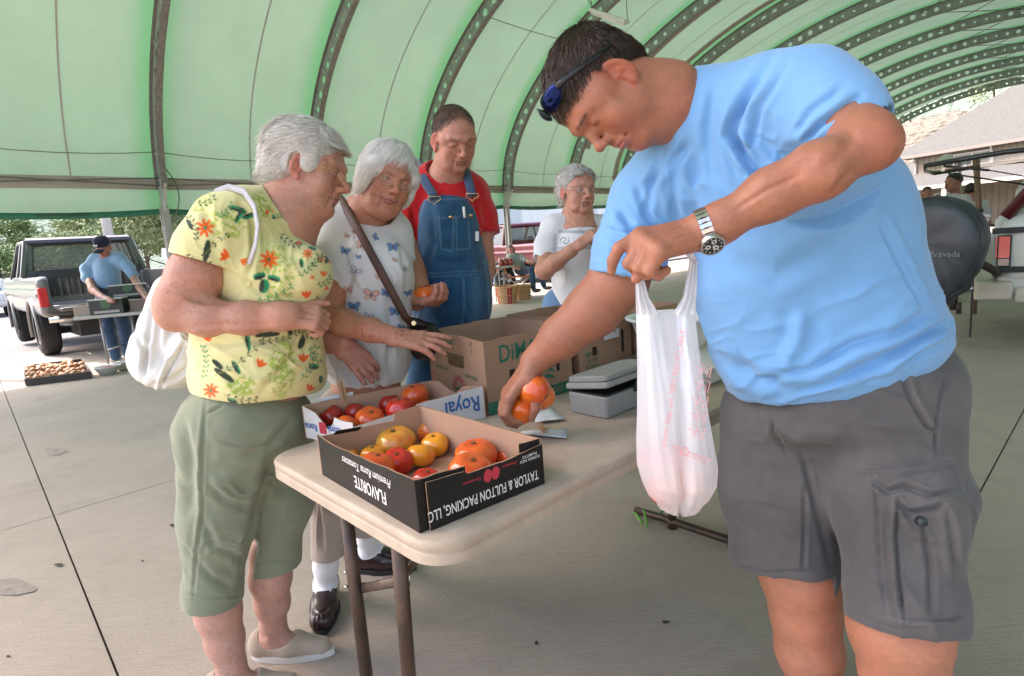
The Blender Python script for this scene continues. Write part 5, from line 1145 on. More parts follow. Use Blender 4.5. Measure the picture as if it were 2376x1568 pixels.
def blouse_paint(V, Nn):
 P = pxy(V); C = np.tile(np.array([.72, .66, .31]), (len(V), 1)); r = np.random.default_rng(5)
 def blob(c, a, b, th, col, soft=1.2, w=1.):
  t = R_(th); d = P - np.array(c); x = d[:, 0] * math.cos(t) + d[:, 1] * math.sin(t); y = -d[:, 0] * math.sin(t) + d[:, 1] * math.cos(t)
  q = np.sqrt((x / a) ** 2 + (y / b) ** 2); nonlocal C; C = mix(C, w * sm(1 + soft / b * .5, 1 - soft / b * .5, q), col)
 GR, OR, DK, EM = (.30, .42, .04), (.78, .12, .012), (.035, .05, .03), (.02, .28, .11)
 # mottled green areas with a lattice
 for cx, cy, a, b, th in ((645, 640, 42, 90, -6), (525, 520, 52, 38, 10), (655, 850, 36, 80, 5), (560, 895, 40, 26, 0), (720, 530, 20, 50, 20), (700, 500, 16, 30, 0), (470, 470, 40, 20, -20), (610, 480, 30, 40, -30)):
  d = P - np.array([cx, cy]); t = R_(th); x = d[:, 0] * math.cos(t) + d[:, 1] * math.sin(t); y = -d[:, 0] * math.sin(t) + d[:, 1] * math.cos(t); q = np.sqrt((x / a) ** 2 + (y / b) ** 2)
  lat = sm(.46, .60, noise3(V, 150)) * .75 + .25 * (np.sin(P[:, 0] * .62) * np.sin(P[:, 1] * .62) > .1); C = mix(C, sm(1.08, .72, q) * lat * .95, GR)
 d = P - np.array([600, 560]); C = mix(C, .55 * np.exp(-(d[:, 0] ** 2 / 900 + d[:, 1] ** 2 / 1600)), (.40, .45, .17))
 def flower(cx, cy, R, n=8, th=0):
  R *= .88
  for k in range(n): a = th + 360 / n * k; blob((cx + R * .58 * math.cos(R_(a)), cy + R * .58 * math.sin(R_(a))), R * .46, R * .17, a, OR)
  blob((cx, cy), R * .2, R * .2, 0, (.05, .2, .08))
 for f in ((476, 528, 25), (624, 602, 25), (785, 700, 15), (489, 906, 20), (714, 588, 14), (745, 600, 11), (640, 500, 8)): flower(*f, th=r.uniform(0, 40))
 def tulip(cx, cy, R, th):
  R *= .88
  for a, l in ((-38, 1), (0, .9), (38, 1)): blob((cx + R * .5 * math.cos(R_(th + a)), cy + R * .5 * math.sin(R_(th + a))), R * .62 * l, R * .24, th + a, OR)
 for t in ((530, 595, 22, 200), (560, 604, 15, 20), (486, 790, 18, 250), (601, 850, 20, 300), (704, 838, 20, 270), (716, 905, 16, 300), (712, 690, 18, 265), (750, 640, 13, 280), (735, 545, 11, 60), (764, 610, 9, 270), (616, 492, 10, 0), (690, 560, 12, 60), (770, 590, 12, 40), (630, 488, 8, 0), (750, 535, 12, 30), (725, 640, 9, 100), (758, 665, 9, 90), (640, 770, 10, 20)): tulip(*t)
 def leaf(cx, cy, a, b, th, c1=EM, c2=DK): blob((cx, cy), a, b, th, c1); t = R_(th + 90); blob((cx + b * .45 * math.cos(t), cy + b * .45 * math.sin(t)), a * .95, b * .55, th, c2)
 for l in ((552, 485, 22, 6, 20), (556, 500, 20, 6, 120), (480, 582, 26, 8, 100, DK), (602, 640, 15, 8, -15), (636, 645, 16, 7, 15), (613, 664, 16, 12, 95), (650, 500, 20, 7, -10), (668, 508, 20, 6, 35), (575, 790, 26, 6, 80), (620, 776, 30, 6, -5, DK), (520, 870, 28, 7, 35, DK), (548, 852, 18, 6, 60), (667, 760, 20, 6, 55, DK), (700, 795, 16, 7, 110, DK), (728, 850, 12, 7, 0), (505, 845, 16, 6, 40, DK), (760, 600, 12, 5, 110, DK), (770, 560, 10, 5, 60), (700, 610, 11, 5, 80), (440, 520, 14, 5, 60, DK), (580, 500, 20, 6, 160), (725, 575, 10, 4, 20), (690, 480, 14, 5, 40), (745, 880, 9, 5, 90), (540, 930, 12, 5, 20)): leaf(*l)
 def sprig(x0, y0, x1, y1, n=6, col=DK, bend=8, s=5):
  a = np.array([x0, y0]); b = np.array([x1, y1]); d = b - a; L_ = np.linalg.norm(d); nn = np.array([-d[1], d[0]]) / L_; pts = [a + d * t + nn * bend * 4 * t * (1 - t) for t in np.linspace(0, 1, 7)]
  for p, q in zip(pts[:-1], pts[1:]): dd, _ = segd(P, p, q); nonlocal C; C = mix(C, .8 * sm(1.5, .5, dd), (.25, .30, .10))
  th = math.degrees(math.atan2(d[1], d[0]))
  for k in range(n):
   t = (k + .7) / n; p = a + d * t + nn * bend * 4 * t * (1 - t)
   for s_ in (-1, 1): blob(p + nn * s_ * s * .9, s * .85, s * .36, th + s_ * 40, col)
 for g_ in ((455, 560, 436, 500, 6), (500, 500, 540, 470, 5, EM), (455, 470, 500, 455, 4), (500, 870, 610, 790, 7), (600, 790, 690, 770, 6), (470, 880, 470, 800, 7, EM), (590, 700, 680, 660, 5, EM), (690, 640, 740, 590, 6, EM), (720, 620, 765, 560, 5), (700, 880, 735, 800, 6, EM), (650, 540, 700, 570, 5), (540, 540, 470, 600, 5), (700, 720, 740, 690, 5, DK), (690, 760, 740, 780, 5, DK), (520, 915, 600, 925, 5, DK), (640, 690, 660, 740, 4, EM), (430, 590, 490, 612, 6, DK), (735, 660, 768, 640, 4, EM), (720, 800, 745, 840, 4, EM)): sprig(*g_)
 return C
def l1_blouse():
 s = Fig(*pbox([(600, 700, 1.62, 200), (600, 500, 1.62, 150), (470, 560, 1.5, 90), (600, 850, 1.62, 190)], .03), .0030)
 s.e(600, 800, 1.63, 152, 135, 0, .185, .05); s.e(606, 880, 1.63, 160, 90, -3, .19, .06); s.e(622, 645, 1.62, 142, 125, 35, .17, .06); s.e(590, 560, 1.62, 120, 110, 20, .17, .06)
 s.e(705, 640, 1.56, 68, 75, 10, .09, .05)
 s.c([(640, 508, 1.62, 88), (560, 512, 1.53, 78), (520, 522, 1.50, 76)], .05); s.c([(660, 500, 1.62, 70), (640, 530, 1.74, 60)], .04)
 s.c([(520, 522, 1.50, 76), (488, 580, 1.485, 86), (470, 650, 1.475, 92)], .03)
 F0 = s.F.copy(); p0 = at(488, 612, 1.48); nn = N(fwdvec(-.28, .96, -.02)); s.cut(p0, nn); X, Y, Z = s.ax[0][:, None, None], s.ax[1][None, :, None], s.ax[2][None, None, :]; m = ((X - p0[0]) ** 2 + (Y - p0[1]) ** 2 + (Z - p0[2]) ** 2 < .12 ** 2) & ((X - p0[0]) * AX[2][0] + (Y - p0[1]) * AX[2][1] + (Z - p0[2]) * AX[2][2] < .045) ; s.F = np.where(m, s.F, F0)
 s.c([(482, 596, 1.48, 76), (455, 700, 1.47, 84)], .004, mode='sub')
 s.e(606, 800, 1.63, 146, 135, 0, .18, .02); s.e(622, 645, 1.62, 138, 125, 35, .165, .02); s.e(596, 560, 1.62, 114, 106, 20, .16, .02)
 s.c([(705, 430, 1.62, 66), (672, 478, 1.60, 76)], .006, mode='sub'); s.e(700, 500, 1.58, 46, 34, 20, .08, .006, 'sub')
 a, b, c3 = at(425, 892, 1.62), at(585, 935, 1.46), at(742, 912, 1.62); n = N(np.cross(b - a, c3 - a)); n = n if n[2] < 0 else -n; s.cut(b, n)
 V, Q = s.mesh(); V = relax(V, Q, 2, .5); Nn = vnorm(V, Q); V = V + Nn * (.008 * (noise3(V @ camM(-55).T * np.array([.6, 2.5, 1.3]), 6) - .5) + .003 * (noise3(V, 22) - .5))[:, None]
 L = []
 def F(*p, w=8, a=-.006): L.append((list(p), w, a))
 F((555, 470), (585, 510), (590, 580), (575, 640), w=7, a=-.010); F((600, 640), (640, 600), (700, 590), w=12, a=-.006); F((565, 650), (610, 680), (680, 690), w=9, a=-.007); F((480, 800), (560, 790), (680, 775), w=12, a=-.008)
 F((450, 850), (520, 880), (620, 900), w=9, a=-.005); F((700, 800), (650, 860), (600, 920), w=11, a=-.005); F((430, 880), (580, 920), (735, 900), w=3, a=-.0015); F((470, 480), (500, 530), (500, 590), w=12, a=-.005); F((425, 583), (480, 603), (558, 632), w=3, a=-.0015)
 F((745, 700), (700, 720), (650, 700), w=9, a=-.006); F((640, 560), (660, 620), (650, 690), w=14, a=.005)
 V = crease(V, Nn, L); V = wrinkle(V, Nn, camM(20), 9, .010, [(560, 830, 120), (690, 800, 80), (620, 690, 80)]); V = wrinkle(V, Nn, camM(70), 9, .008, [(510, 540, 70), (690, 590, 60)], 3); C = blouse_paint(V, Nn); P = pxy(V)
 d, _ = segd(P, (612, 432), (650, 510)); d2, _ = segd(P, (650, 510), (722, 545)); C = mix(C, sm(9, 6, np.minimum(d, d2)) * .6, (.72, .66, .31))
 return V, Q, C
def l1_capri():
 s = Fig(*pbox([(570, 980, 1.63, 200), (520, 1380, 1.6, 100), (650, 1280, 1.74, 90)], .03), .0038)
 s.e(572, 985, 1.64, 168, 130, -5, .18, .05); s.c([(545, 1010, 1.58, 140), (508, 1200, 1.58, 97), (493, 1370, 1.60, 72), (490, 1470, 1.60, 72)], .04); s.c([(630, 1010, 1.70, 108), (650, 1160, 1.72, 80), (640, 1290, 1.73, 57), (640, 1380, 1.73, 57)], .04)
 F0 = s.F.copy(); mid = (at(500, 1390, 1.6) + at(640, 1320, 1.73)) / 2; ax_ = N(at(640, 1320, 1.73) - at(500, 1390, 1.6)); X, Y, Z = s.ax[0][:, None, None], s.ax[1][None, :, None], s.ax[2][None, None, :]; far_ = ((X - mid[0]) * ax_[0] + (Y - mid[1]) * ax_[1] + (Z - mid[2]) * ax_[2]) > 0
 s.cut(at(640, 1316, 1.73), N(fwdvec(.1, 1, .1))); Fa = s.F; s.F = F0.copy(); s.cut(at(492, 1396, 1.6), N(fwdvec(-.06, 1, .1))); s.F = np.where(far_, Fa, s.F)
 s.c([(495, 1330, 1.6, 62), (490, 1480, 1.6, 64)], .004, mode='sub'); s.c([(640, 1270, 1.73, 48), (640, 1400, 1.73, 50)], .004, mode='sub')
 V, Q = s.mesh(); V = relax(V, Q, 2, .5); Nn = vnorm(V, Q); V = V + Nn * (.010 * (noise3(V @ camM(70).T * np.array([.5, 2.2, 1.2]), 6) - .5) + .003 * (noise3(V, 30) - .5))[:, None]
 L = []
 def F(*p, w=6, a=-.004): L.append((list(p), w, a))
 F((478, 930), (470, 1050), (472, 1180), (455, 1300), (448, 1395), w=4, a=-.003); F((470, 930), (462, 1050), (464, 1180), (446, 1300), w=6, a=.002); F((560, 1395), (600, 1180), (640, 1050), w=14, a=-.010); F((500, 1020), (560, 1035), (650, 1025), w=3, a=-.003); F((470, 1100), (520, 1160), (590, 1180), w=10, a=-.005); F((465, 1200), (500, 1270), (560, 1290), w=10, a=-.005); F((455, 1300), (490, 1340), (540, 1360), w=9, a=-.004); F((425, 1378), (490, 1388), (560, 1380), w=3, a=-.003); F((595, 1305), (680, 1298), w=3, a=-.003); F((420, 960), (440, 1080), (440, 1200), w=14, a=-.008)
 F((690, 960), (620, 1040), (560, 1060), w=10, a=-.005); F((480, 960), (520, 940), w=4, a=-.004)
 V = crease(V, Nn, L); V = wrinkle(V, Nn, camM(35), 8, .009, [(520, 1100, 120), (520, 1290, 90), (640, 1120, 90)]); return V, Q
res = pool([l1_head, l1_arm, l1_arm2, l1_legs, l1_blouse, l1_capri]); h1, a1, a2, lg, bl, cp = res
tor = Fig(*pbox([(600, 800, 1.63, 170), (620, 500, 1.62, 150)], .05), .012); tor.c([(590, 950, 1.63, 120), (600, 700, 1.63, 100), (640, 560, 1.62, 75), (668, 500, 1.62, 60)], .05); tor.c([(640, 540, 1.62, 50), (510, 540, 1.5, 50)], .05); tor.c([(650, 540, 1.66, 50), (640, 620, 1.8, 40), (690, 770, 1.8, 32)], .03); tor.c([(560, 1000, 1.6, 80), (500, 1330, 1.6, 45)], .04); tor.c([(620, 1000, 1.7, 70), (630, 1280, 1.72, 42)], .04); tv, tq = tor.mesh()
V, Q, C = joinq([(h1['V'], h1['Q'], h1['C']), a1, a2] + [l[:3] for l in lg] + [(tv, tq, np.tile(np.array(PALE), (len(tv), 1)))])
link('body', qmesh('body', V, Q, M_skin, lb, C), lady1)
M_bl = cloth_mat('flowered_cotton', (.7, .6, .3), attr='Col', bump=.2, bscale=700); link('blouse', qmesh('blouse', bl[0], bl[1], M_bl, lb, bl[2]), lady1)
M_cap = cloth_mat('sage_twill', (.215, .235, .155), bump=.3, bscale=600, var=.10, vscale=9); link('capri_trousers', qmesh('capri_trousers', cp[0], cp[1], M_cap, lb), lady1)
M_canv = cloth_mat('beige_canvas', (.40, .32, .24), bump=.4, bscale=900); M_rub = mat('white_rubber', (.62, .60, .56), .6)
for V_l, Q_l, C_l, g0, f in lg:      # slip-on canvas shoes
 s = SDF(g0 - .16, g0 + .24, .003); b = g0 + np.array([0, 0, .042]); s.chain([(b - f * .045, .037), (b + f * .05 - np.array([0, 0, .004]), .040), (b + f * .145 - np.array([0, 0, .014]), .028)], .02); s.cone(b - f * .05 + np.array([0, 0, .02]), b - f * .05, .03, .034, .02)
 s.cut(g0 + np.array([0, 0, .016]), (0, 0, -1)); s.ell(g0 + f * .015 + np.array([0, 0, .085]), (.058, .058, .045), .004, 'sub'); Vs, Qs = s.mesh(); so_ = link('shoe', qmesh('shoe', Vs, Qs, M_canv, lb), lady1)
 m = MB(); sdv = np.cross(f, (0, 0, 1)); ring = []
 for t in np.linspace(0, 2 * math.pi, 41)[:-1]: cx_ = .05 + .135 * math.cos(t); wd_ = (.042 if math.cos(t) < .4 else .042 * (1 - .35 * (math.cos(t) - .4))) * math.sin(t); ring.append(g0 + f * cx_ + sdv * wd_)
 m.grid([[p + np.array([0, 0, z]) for p in ring] for z in (.001, .02)], wrap=True); n_ = len(ring); m.f += [list(range(n_))[::-1], list(range(n_, 2 * n_))]; m.m += [0, 0]; part('sole', m, M_rub, so_, auto=40)
# hair: short, swept grey-white
def hsh(extra=()):
 s = SDF((-.13, -.17, -.13), (.13, .16, .17), .003); return s
s = hsh(); s.ell((0, -.020, .042), (.090, .108, .094), .01); s.ell((0, -.064, -.010), (.074, .058, .072), .03); s.cut((0, .034, .004), N((0, .76, -.65)), .012); s.cut((0, .0, -.030), N((0, .55, -.83)), .012)
for q in (-1, 1): s.ell((q * .086, -.010, -.014), (.022, .024, .038), .004, 'sub'); s.ell((q * .078, .022, .008), (.010, .020, .030), .02)
Vh, Qh = s.mesh(); Nh = vnorm(Vh, Qh); Vh = Vh + Nh * (.010 * (noise3(Vh * np.array([1, 1, .7]), 38) - .5) + .004 * (noise3(Vh, 110) - .5))[:, None]; Nh = vnorm(Vh, Qh)
def fl1(p, n): sgn = np.sign(p[:, 0]); w_ = noise3(p, 30) - .5; return np.stack([sgn * .15 + w_, -.7 + 1.7 * sm(.0, .06, p[:, 1]) * sm(.045, .08, p[:, 2]) + .6 * w_, -.55 * sm(.09, -.02, p[:, 2]) + .25 * sm(.03, .08, p[:, 1])], 1)
ear_off = lambda V: np.minimum(np.linalg.norm(V - np.array([.08, -.004, -.012]), axis=1), np.linalg.norm(V - np.array([-.08, -.004, -.012]), axis=1)) > .047
make_hair(h1, 'hair', lady1, (Vh, Qh, Nh), [dict(n=13000, flow=fl1, L_=.030, w_=.0011, seg=6, lift=.22, seed=8, jit=.30, curl=.22, mask=ear_off(Vh)), dict(n=900, flow=fl1, L_=.04, w_=.0010, seg=7, lift=.55, seed=9, jit=.6, curl=.3, mask=ear_off(Vh))], (.66, .63, .57), M_hair, .30, .72)
# gold wire glasses
M_gold = mat('gold_wire', (.62, .45, .22), .25, metal=1); M_lens = mat('lens_glass', (.95, .95, .95), .03, alpha=.05, spec=.5)
def glasses(H, lab, lw=.021, lh=.0175, yy=.0975, z0=-.004, mt=None, drop=0.):
 g_ = thing('eyeglasses', lab, 'glasses', tuple(to_w(H, (0, yy, z0))), 'wire eyeglasses'); mt = mt or M_gold
 for q in (-1, 1):
  c = (q * .0315, yy, z0); ring = [to_w(H, (c[0] + lw * math.cos(t), c[1] - .006 * (q * math.cos(t) > 0) * abs(math.cos(t)) - .002 * math.sin(t), c[2] + lh * math.sin(t))) for t in np.linspace(0, 2 * math.pi, 29)[:-1]]
  m = MB(); m.tube(ring, .0009, 6, closed=True); part('rim', m, mt, g_, True); m = MB(); m.add(ring, [tuple(range(28))]); part('lens', m, M_lens, g_)
  m = MB(); m.tube([to_w(H, p) for p in ((q * .0525, yy - .006, z0 + .005), (q * .064, yy - .010, z0 + .006), (q * .074, .06, z0 + .006), (q * .0815, .02, z0 + .012), (q * .084, -.008, z0 + .014), (q * .0835, -.022, z0 + .002))], .0015, 6); part('temple', m, mt, g_, True)
 m = MB(); m.tube([to_w(H, p) for p in ((-.0105, yy, z0 + .004), (0, yy + .002, z0 + .008), (.0105, yy, z0 + .004))], .0009, 6); part('bridge', m, mt, g_, True); return g_
glasses(h1, 'gold wire glasses of the woman in the flowered blouse', yy=.1)
# white backpack
bk = thing('backpack', 'white nylon backpack hanging on the back of the woman in the flowered blouse', 'backpack', tuple(at(385, 900, 1.62)))
s = Fig(*pbox([(380, 780, 1.64, 150), (420, 660, 1.64, 110)], .03), .0034); s.e(395, 800, 1.66, 92, 110, 8, .10, .04); s.e(418, 700, 1.66, 66, 92, 14, .09, .04); s.e(350, 830, 1.63, 50, 66, 0, .075, .03); s.e(425, 820, 1.585, 40, 58, -15, .035, .02); s.e(405, 868, 1.62, 78, 42, -8, .085, .03)
Vb, Qb = s.mesh(); Nb = vnorm(Vb, Qb); Vb = Vb + Nb * (.012 * (noise3(Vb @ camM(25).T * np.array([2.4, .7, 1.2]), 10) - .5) + .006 * (noise3(Vb, 32) - .5))[:, None]
Vb = crease(Vb, Nb, [([(355, 690), (345, 780), (330, 880)], 6, -.006), ([(400, 700), (430, 780), (470, 800)], 5, -.007), ([(420, 800), (380, 860), (360, 905)], 5, .007), ([(430, 790), (395, 850), (372, 905)], 4, -.008), ([(440, 850), (400, 880), (350, 895)], 6, -.006), ([(310, 760), (340, 820), (330, 890)], 7, -.005), ([(385, 720), (380, 800), (400, 850)], 8, .004)])
M_nyl = cloth_mat('white_nylon', (.66, .64, .60), bump=.2, bscale=300, rough=.5, sheen=0); part('pouch', qmesh('pouch', Vb, Qb, M_nyl, wloc(bk)), None, bk)
m = MB(); st = [(500, 446, 1.46), (530, 434, 1.46), (566, 444, 1.44), (590, 480, 1.415), (598, 525, 1.405), (592, 570, 1.41), (578, 612, 1.42)]
m.tube([at(*p) for p in st], rm(8, 1.5), 8, flat=.35, up=AX[2]); part('strap', m, mat('strap_grey', (.5, .49, .5), .7, bump=.4, bscale=800), bk, True)
m = MB(); m.tube([at(x, y, d) for x, y, d in ((432, 812, 1.548), (442, 830, 1.545), (448, 850, 1.545))], .0025, 6); m.box((-.003, -.014, -.002), (.003, .0, .002), o=at(436, 838, 1.54), X=AX[0], Y=AX[1], Z=AX[2]); part('zip', m, mat('zip_metal', (.3, .28, .27), .4, metal=.7), bk, True)
m = MB(); m.tube([at(x, y, d) for x, y, d in ((392, 690, 1.575), (398, 725, 1.567), (418, 765, 1.56), (436, 785, 1.56))], .004, 6, flat=.4); part('zip_cover', m, MATS['strap_grey'], bk, True)
# ================================================================ elderly woman in the white T-shirt
b2 = on(800, 1420); lady2 = thing('person', 'white-haired elderly woman in white butterfly T-shirt reaching over the cartons', 'person', tuple(b2), 'people at the market')
PALE2 = (.49, .225, .145)
def l2_head():
 f = N(fwdvec(.52, .30, -.80)); up = fwdvec(.46, -.86, -.30); c = at(921, 421, 1.76) - f * .085
 return make_head(c, f, up, .92, [(at(866, 456, 1.88), rm(44, 1.9)), (at(850, 505, 1.92), rm(54, 1.93)), (at(840, 560, 1.93), rm(80, 1.93))], dict(tone=PALE2, age=1.0, frk=.5, fat=.1, lid=.48, look=(0, 1, -.5), seed=31, nose=1.02, brow=(.22, .15, .11), browd=.5, lipcol=(.40, .16, .13)))
def l2_arm():
 u = [(800, 600, 1.86, 44), (765, 690, 1.80, 40), (752, 735, 1.76, 36)]; f_ = [(752, 737, 1.755, 36), (800, 750, 1.73, 33), (860, 765, 1.70, 28), (915, 780, 1.67, 22)]
 s = Fig(*pbox(u + f_ + [(980, 790, 1.65, 70)], .02), .0026); s.c(u, .02); s.c(f_, .02)
 hand(s, at(912, 779, 1.67), fwdvec(.97, .12, -.12), fwdvec(.10, -.80, -.60), -1, [(.05, .12, .1), (.12, .2, .15), (.16, .25, .2), (.25, .4, .2)], .95, .16, thumb_dir=fwdvec(.80, .58, -.2), k=.008, fat=1.0)
 V, Q = s.mesh(); Nn = vnorm(V, Q); V = crease(V, Nn, [([(930, 772), (960, 768)], 2, .0012), ([(925, 782), (958, 782)], 2, .0012), ([(920, 790), (950, 796)], 2, .0012)]); return V, Q, skin_color(V, V, PALE2, .18, .9, 33)
def l2_shirt():
 s = Fig(*pbox([(850, 700, 1.92, 160), (850, 850, 1.92, 150), (850, 520, 1.92, 130)], .03), .0032)
 s.e(850, 800, 1.93, 112, 130, 0, .15, .05); s.e(862, 650, 1.92, 102, 130, -5, .15, .06); s.e(880, 620, 1.84, 62, 60, 0, .07, .05); s.c([(790, 520, 1.93, 66), (860, 515, 1.94, 62), (905, 548, 1.96, 50)], .06)
 s.c([(795, 540, 1.90, 60), (772, 620, 1.86, 58), (765, 660, 1.84, 58)], .03); s.c([(905, 545, 1.96, 48), (918, 590, 1.97, 40)], .03)
 s.c([(885, 440, 1.88, 52), (862, 492, 1.90, 62)], .006, mode='sub')
 a, b, c3 = at(740, 912, 1.93), at(860, 905, 1.80), at(950, 880, 1.93); n = N(np.cross(b - a, c3 - a)); n = n if n[2] < 0 else -n; s.cut(b, n)
 V, Q = s.mesh(); V = relax(V, Q, 2, .5); Nn = vnorm(V, Q); V = V + Nn * (.010 * (noise3(V @ camM(80).T * np.array([.5, 2.5, 1.3]), 6) - .5) + .003 * (noise3(V, 24) - .5))[:, None]
 L = []
 def F(*p, w=7, a=-.005): L.append((list(p), w, a))
 F((830, 500), (872, 524), (912, 514), w=3, a=-.002); F((800, 560), (810, 640), (800, 700), w=9, a=-.007); F((930, 560), (945, 640), (940, 740), w=8, a=-.005); F((900, 680), (910, 760), (900, 860), w=9, a=-.005); F((780, 840), (840, 880), (900, 870), w=8, a=-.004); F((870, 840), (885, 880), (880, 905), w=8, a=-.005)
 V = crease(V, Nn, L); V = wrinkle(V, Nn, camM(75), 9, .010, [(820, 620, 60), (900, 760, 80), (800, 860, 60), (940, 620, 50)]); P = pxy(V); C = np.tile(np.array([.66, .66, .67]), (len(V), 1)); r = np.random.default_rng(3); fr = sm(.0, .2, -(Nn @ AX[2]))
 def blob(c, a, b, th, col, w=1.):
  nonlocal C; t = R_(th); d = P - np.array(c); x = d[:, 0] * math.cos(t) + d[:, 1] * math.sin(t); y = -d[:, 0] * math.sin(t) + d[:, 1] * math.cos(t); q = np.sqrt((x / a) ** 2 + (y / b) ** 2); C = mix(C, w * fr * sm(1.2, .85, q), col)
 BL, DK, PK = (.12, .25, .50), (.06, .06, .09), (.70, .42, .34)
 for x, y, R, th, col in ((805, 547, 9, 30, PK), (871, 550, 11, 60, BL), (912, 573, 17, 0, BL), (801, 582, 14, 15, BL), (838, 570, 15, 20, PK), (832, 596, 8, 0, BL), (916, 603, 9, 30, PK), (825, 629, 17, 30, (.55, .5, .6)), (808, 672, 13, -10, PK), (861, 684, 22, 10, PK), (821, 711, 18, 0, BL), (948, 680, 12, -20, BL), (916, 722, 17, 0, BL), (940, 624, 9, 50, (.4, .4, .42)), (855, 735, 14, 10, (.5, .5, .6)), (930, 760, 12, 20, BL), (880, 640, 12, -20, PK), (790, 740, 12, 20, BL), (895, 680, 14, 20, BL), (878, 770, 13, -10, PK), (905, 800, 12, 10, BL)):
  R *= .82; ct, st = math.cos(R_(th)), math.sin(R_(th))
  for sx in (-1, 1):
   for (ox, oy, a, b, an) in ((.52, -.28, .50, .34, -28), (.42, .34, .34, .26, 35)):
    X_, Y_ = ox * sx * R, oy * R; blob((x + X_ * ct - Y_ * st, y + X_ * st + Y_ * ct), a * R * 1.16, b * R * 1.2, th + an * sx, DK, .75); blob((x + X_ * ct - Y_ * st, y + X_ * st + Y_ * ct), a * R * .92, b * R * .9, th + an * sx, col)
  blob((x, y), R * .09, R * .42, th, DK)
 return V, Q, C
def l2_low():
 out = []; s = Fig(*pbox([(800, 1050, 1.95, 170), (770, 1280, 1.95, 60), (850, 1230, 2.1, 60)], .03), .0042); s.e(840, 980, 1.95, 118, 110, 0, .15, .05)
 s.c([(795, 1010, 1.93, 72), (768, 1160, 1.94, 52), (762, 1282, 1.95, 46)], .03); s.c([(872, 1010, 2.0, 62), (858, 1120, 2.04, 48), (853, 1222, 2.06, 42)], .03); s.cut(at(762, 1290, 1.95), N(fwdvec(.05, 1, .1))); F0 = s.F.copy(); s.cut(at(853, 1236, 2.06), N(fwdvec(.05, 1, .1))); X = s.ax[0][:, None, None]; mx = at(808, 1200, 2.0)[0]; s.F = np.where(X + 0 * s.F > mx, s.F, F0)
 V, Q = s.mesh(); V = relax(V, Q, 2, .5); Nn = vnorm(V, Q); V = V + Nn * (.010 * (noise3(V @ camM(75).T * np.array([.5, 2.3, 1.2]), 8) - .5))[:, None]; V = crease(V, Nn, [([(745, 1130), (760, 1180), (790, 1210)], 6, -.005), ([(735, 1160), (745, 1230), (750, 1280)], 5, -.004), ([(740, 1120), (735, 1280)], 3, .004)])
 return V, Q
def l2_feet():
 R = []
 for (tx, ty, td, fx, fy, fd) in ((757, 1270, 1.95, 762, 1405, N(fwdvec(.15, 0, -1))), (852, 1215, 2.06, 862, 1322, N(fwdvec(1, 0, -.10)))):
  fd = fd.copy(); fd[2] = 0; fd = N(fd); g0 = on(fx, fy, 0); an = g0 + np.array([0, 0, .085]); top = at(tx, ty, td); s = Fig(np.minimum(top, an) - .1, np.maximum(top, an) + .1, .0035); s.chain([(top, .044), (top * .5 + an * .5, .040), (an, .036), (an - fd * .03 - np.array([0, 0, .03]), .034)], .02); s.cone(an, an + fd * .06 - np.array([0, 0, .03]), .036, .034, .02); V, Q = s.mesh(); Nn = vnorm(V, Q); V = V + Nn * (.0015 * (noise3(V, 60) - .5))[:, None]
  g1 = g0; s = SDF(g1 - .17, g1 + .25, .003); b = g1 + np.array([0, 0, .045]); s.chain([(b - fd * .055, .037), (b + fd * .06, .043), (b + fd * .135 - np.array([0, 0, .010]), .037)], .02); s.cone(b - fd * .045 + np.array([0, 0, .03]), b + fd * .02 + np.array([0, 0, .022]), .037, .038, .02); s.ell(an + np.array([0, 0, .045]) - fd * .01, (.042, .042, .045), .006, 'sub'); s.cut(g1 + np.array([0, 0, .02]), (0, 0, -1)); Vs, Qs = s.mesh(); Nn = vnorm(Vs, Qs)
  q = (Vs - g1) @ fd; sd_ = (Vs - g1) @ np.cross(fd, (0, 0, 1)); zz = Vs[:, 2]; rr_ = np.hypot((q - .085) / .062, sd_ / .030); Vs = Vs + Nn * (-.003 * np.exp(-((rr_ - 1) / .10) ** 2) * (zz > .04) + .0015 * np.sin(np.arctan2(sd_, q - .085) * 34) * np.exp(-((rr_ - 1.25) / .18) ** 2))[:, None]
  R.append((V, Q, Vs, Qs, g1, fd))
 return R
h2, ar, sh, lo2, ft = pool([l2_head, l2_arm, l2_shirt, l2_low, l2_feet])
tor = Fig(*pbox([(850, 800, 1.93, 120), (850, 560, 1.93, 90)], .05), .012); tor.c([(850, 960, 1.94, 85), (850, 700, 1.93, 75), (852, 560, 1.93, 58), (856, 500, 1.93, 48)], .05); tor.c([(790, 560, 1.9, 38), (900, 560, 1.96, 38)], .05); tor.c([(800, 1000, 1.93, 45), (762, 1260, 1.95, 34)], .03); tor.c([(870, 1000, 2.0, 45), (855, 1210, 2.06, 32)], .03); tv, tq = tor.mesh()
V, Q, C = joinq([(h2['V'], h2['Q'], h2['C']), ar, (tv, tq, np.tile(np.array(PALE2), (len(tv), 1)))]); link('body', qmesh('body', V, Q, M_skin, b2, C), lady2)
M_wt = cloth_mat('printed_jersey', (.7, .7, .7), attr='Col', bump=.2, bscale=700); link('t_shirt', qmesh('t_shirt', sh[0], sh[1], M_wt, b2, sh[2]), lady2)
link('trousers', qmesh('trousers', lo2[0], lo2[1], cloth_mat('khaki_twill', (.36, .30, .25), bump=.3, bscale=600, vscale=9), b2), lady2)
M_sock = cloth_mat('white_sock', (.78, .78, .80), bump=.5, bscale=400); M_leath = mat('burgundy_leather', (.028, .010, .011), .28, bump=.12, bscale=160, coat=.3)
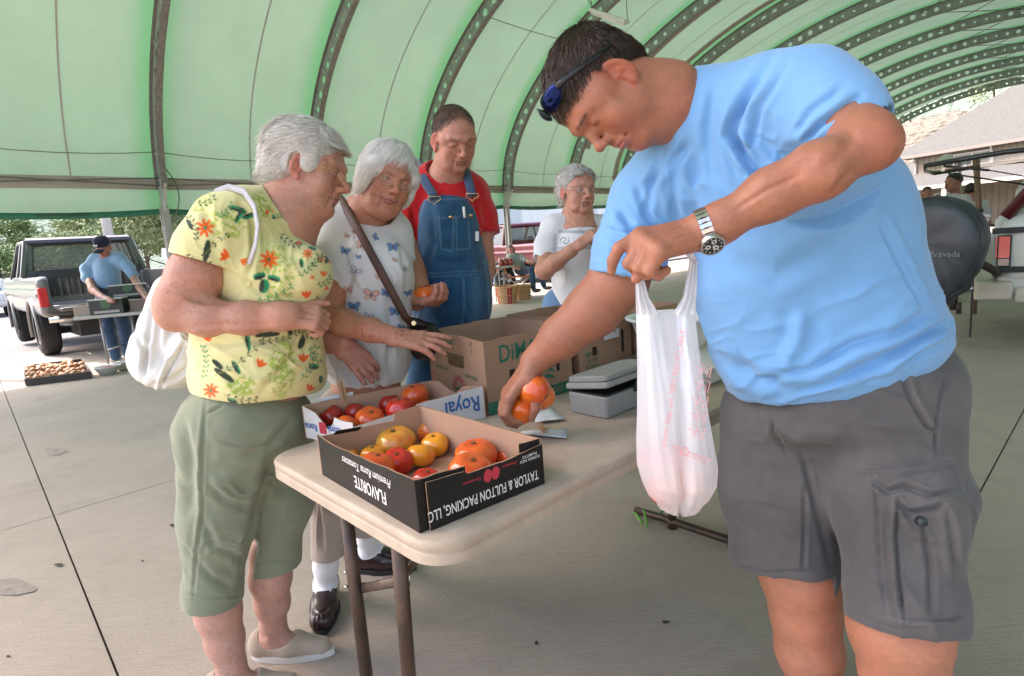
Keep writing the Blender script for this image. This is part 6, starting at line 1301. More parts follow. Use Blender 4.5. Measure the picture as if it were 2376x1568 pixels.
for V, Q, Vs, Qs, g1, fd in ft:
 link('sock', qmesh('sock', V, Q, M_sock, b2), lady2); so_ = link('shoe', qmesh('shoe', Vs, Qs, M_leath, b2), lady2); m = MB(); sdv = np.cross(fd, (0, 0, 1)); ring = []
 for t in np.linspace(0, 2 * math.pi, 41)[:-1]: ring.append(g1 + fd * (.045 + .137 * math.cos(t)) + sdv * (.046 if math.cos(t) > -.2 else .040) * math.sin(t) * (1 - .12 * max(0, math.cos(t))))
 m.grid([[p + np.array([0, 0, z]) for p in ring] for z in (.001, .022)], wrap=True); n_ = len(ring); m.f += [list(range(n_))[::-1], list(range(n_, 2 * n_))]; m.m += [0, 0]; part('sole', m, mat('black_sole', (.012, .012, .014), .5), so_, auto=40)
s = hsh(); s.ell((0, -.020, .040), (.092, .108, .096), .01); s.ell((0, -.050, -.020), (.086, .075, .080), .03); s.cut((0, .050, .022), N((0, .80, -.45)), .012)
for q in (-1, 1): s.ell((q * .080, .018, -.020), (.020, .040, .055), .02); s.ell((q * .060, .050, .030), (.030, .030, .030), .02)
s.ell((0, .105, -.03), (.057, .05, .068), .010, 'sub'); s.cut((0, 0, -.062), N((0, .3, -1)), .012)
Vh, Qh = s.mesh(); Nh = vnorm(Vh, Qh); Vh = Vh + Nh * (.008 * (noise3(Vh * np.array([1, 1, .5]), 40) - .5) + .003 * (noise3(Vh, 120) - .5))[:, None]; Nh = vnorm(Vh, Qh)
def fl2(p, n): sgn = np.sign(p[:, 0]); w_ = noise3(p, 26) - .5; return np.stack([sgn * .55 * sm(.0, .05, np.abs(p[:, 0])) + .3 + w_ * .5, .9 * sm(-.02, .05, p[:, 1]) * sm(.02, .07, p[:, 2]) - .4 * sm(.0, -.05, p[:, 1]), -1.0 + .8 * sm(.08, .12, p[:, 2])], 1)
make_hair(h2, 'hair', lady2, (Vh, Qh, Nh), [dict(n=12000, flow=fl2, L_=.036, w_=.0012, seg=6, lift=.14, seed=18, jit=.22, curl=.1), dict(n=900, flow=fl2, L_=.045, w_=.0012, seg=6, lift=.1, seed=19, jit=.2, mask=(Vh[:, 1] > .06) & (Vh[:, 2] > .03))], (.80, .78, .73), M_hair, .18, .8)
glasses(h2, 'thin gold glasses of the woman in the butterfly T-shirt', yy=.094, lw=.0205, lh=.0185, z0=-.006)
# shoulder bag and its strap
M_bro = mat('brown_leather', (.075, .028, .016), .45, bump=.3, bscale=220); M_dbro = mat('dark_leather', (.022, .012, .012), .35, bump=.6, bscale=45, bdist=.01)
pu = thing('handbag', 'dark brown leather handbag on a long strap across the butterfly T-shirt', 'handbag', tuple(at(985, 800, 1.95)))
m = MB(); m.tube([at(x, y, d) for x, y, d in ((770, 430, 1.95), (795, 470, 1.86), (830, 530, 1.79), (870, 605, 1.755), (905, 670, 1.765), (940, 735, 1.80), (958, 752, 1.81))], rm(9.5, 1.8), 8, flat=.22, up=AX[2]); part('strap', m, M_bro, pu, True)
s = Fig(*pbox([(980, 780, 1.93, 60)], .03), .0032); s.e(985, 790, 1.93, 44, 48, -20, .05, .02); s.e(965, 748, 1.88, 26, 12, 20, .025, .01); Vp, Qp = s.mesh(); Np = vnorm(Vp, Qp); Vp = Vp + Np * (.010 * (noise3(Vp, 45) - .5))[:, None]; part('pouch', qmesh('pouch', Vp, Qp, M_dbro, wloc(pu)), None, pu)
m = MB(); m.lathe([(.006, -.002), (.009, -.002), (.009, .002), (.006, .002)], at(960, 750, 1.80), ax=-AX[2], n=14); part('ring', m, M_gold, pu, True)
# ================================================================ man in overalls
b3 = on(1050, 1150); ov = thing('person', 'man in a red T-shirt and blue denim bib overalls behind the cartons', 'person', tuple(b3), 'people at the market'); TAN3 = (.50, .23, .15)
def o_head():
 f = N(fwdvec(.42, .56, -.71)); up = fwdvec(.12, -.80, -.58); c = at(1074, 338, 2.05) - f * .083
 return make_head(c, f, up, .9, [(at(1042, 375, 2.15), rm(35, 2.18)), (at(1036, 420, 2.20), rm(42, 2.22)), (at(1035, 480, 2.24), rm(70, 2.24))], dict(tone=TAN3, age=1.0, fat=0., lid=.62, chin=.004, look=(0, 1, -.6), seed=41, nose=1.0, brow=(.12, .07, .045), browd=.8, lipcol=(.36, .15, .11), ear=1.1, haircol=(.10, .06, .045),
  hairline=lambda V: sm(.055, .085, V[:, 2] + .35 * np.maximum(0, -V[:, 1])) * (1 - sm(.045, .075, V[:, 1])) * .55))
def o_arm():
 f_ = [(945, 560, 2.18, 34), (958, 620, 2.10, 33), (966, 665, 2.02, 28), (966, 700, 1.96, 22)]; s = Fig(*pbox(f_ + [(990, 700, 1.93, 60)], .02), .0026); s.c(f_, .02)
 hand(s, at(960, 698, 1.955), fwdvec(.72, .12, -.55), fwdvec(.05, .93, -.05), -1, [(.35, .75, .6), (.4, .8, .6), (.45, .85, .6), (.5, .9, .6)], 1.0, .07, thumb_dir=fwdvec(.85, -.45, .3), k=.008, fat=1.15)
 V, Q = s.mesh(); l = Fig(*pbox([(1115, 560, 2.27, 34), (1120, 660, 2.27, 34), (1118, 740, 2.2, 30)], .02), .004); l.c([(1112, 520, 2.27, 32), (1118, 620, 2.28, 30), (1112, 720, 2.22, 24), (1085, 770, 2.15, 20)], .02); V2, Q2 = l.mesh()
 return joinq([(V, Q, skin_color(V, V, TAN3, .14, .2, 43)), (V2, Q2, skin_color(V2, V2, TAN3, .14, .2, 44))])
def o_shirt():
 s = Fig(*pbox([(1040, 520, 2.22, 150)], .04), .0034); s.e(1040, 540, 2.24, 92, 150, 0, .14, .05); s.c([(1035, 420, 2.24, 50), (1085, 450, 2.26, 52)], .05); s.c([(1035, 420, 2.24, 50), (975, 440, 2.22, 52)], .05)
 s.c([(1088, 450, 2.26, 50), (1112, 500, 2.27, 42), (1124, 560, 2.28, 42)], .02); s.c([(972, 445, 2.22, 52), (950, 510, 2.2, 44), (944, 600, 2.17, 44)], .02)
 s.cut(at(1120, 542, 2.28), N(fwdvec(.15, 1, 0))) if False else None
 F0 = s.F.copy(); s.cut(at(1120, 544, 2.28), N(fwdvec(.1, 1, 0))); X, Y, Z = s.ax[0][:, None, None], s.ax[1][None, :, None], s.ax[2][None, None, :]; p = at(1120, 570, 2.28); m1 = (X - p[0]) ** 2 + (Y - p[1]) ** 2 + (Z - p[2]) ** 2 < .105 ** 2; s.F = np.where(m1, s.F, F0); F0 = s.F.copy()
 s.cut(at(944, 582, 2.18), N(fwdvec(-.1, 1, 0))); p = at(944, 620, 2.17); m1 = (X - p[0]) ** 2 + (Y - p[1]) ** 2 + (Z - p[2]) ** 2 < .095 ** 2; s.F = np.where(m1, s.F, F0)
 s.c([(1046, 345, 2.16, 52), (1040, 395, 2.19, 54)], .006, mode='sub'); V, Q = s.mesh(); V = relax(V, Q, 2, .5); Nn = vnorm(V, Q); V = V + Nn * (.010 * (noise3(V @ camM(75).T * np.array([.5, 2.3, 1.2]), 9) - .5))[:, None]
 return crease(V, Nn, [([(1000, 385), (1030, 425), (1065, 415), (1085, 400)], 3, .003), ([(955, 480), (965, 540), (955, 580)], 6, -.005), ([(1100, 460), (1110, 520), (1130, 540)], 5, -.004)]), Q
def o_overall():
 s = Fig(*pbox([(1050, 600, 2.2, 170), (1050, 800, 2.2, 150)], .04), .0036); s.e(1042, 545, 2.20, 76, 120, -4, .145, .04); s.e(1048, 690, 2.22, 96, 130, 0, .165, .06); s.e(1042, 620, 2.21, 84, 80, 0, .16, .05)
 s.c([(1000, 790, 2.2, 55), (995, 900, 2.2, 50), (990, 1060, 2.22, 44), (990, 1180, 2.24, 42)], .03); s.c([(1092, 790, 2.26, 52), (1090, 900, 2.28, 46), (1088, 1060, 2.3, 42), (1088, 1150, 2.3, 42)], .03)
 s.cut(at(1040, 452, 2.1), N(fwdvec(-.05, -1, .15))); V, Q = s.mesh(); V = relax(V, Q, 2, .5); Nn = vnorm(V, Q); V = V + Nn * (.006 * (noise3(V @ camM(80).T * np.array([.5, 2.3, 1.2]), 10) - .5) + .002 * (noise3(V, 40) - .5))[:, None]
 L = []; seams = [[(988, 462), (1093, 458)], [(1017, 505), (1022, 575), (1050, 584), (1052, 505)], [(1017, 505), (1052, 503), (1082, 498)], [(1058, 503), (1060, 580), (1090, 575), (1086, 498)], [(985, 465), (968, 520), (955, 575)], [(1093, 458), (1112, 510), (1122, 560)], [(960, 628), (1000, 642), (1120, 634)], [(962, 620), (1000, 634), (1120, 626)], [(1075, 645), (1078, 700), (1070, 760)], [(1125, 600), (1134, 660), (1136, 730)], [(985, 650), (975, 700), (965, 740)]]
 for p in seams: L.append((p, 2.5, -.002))
 L += [([(1070, 650), (1064, 700), (1072, 760)], 6, -.006), ([(1000, 600), (1050, 610), (1100, 600)], 8, -.004), ([(1000, 470), (1010, 560), (990, 610)], 8, -.003)]
 V = crease(V, Nn, L); P = pxy(V); C = np.tile(np.array([.018, .075, .155]), (len(V), 1)) * (1 + .5 * (noise3(V, 30) - .5) + .35 * (noise3(V * np.array([1, 1, .25]), 220) - .5))[:, None]
 for p in seams:
  d = np.min([segd(P, a, b)[0] for a, b in zip(p[:-1], p[1:])], 0); C = mix(C, .45 * np.exp(-(d / 2.2) ** 2) * (.3 + noise3(V, 200)), (.16, .27, .36))
 C = mix(C, .35 * np.exp(-((P[:, 0] - 1105) / 14) ** 2) * (P[:, 1] > 640), (.10, .22, .36)); return V, Q, C
h3, ar, sh, ovl = pool([o_head, o_arm, o_shirt, o_overall])
tor = Fig(*pbox([(1040, 600, 2.23, 120)], .1), .012); tor.c([(1045, 760, 2.22, 70), (1045, 600, 2.23, 70), (1035, 450, 2.24, 50)], .05); tor.c([(950, 500, 2.2, 34), (1100, 480, 2.26, 34)], .04); tv, tq = tor.mesh()
V, Q, C = joinq([(h3['V'], h3['Q'], h3['C']), ar, (tv, tq, np.tile(np.array(TAN3), (len(tv), 1)))]); link('body', qmesh('body', V, Q, M_skin, b3, C), ov)
link('t_shirt', qmesh('t_shirt', sh[0], sh[1], cloth_mat('red_jersey', (.52, .008, .012)), b3), ov); M_den = cloth_mat('denim', (.02, .08, .16), attr='Col', bump=.4, bscale=800, rough=.9); oo = link('overalls', qmesh('overalls', ovl[0], ovl[1], M_den, b3, ovl[2]), ov)
M_strap = cloth_mat('denim_strap', (.035, .07, .13), bump=.4, bscale=700)
for pts in (((965, 372, 2.23), (975, 395, 2.17), (988, 425, 2.115), (1003, 448, 2.075), (1008, 462, 2.06)), ((1080, 388, 2.2), (1083, 405, 2.165), (1090, 430, 2.12), (1096, 455, 2.09))):
 P = [at(*p) for p in pts]; m = MB(); m.tube(P, rm(10.5, 2.1), 8, flat=.22, up=AX[2]); part('shoulder_strap', m, M_strap, oo, True)
 m = MB(); q = P[-1] - AX[2] * .006; m.tube([q + AX[0] * x + AX[1] * y for x, y in ((-.022, -.008), (.022, -.008), (.022, .004), (.006, .012), (0, .022), (-.006, .012), (-.022, .004))], .0018, 6, closed=True); q2 = P[1] - AX[2] * .01; m2 = m; part('buckle', m, M_gold, oo, True)
m = MB()
for x, y in ((1046, 504), (1092, 500)): m.lathe([(0, .003), (.006, .002), (.007, 0), (.007, -.008)], at(x, y, 2.055), ax=-AX[2], n=12)
part('button', m, M_gold, oo, True); m = MB(); m.tube([at(1076, 480, 2.05), at(1078, 505, 2.045)], .0045, 8); pn = solid('pen', m, mat('pen_white', (.8, .8, .8), .3), 'white pen clipped in the bib pocket of the denim overalls', 'pen', tuple(at(1078, 505, 2.045)), smooth=True)
m = MB(); m.box((-.006, -.017, 0), (.006, .017, .002), o=at(1107, 548, 2.06), X=AX[0], Y=AX[1], Z=-AX[2]); part('cloth_label', m, mat('label_white', (.6, .6, .58), .7), oo)
s = SDF((-.13, -.16, -.13), (.13, .16, .16), .003); s.ell((0, -.018, .036), (.0795, .101, .0865), .01); s.ell((0, -.055, -.010), (.066, .056, .060), .02); s.cut((0, .050, .060), N((0, .80, -.45)), .012); s.cut((0, -.01, -.030), N((0, .55, -.85)), .012)
for q in (-1, 1): s.ell((q * .083, -.012, -.014), (.02, .024, .038), .004, 'sub')
Vh, Qh = s.mesh(); Nh = vnorm(Vh, Qh); grey = sm(.05, .0, Vh[:, 2])
make_hair(h3, 'hair', ov, (Vh, Qh, Nh), [dict(n=7000, flow=lambda p, n: np.stack([.5 + 0 * p[:, 0], .3 + 0 * p[:, 0], -.5 - 0 * p[:, 0]], 1), L_=.020, w_=.0011, seg=3, lift=.12, seed=25, jit=.35, mask=Vh[:, 2] > .02)], (.11, .065, .048), M_hair, .4, .8)
make_hair(h3, 'hair', ov, (Vh[:0].reshape(0, 3) if False else Vh * np.array([.997, .997, .997]), Qh, Nh), [dict(n=2600, flow=lambda p, n: np.stack([0 * p[:, 0], -.3 + 0 * p[:, 0], -.8 - 0 * p[:, 0]], 1), L_=.011, w_=.0012, seg=2, lift=.2, seed=26, jit=.3, mask=Vh[:, 2] < .035)], (.34, .29, .25), M_hair, .3, .5)
tomato(990, 686, 31, 'orange', 'orange-red tomato resting in the open hand of the man in overalls', None, d=1.93, flat=.84)
# ================================================================ woman in the background
b4 = on(1350, 800); b4[2] = 0; l4b = at(1345, 700, 2.95); b4 = np.array([l4b[0], l4b[1], 0]); lady4 = thing('person', 'grey-haired woman in white embroidered top eating from small cup beyond the cartons', 'person', tuple(b4), 'people at the market'); TAN4 = (.50, .25, .17)
def q_head():
 f = N(fwdvec(.42, .12, -.90)); c = at(1360, 440, 2.82) - f * .083
 return make_head(c, f, fwdvec(.02, -.98, -.15), .97, [(at(1342, 475, 2.93), rm(30, 2.93)), (at(1340, 505, 2.95), rm(36, 2.95)), (at(1340, 530, 2.95), rm(50, 2.95))], dict(tone=TAN4, age=.9, lid=.12, look=(.1, 1, -.1), seed=51, brow=(.2, .15, .12), browd=.5, lipcol=(.36, .15, .13)), h=.0024)
def q_arm():
 R = []; pts = [(1272, 590, 2.9, 23), (1264, 626, 2.82, 22), (1290, 608, 2.74, 19), (1325, 582, 2.68, 14), (1345, 566, 2.65, 11)]; s = Fig(*pbox(pts + [(1365, 545, 2.63, 30)], .02), .003); s.c(pts, .02)
 hand(s, at(1342, 568, 2.65), fwdvec(.78, -.62, -.1), fwdvec(-.5, -.6, -.6), -1, [(.6, .9, .5), (.65, .9, .5), (.7, 1.0, .5), (.8, 1.0, .5)], .95, .05, k=.007, thumb_dir=fwdvec(.9, .1, -.2)); V, Q = s.mesh()
 p2 = [(1450, 600, 2.95, 22), (1440, 640, 2.86, 20), (1410, 600, 2.75, 15), (1398, 580, 2.70, 12)]; s = Fig(*pbox(p2 + [(1390, 560, 2.68, 30)], .02), .003); s.c(p2, .02); hand(s, at(1399, 585, 2.7), fwdvec(-.45, -.85, -.1), fwdvec(.2, .1, -.95), 1, [(.7, .9, .5), (.7, .9, .5), (.75, 1.0, .5), (.8, 1.0, .5)], .92, .05, thumb_dir=fwdvec(-.6, -.6, -.3)); V2, Q2 = s.mesh()
 return joinq([(V, Q, skin_color(V, V, TAN4, .16, .5, 53)), (V2, Q2, skin_color(V2, V2, TAN4, .16, .5, 54))])
def q_shirt():
 s = Fig(*pbox([(1345, 600, 2.95, 130), (1345, 700, 2.95, 110)], .04), .004); s.e(1345, 640, 2.96, 68, 120, 0, .13, .05); s.e(1348, 580, 2.93, 66, 60, 0, .13, .05); s.c([(1335, 520, 2.96, 30), (1290, 530, 2.95, 34)], .04); s.c([(1345, 520, 2.96, 30), (1405, 530, 2.98, 34)], .04); s.c([(1288, 530, 2.95, 34), (1270, 570, 2.92, 31), (1262, 640, 2.86, 31)], .02); s.c([(1405, 530, 2.98, 34), (1432, 590, 2.96, 32)], .02)
 F0 = s.F.copy(); p = at(1268, 604, 2.88); s.cut(p, N(fwdvec(-.55, 1, .1))); X, Y, Z = s.ax[0][:, None, None], s.ax[1][None, :, None], s.ax[2][None, None, :]; p2 = at(1260, 640, 2.86); s.F = np.where((X - p2[0]) ** 2 + (Y - p2[1]) ** 2 + (Z - p2[2]) ** 2 < .11 ** 2, s.F, F0); s.e(1342, 478, 2.9, 36, 28, 0, .12, .005, 'sub'); s.cut(at(1345, 706, 2.95), N(fwdvec(.05, 1, 0)))
 V, Q = s.mesh(); V = relax(V, Q, 2, .5); Nn = vnorm(V, Q); V = V + Nn * (.014 * (noise3(V @ camM(80).T * np.array([.5, 2.3, 1.2]), 6) - .5))[:, None]; P = pxy(V); C = np.tile(np.array([.66, .67, .68]), (len(V), 1)); fr = (Nn @ AX[2]) < -.1
 for k in range(14):
  for y0 in (538, 574): d = np.hypot((P[:, 0] - (1300 + 8 * k)) / 3.2, (P[:, 1] - y0 + .2 * abs(k - 6) * (1 if y0 < 550 else -1)) / 2.6); C = mix(C, .8 * np.exp(-((d - 1) / .35) ** 2) * fr, (.05, .07, .10))
 for x, y in ((1310, 558), (1384, 552)):
  d = np.hypot((P[:, 0] - x) / 11, (P[:, 1] - y) / 13); a = np.arctan2(P[:, 1] - y, P[:, 0] - x); C = mix(C, .75 * sm(.35, .6, np.sin(d * 9 + a * 2)) * (d < 1) * fr, (.06, .09, .14))
 d = np.hypot((P[:, 0] - 1288) / 5, (P[:, 1] - 562) / 22); C = mix(C, .6 * sm(.2, .6, np.sin(P[:, 1] * .9 + P[:, 0])) * (d < 1) * fr, (.06, .09, .14)); return V, Q, C
h4, ar, sh = pool([q_head, q_arm, q_shirt]); tor = Fig(*pbox([(1345, 620, 2.95, 100)], .1), .014); tor.c([(1345, 690, 3.0, 34), (1345, 600, 2.98, 36), (1342, 530, 2.96, 26)], .05); tor.c([(1280, 545, 2.94, 24), (1415, 545, 2.97, 24)], .03); lg4 = Fig((b4[0] - .3, b4[1] - .2, 0), (b4[0] + .3, b4[1] + .25, 1.0), .008);
for q in (-1, 1): lg4.chain([(b4 + np.array([q * .09, .05, .88]), .10), (b4 + np.array([q * .10, .05, .48]), .075), (b4 + np.array([q * .10, .05, .10]), .06)], .03)
tv, tq = tor.mesh(); V, Q, C = joinq([(h4['V'], h4['Q'], h4['C']), ar, (tv, tq, np.tile(np.array(TAN4), (len(tv), 1)))]); link('body', qmesh('body', V, Q, M_skin, b4, C), lady4); link('top', qmesh('top', sh[0], sh[1], M_wt, b4, sh[2]), lady4)
M_jean = cloth_mat('light_denim', (.12, .22, .36)); V, Q = lg4.mesh(); link('jeans', qmesh('jeans', V, Q, M_jean, b4), lady4)
m = MB()
for q in (-1, 1): m.ball(b4 + np.array([q * .10, .0, .045]), .05, 14, 8, (1, 2.3, .85))
part('shoe', m, M_sneak, lady4, True)
s = hsh(); s.ell((0, -.020, .044), (.094, .110, .096), .01); s.ell((0, -.065, -.008), (.078, .06, .07), .03); s.cut((0, .050, .045), N((0, .80, -.5)), .015); s.cut((0, .0, -.030), N((0, .5, -.85)), .012)
for q in (-1, 1): s.ell((q * .088, -.006, -.018), (.022, .024, .036), .004, 'sub')
Vh, Qh = s.mesh(); Nh = vnorm(Vh, Qh); Vh = Vh + Nh * (.009 * (noise3(Vh, 42) - .5))[:, None]; make_hair(h4, 'hair', lady4, (Vh, Qh, Nh), [dict(n=5000, flow=fl1, L_=.035, w_=.0018, seg=5, lift=.3, seed=28, jit=.4, curl=.2, mask=ear_off(Vh))], (.56, .54, .50), M_hair, .3, .65)
glasses(h4, 'silver wire glasses of the woman holding the small cup', yy=.095, mt=mat('silver_wire', (.5, .48, .45), .3, metal=1))
cp_ = at(1388, 566, 2.64); cup = thing('paper_cup', 'small clear plastic cup of orange fruit in the background woman\'s hands', 'cup', tuple(cp_)); m = MB(); m.lathe([(.018, -.028), (.028, .022), (.031, .024)], cp_, n=20, cap=False); part('cup_wall', m, mat('clear_plastic', (.8, .8, .8), .1, alpha=.4), cup, True); m = MB(); m.ball(cp_, .023, 12, 8, (1, 1, .8)); part('fruit', m, mat('orange_fruit', (.75, .36, .08), .5, var=.3, vscale=60), cup, True)
m = MB(); m.tube([at(x, y, d) for x, y, d in ((1317, 492, 2.84), (1333, 520, 2.81), (1345, 536, 2.795), (1357, 520, 2.80), (1370, 492, 2.84))], .0014, 5); solid('necklace', m, M_gold, 'thin gold chain round the neck of the woman in the embroidered top', 'necklace', tuple(at(1345, 536, 2.8)), smooth=True)
k_ = at(1392, 590, 2.66); ks = thing('key_bunch', 'bunch of black keys dangling below the small cup', 'keys', tuple(k_)); m = MB(); m.tube([k_ + np.array([.010 * math.cos(t), 0, .010 * math.sin(t)]) for t in np.linspace(0, 6.28, 13)[:-1]], .0012, 5, closed=True); part('key_ring', m, MATS['bright_steel'], ks, True)
for a in (-.5, 0, .4): m = MB(); d_ = np.array([math.sin(a), 0, -math.cos(a)]); m.box((-.005, -.001, .008), (.005, .001, .028), o=k_, X=np.cross(d_, (0, 1, 0)), Y=(0, 1, 0), Z=d_); m.box((-.002, -.0008, .028), (.002, .0008, .055), o=k_, X=np.cross(d_, (0, 1, 0)), Y=(0, 1, 0), Z=d_); part('key', m, mat('key_black', (.02, .02, .02), .4), ks)
# ================================================================ vehicles (built in local space: x forward, y left, z up)
def lpart(name, mb, mats, parent, smooth=False, label=None, auto=None):
 o = link(name, mb.data(name, mats, smooth, (0, 0, 0), auto) if isinstance(mb, MB) else mb, parent)
 if label: o['label'] = label
 return o
M_rub2 = mat('tyre_rubber', (.018, .017, .016), .8, bump=.4, bscale=30, var=.3, vscale=20); M_alloy = mat('alloy', (.45, .44, .42), .3, metal=.8); M_glassd = mat('car_glass', (.10, .12, .11), .05, alpha=.55); M_red = mat('tail_red', (.5, .01, .012), .2, coat=.5); M_dk = mat('dark_plastic', (.02, .02, .02), .5); M_chrome = mat('chrome', (.6, .6, .58), .15, metal=1)
def wheel(parent, x, y, r=.38, wd=.26):
 t = MB(); s_ = 1 if y > 0 else -1
 t.lathe([(r * .60, -wd / 2), (r * .86, -wd / 2), (r * .97, -wd * .38), (r, -wd * .25), (r, wd * .25), (r * .97, wd * .38), (r * .86, wd / 2), (r * .60, wd / 2)], (x, y, r), ax=(0, 1, 0), n=32, cap=False); w_ = lpart('tyre', t, M_rub2, parent, auto=50)
 m = MB(); m.lathe([(0, wd * .30 * s_), (r * .16, wd * .34 * s_), (r * .2, wd * .2 * s_), (r * .5, wd * .26 * s_), (r * .62, wd * .44 * s_), (r * .60, -wd * .3 * s_)], (x, y, r), ax=(0, 1, 0), n=32, cap=False)
 lpart('rim', m, M_alloy, w_, auto=40); m = MB()
 for k in range(8): a = k * math.pi / 4; m.box((r * .28, -.012, -.018), (r * .42, .012, .018), o=(x, y + wd * .27 * s_, r), X=(math.cos(a), 0, math.sin(a)), Y=(0, 1, 0), Z=(-math.sin(a), 0, math.cos(a)))
 lpart('rim_slot', m, M_dk, w_)
def pickup(lab, loc, heading, mat_, W_=1.88, L_=5.1, lift=.12, cabmat=None, sedge=0):
 t = thing('pickup_truck', lab, 'pickup', loc, 'pickup trucks parked round the canopy', (0, 0, heading)); hW = W_ / 2; zb = .48 + lift; zt_ = 1.08 + lift; xr = -1.15; xf = xr + L_
 s = SDF((xr - .3, -hW - .15, .2), (xf + .2, hW + .15, 2.1 + lift), .024); B = lambda x0, x1, y0, y1, z0, z1, k=.03, mode='add', rd=.05: s.boxx(((x0 + x1) / 2, (y0 + y1) / 2, (z0 + z1) / 2), ((x1 - x0) / 2, (y1 - y0) / 2, (z1 - z0) / 2), k, mode, None, rd)
 B(xr, xf, -hW, hW, zb, zt_, rd=.09); B(xr + 2.0, xf - .0, -hW + .04, hW - .04, zt_ - .1, zt_ + .03, .05, rd=.06)
 B(xr + .06, xr + 1.95, -hW + .1, hW - .1, zb + .12, zt_ + .3, .0, 'sub', .02); B(xr - .2, xr + .08, -hW + .14, hW - .14, zb + .14, zt_ + .2, 0, 'sub', .01)        # open bed, tailgate down
 for y in (-hW, hW):
  for x in (0, 3.15): s.cone((x, y - .12, .40), (x, y + .12, .40), .46, .46, .0, 'sub'); s.cone((x, y - .02, .40), (x, y + .02, .40), .50, .50, .02) if False else None
 for y in (-hW, hW): s.chain([((xr + .1, y, zb + .34), .03), ((xf - .2, y, zb + .34), .03)], .05)
 V, Q = s.mesh(); V = relax(V, Q, 1, .4); lpart('body', qmesh('body', V, Q, mat_), None, t) if False else link('body', qmesh('body', V, Q, mat_), t)
 # cab greenhouse
 x0, x1, x2, x3 = xr + 1.98, xr + 2.12, xr + 3.05, xr + 3.62; zc = 1.70 + lift; cabm = MB(); yb, yt = hW - .06, hW - .20
 c = lambda x, y, z: (x, y, z)
 fr_ = [[(x0, yb, zt_ - .02), (x3, yb, zt_ - .02), (x2, yt, zc), (x1, yt, zc)]]
 def bar(P, r=.045): cabm.tube(P, r, 8)
 for q in (-1, 1):
  pts = [(x0, q * yb, zt_), (x1 - .06, q * (yt + .01), zc - .05), (x2, q * yt, zc - .03), (x3, q * yb, zt_)]; bar(pts, .05); bar([(xr + 2.75, q * yb, zt_), (xr + 2.72, q * yt, zc - .03)], .03)
 cabm.grid([[(x1 - .08, -yt - .03, zc - .03), (x1 - .08, yt + .03, zc - .03)], [(x1, -yt, zc + .03), (x1, yt, zc + .03)], [(x2 - .1, -yt, zc + .03), (x2 - .1, yt, zc + .03)], [(x2 + .05, -yt - .03, zc - .05), (x2 + .05, yt + .03, zc - .05)]])
 cabm.box((x0 - .03, -yb, zt_ - .35), (x0 + .03, yb, zt_ + .03)); cabm.box((x0 - .02, -yb + .04, zt_ + .0), (x0 + .02, yb - .04, zt_ + .10)); cabm.tube([(x0 + .02, -yb + .1, zt_ + .1), (x1 - .06, -yt + .02, zc - .08)], .06, 6); cabm.tube([(x0 + .02, yb - .1, zt_ + .1), (x1 - .06, yt - .02, zc - .08)], .06, 6); cabm.tube([(x1 - .07, -yt, zc - .06), (x1 - .07, yt, zc - .06)], .06, 6)
 cb_ = lpart('cab', cabm, cabmat or mat_, t, auto=40)
 m = MB(); m.add([(x0 + .03, -yb + .08, zt_ + .08), (x0 + .03, yb - .08, zt_ + .08), (x1 - .05, yt - .04, zc - .09), (x1 - .05, -yt + .04, zc - .09)], [(0, 1, 2, 3)]); lpart('rear_window', m, M_glassd, cb_)
 m = MB(); m.add([(x3 - .02, -yb + .06, zt_ + .02), (x3 - .02, yb - .06, zt_ + .02), (x2 + .02, yt - .04, zc - .06), (x2 + .02, -yt + .04, zc - .06)], [(0, 1, 2, 3)]); lpart('windscreen', m, M_glassd, cb_)
 for q in (-1, 1):
  m = MB(); m.add([(x0 + .1, q * (yb - .01), zt_ + .03), (x3 - .12, q * (yb - .01), zt_ + .03), (x2 - .02, q * (yt - .01), zc - .07), (x1 + .04, q * (yt - .01), zc - .07)], [(0, 1, 2, 3)]); lpart('side_window', m, M_glassd, cb_)
  m = MB(); m.box((xr - .015, q * (hW - .06) - .05, zb + .16), (xr + .10, q * (hW - .06) + .065, zt_ - .16)); l = lpart('tail_light', m, M_red, t); bevel(l, .02, 2)
  m = MB(); m.tube([(x3 - .05, q * hW, zt_ + .05), (x3 - .05, q * (hW + .12), zt_ + .10)], .015, 6); m.box((x3 - .08, q * (hW + .19) - .09, zt_ + .03), (x3 - .02, q * (hW + .19) + .09, zt_ + .24)); lpart('door_mirror', m, M_dk, t)
  m = MB(); m.box((xf - .05, q * (hW - .2) - .16, zt_ - .32), (xf + .02, q * (hW - .2) + .16, zt_ - .12)); l = lpart('headlight', m, mat('headlight', (.6, .6, .58), .1), t); bevel(l, .02)
  for x in (0, 3.15):
   m = MB(); m.tube([(x + .49 * math.cos(a), q * (hW + .005), .40 + .49 * math.sin(a)) for a in np.linspace(-.25, math.pi + .25, 17)], .03, 6)
   lpart('wheel_arch', m, M_dk if sedge else mat_, t, True)
 for x in (0, 3.15):
  for q in (-1, 1): wheel(t, x, q * (hW - .14), .38 + lift * .25)
 m = MB(); m.tube([(xr - .12, -hW + .05, zb - .02), (xr - .16, -hW + .5, zb - .03), (xr - .16, hW - .5, zb - .03), (xr - .12, hW - .05, zb - .02)], .085, 8, flat=.6); lpart('bumper', m, M_chrome, t, auto=50)
 m = MB(); m.box((xr - .55, -hW + .16, zb + .10), (xr, hW - .16, zb + .15)); l = lpart('tailgate', m, mat_, t); bevel(l, .015)
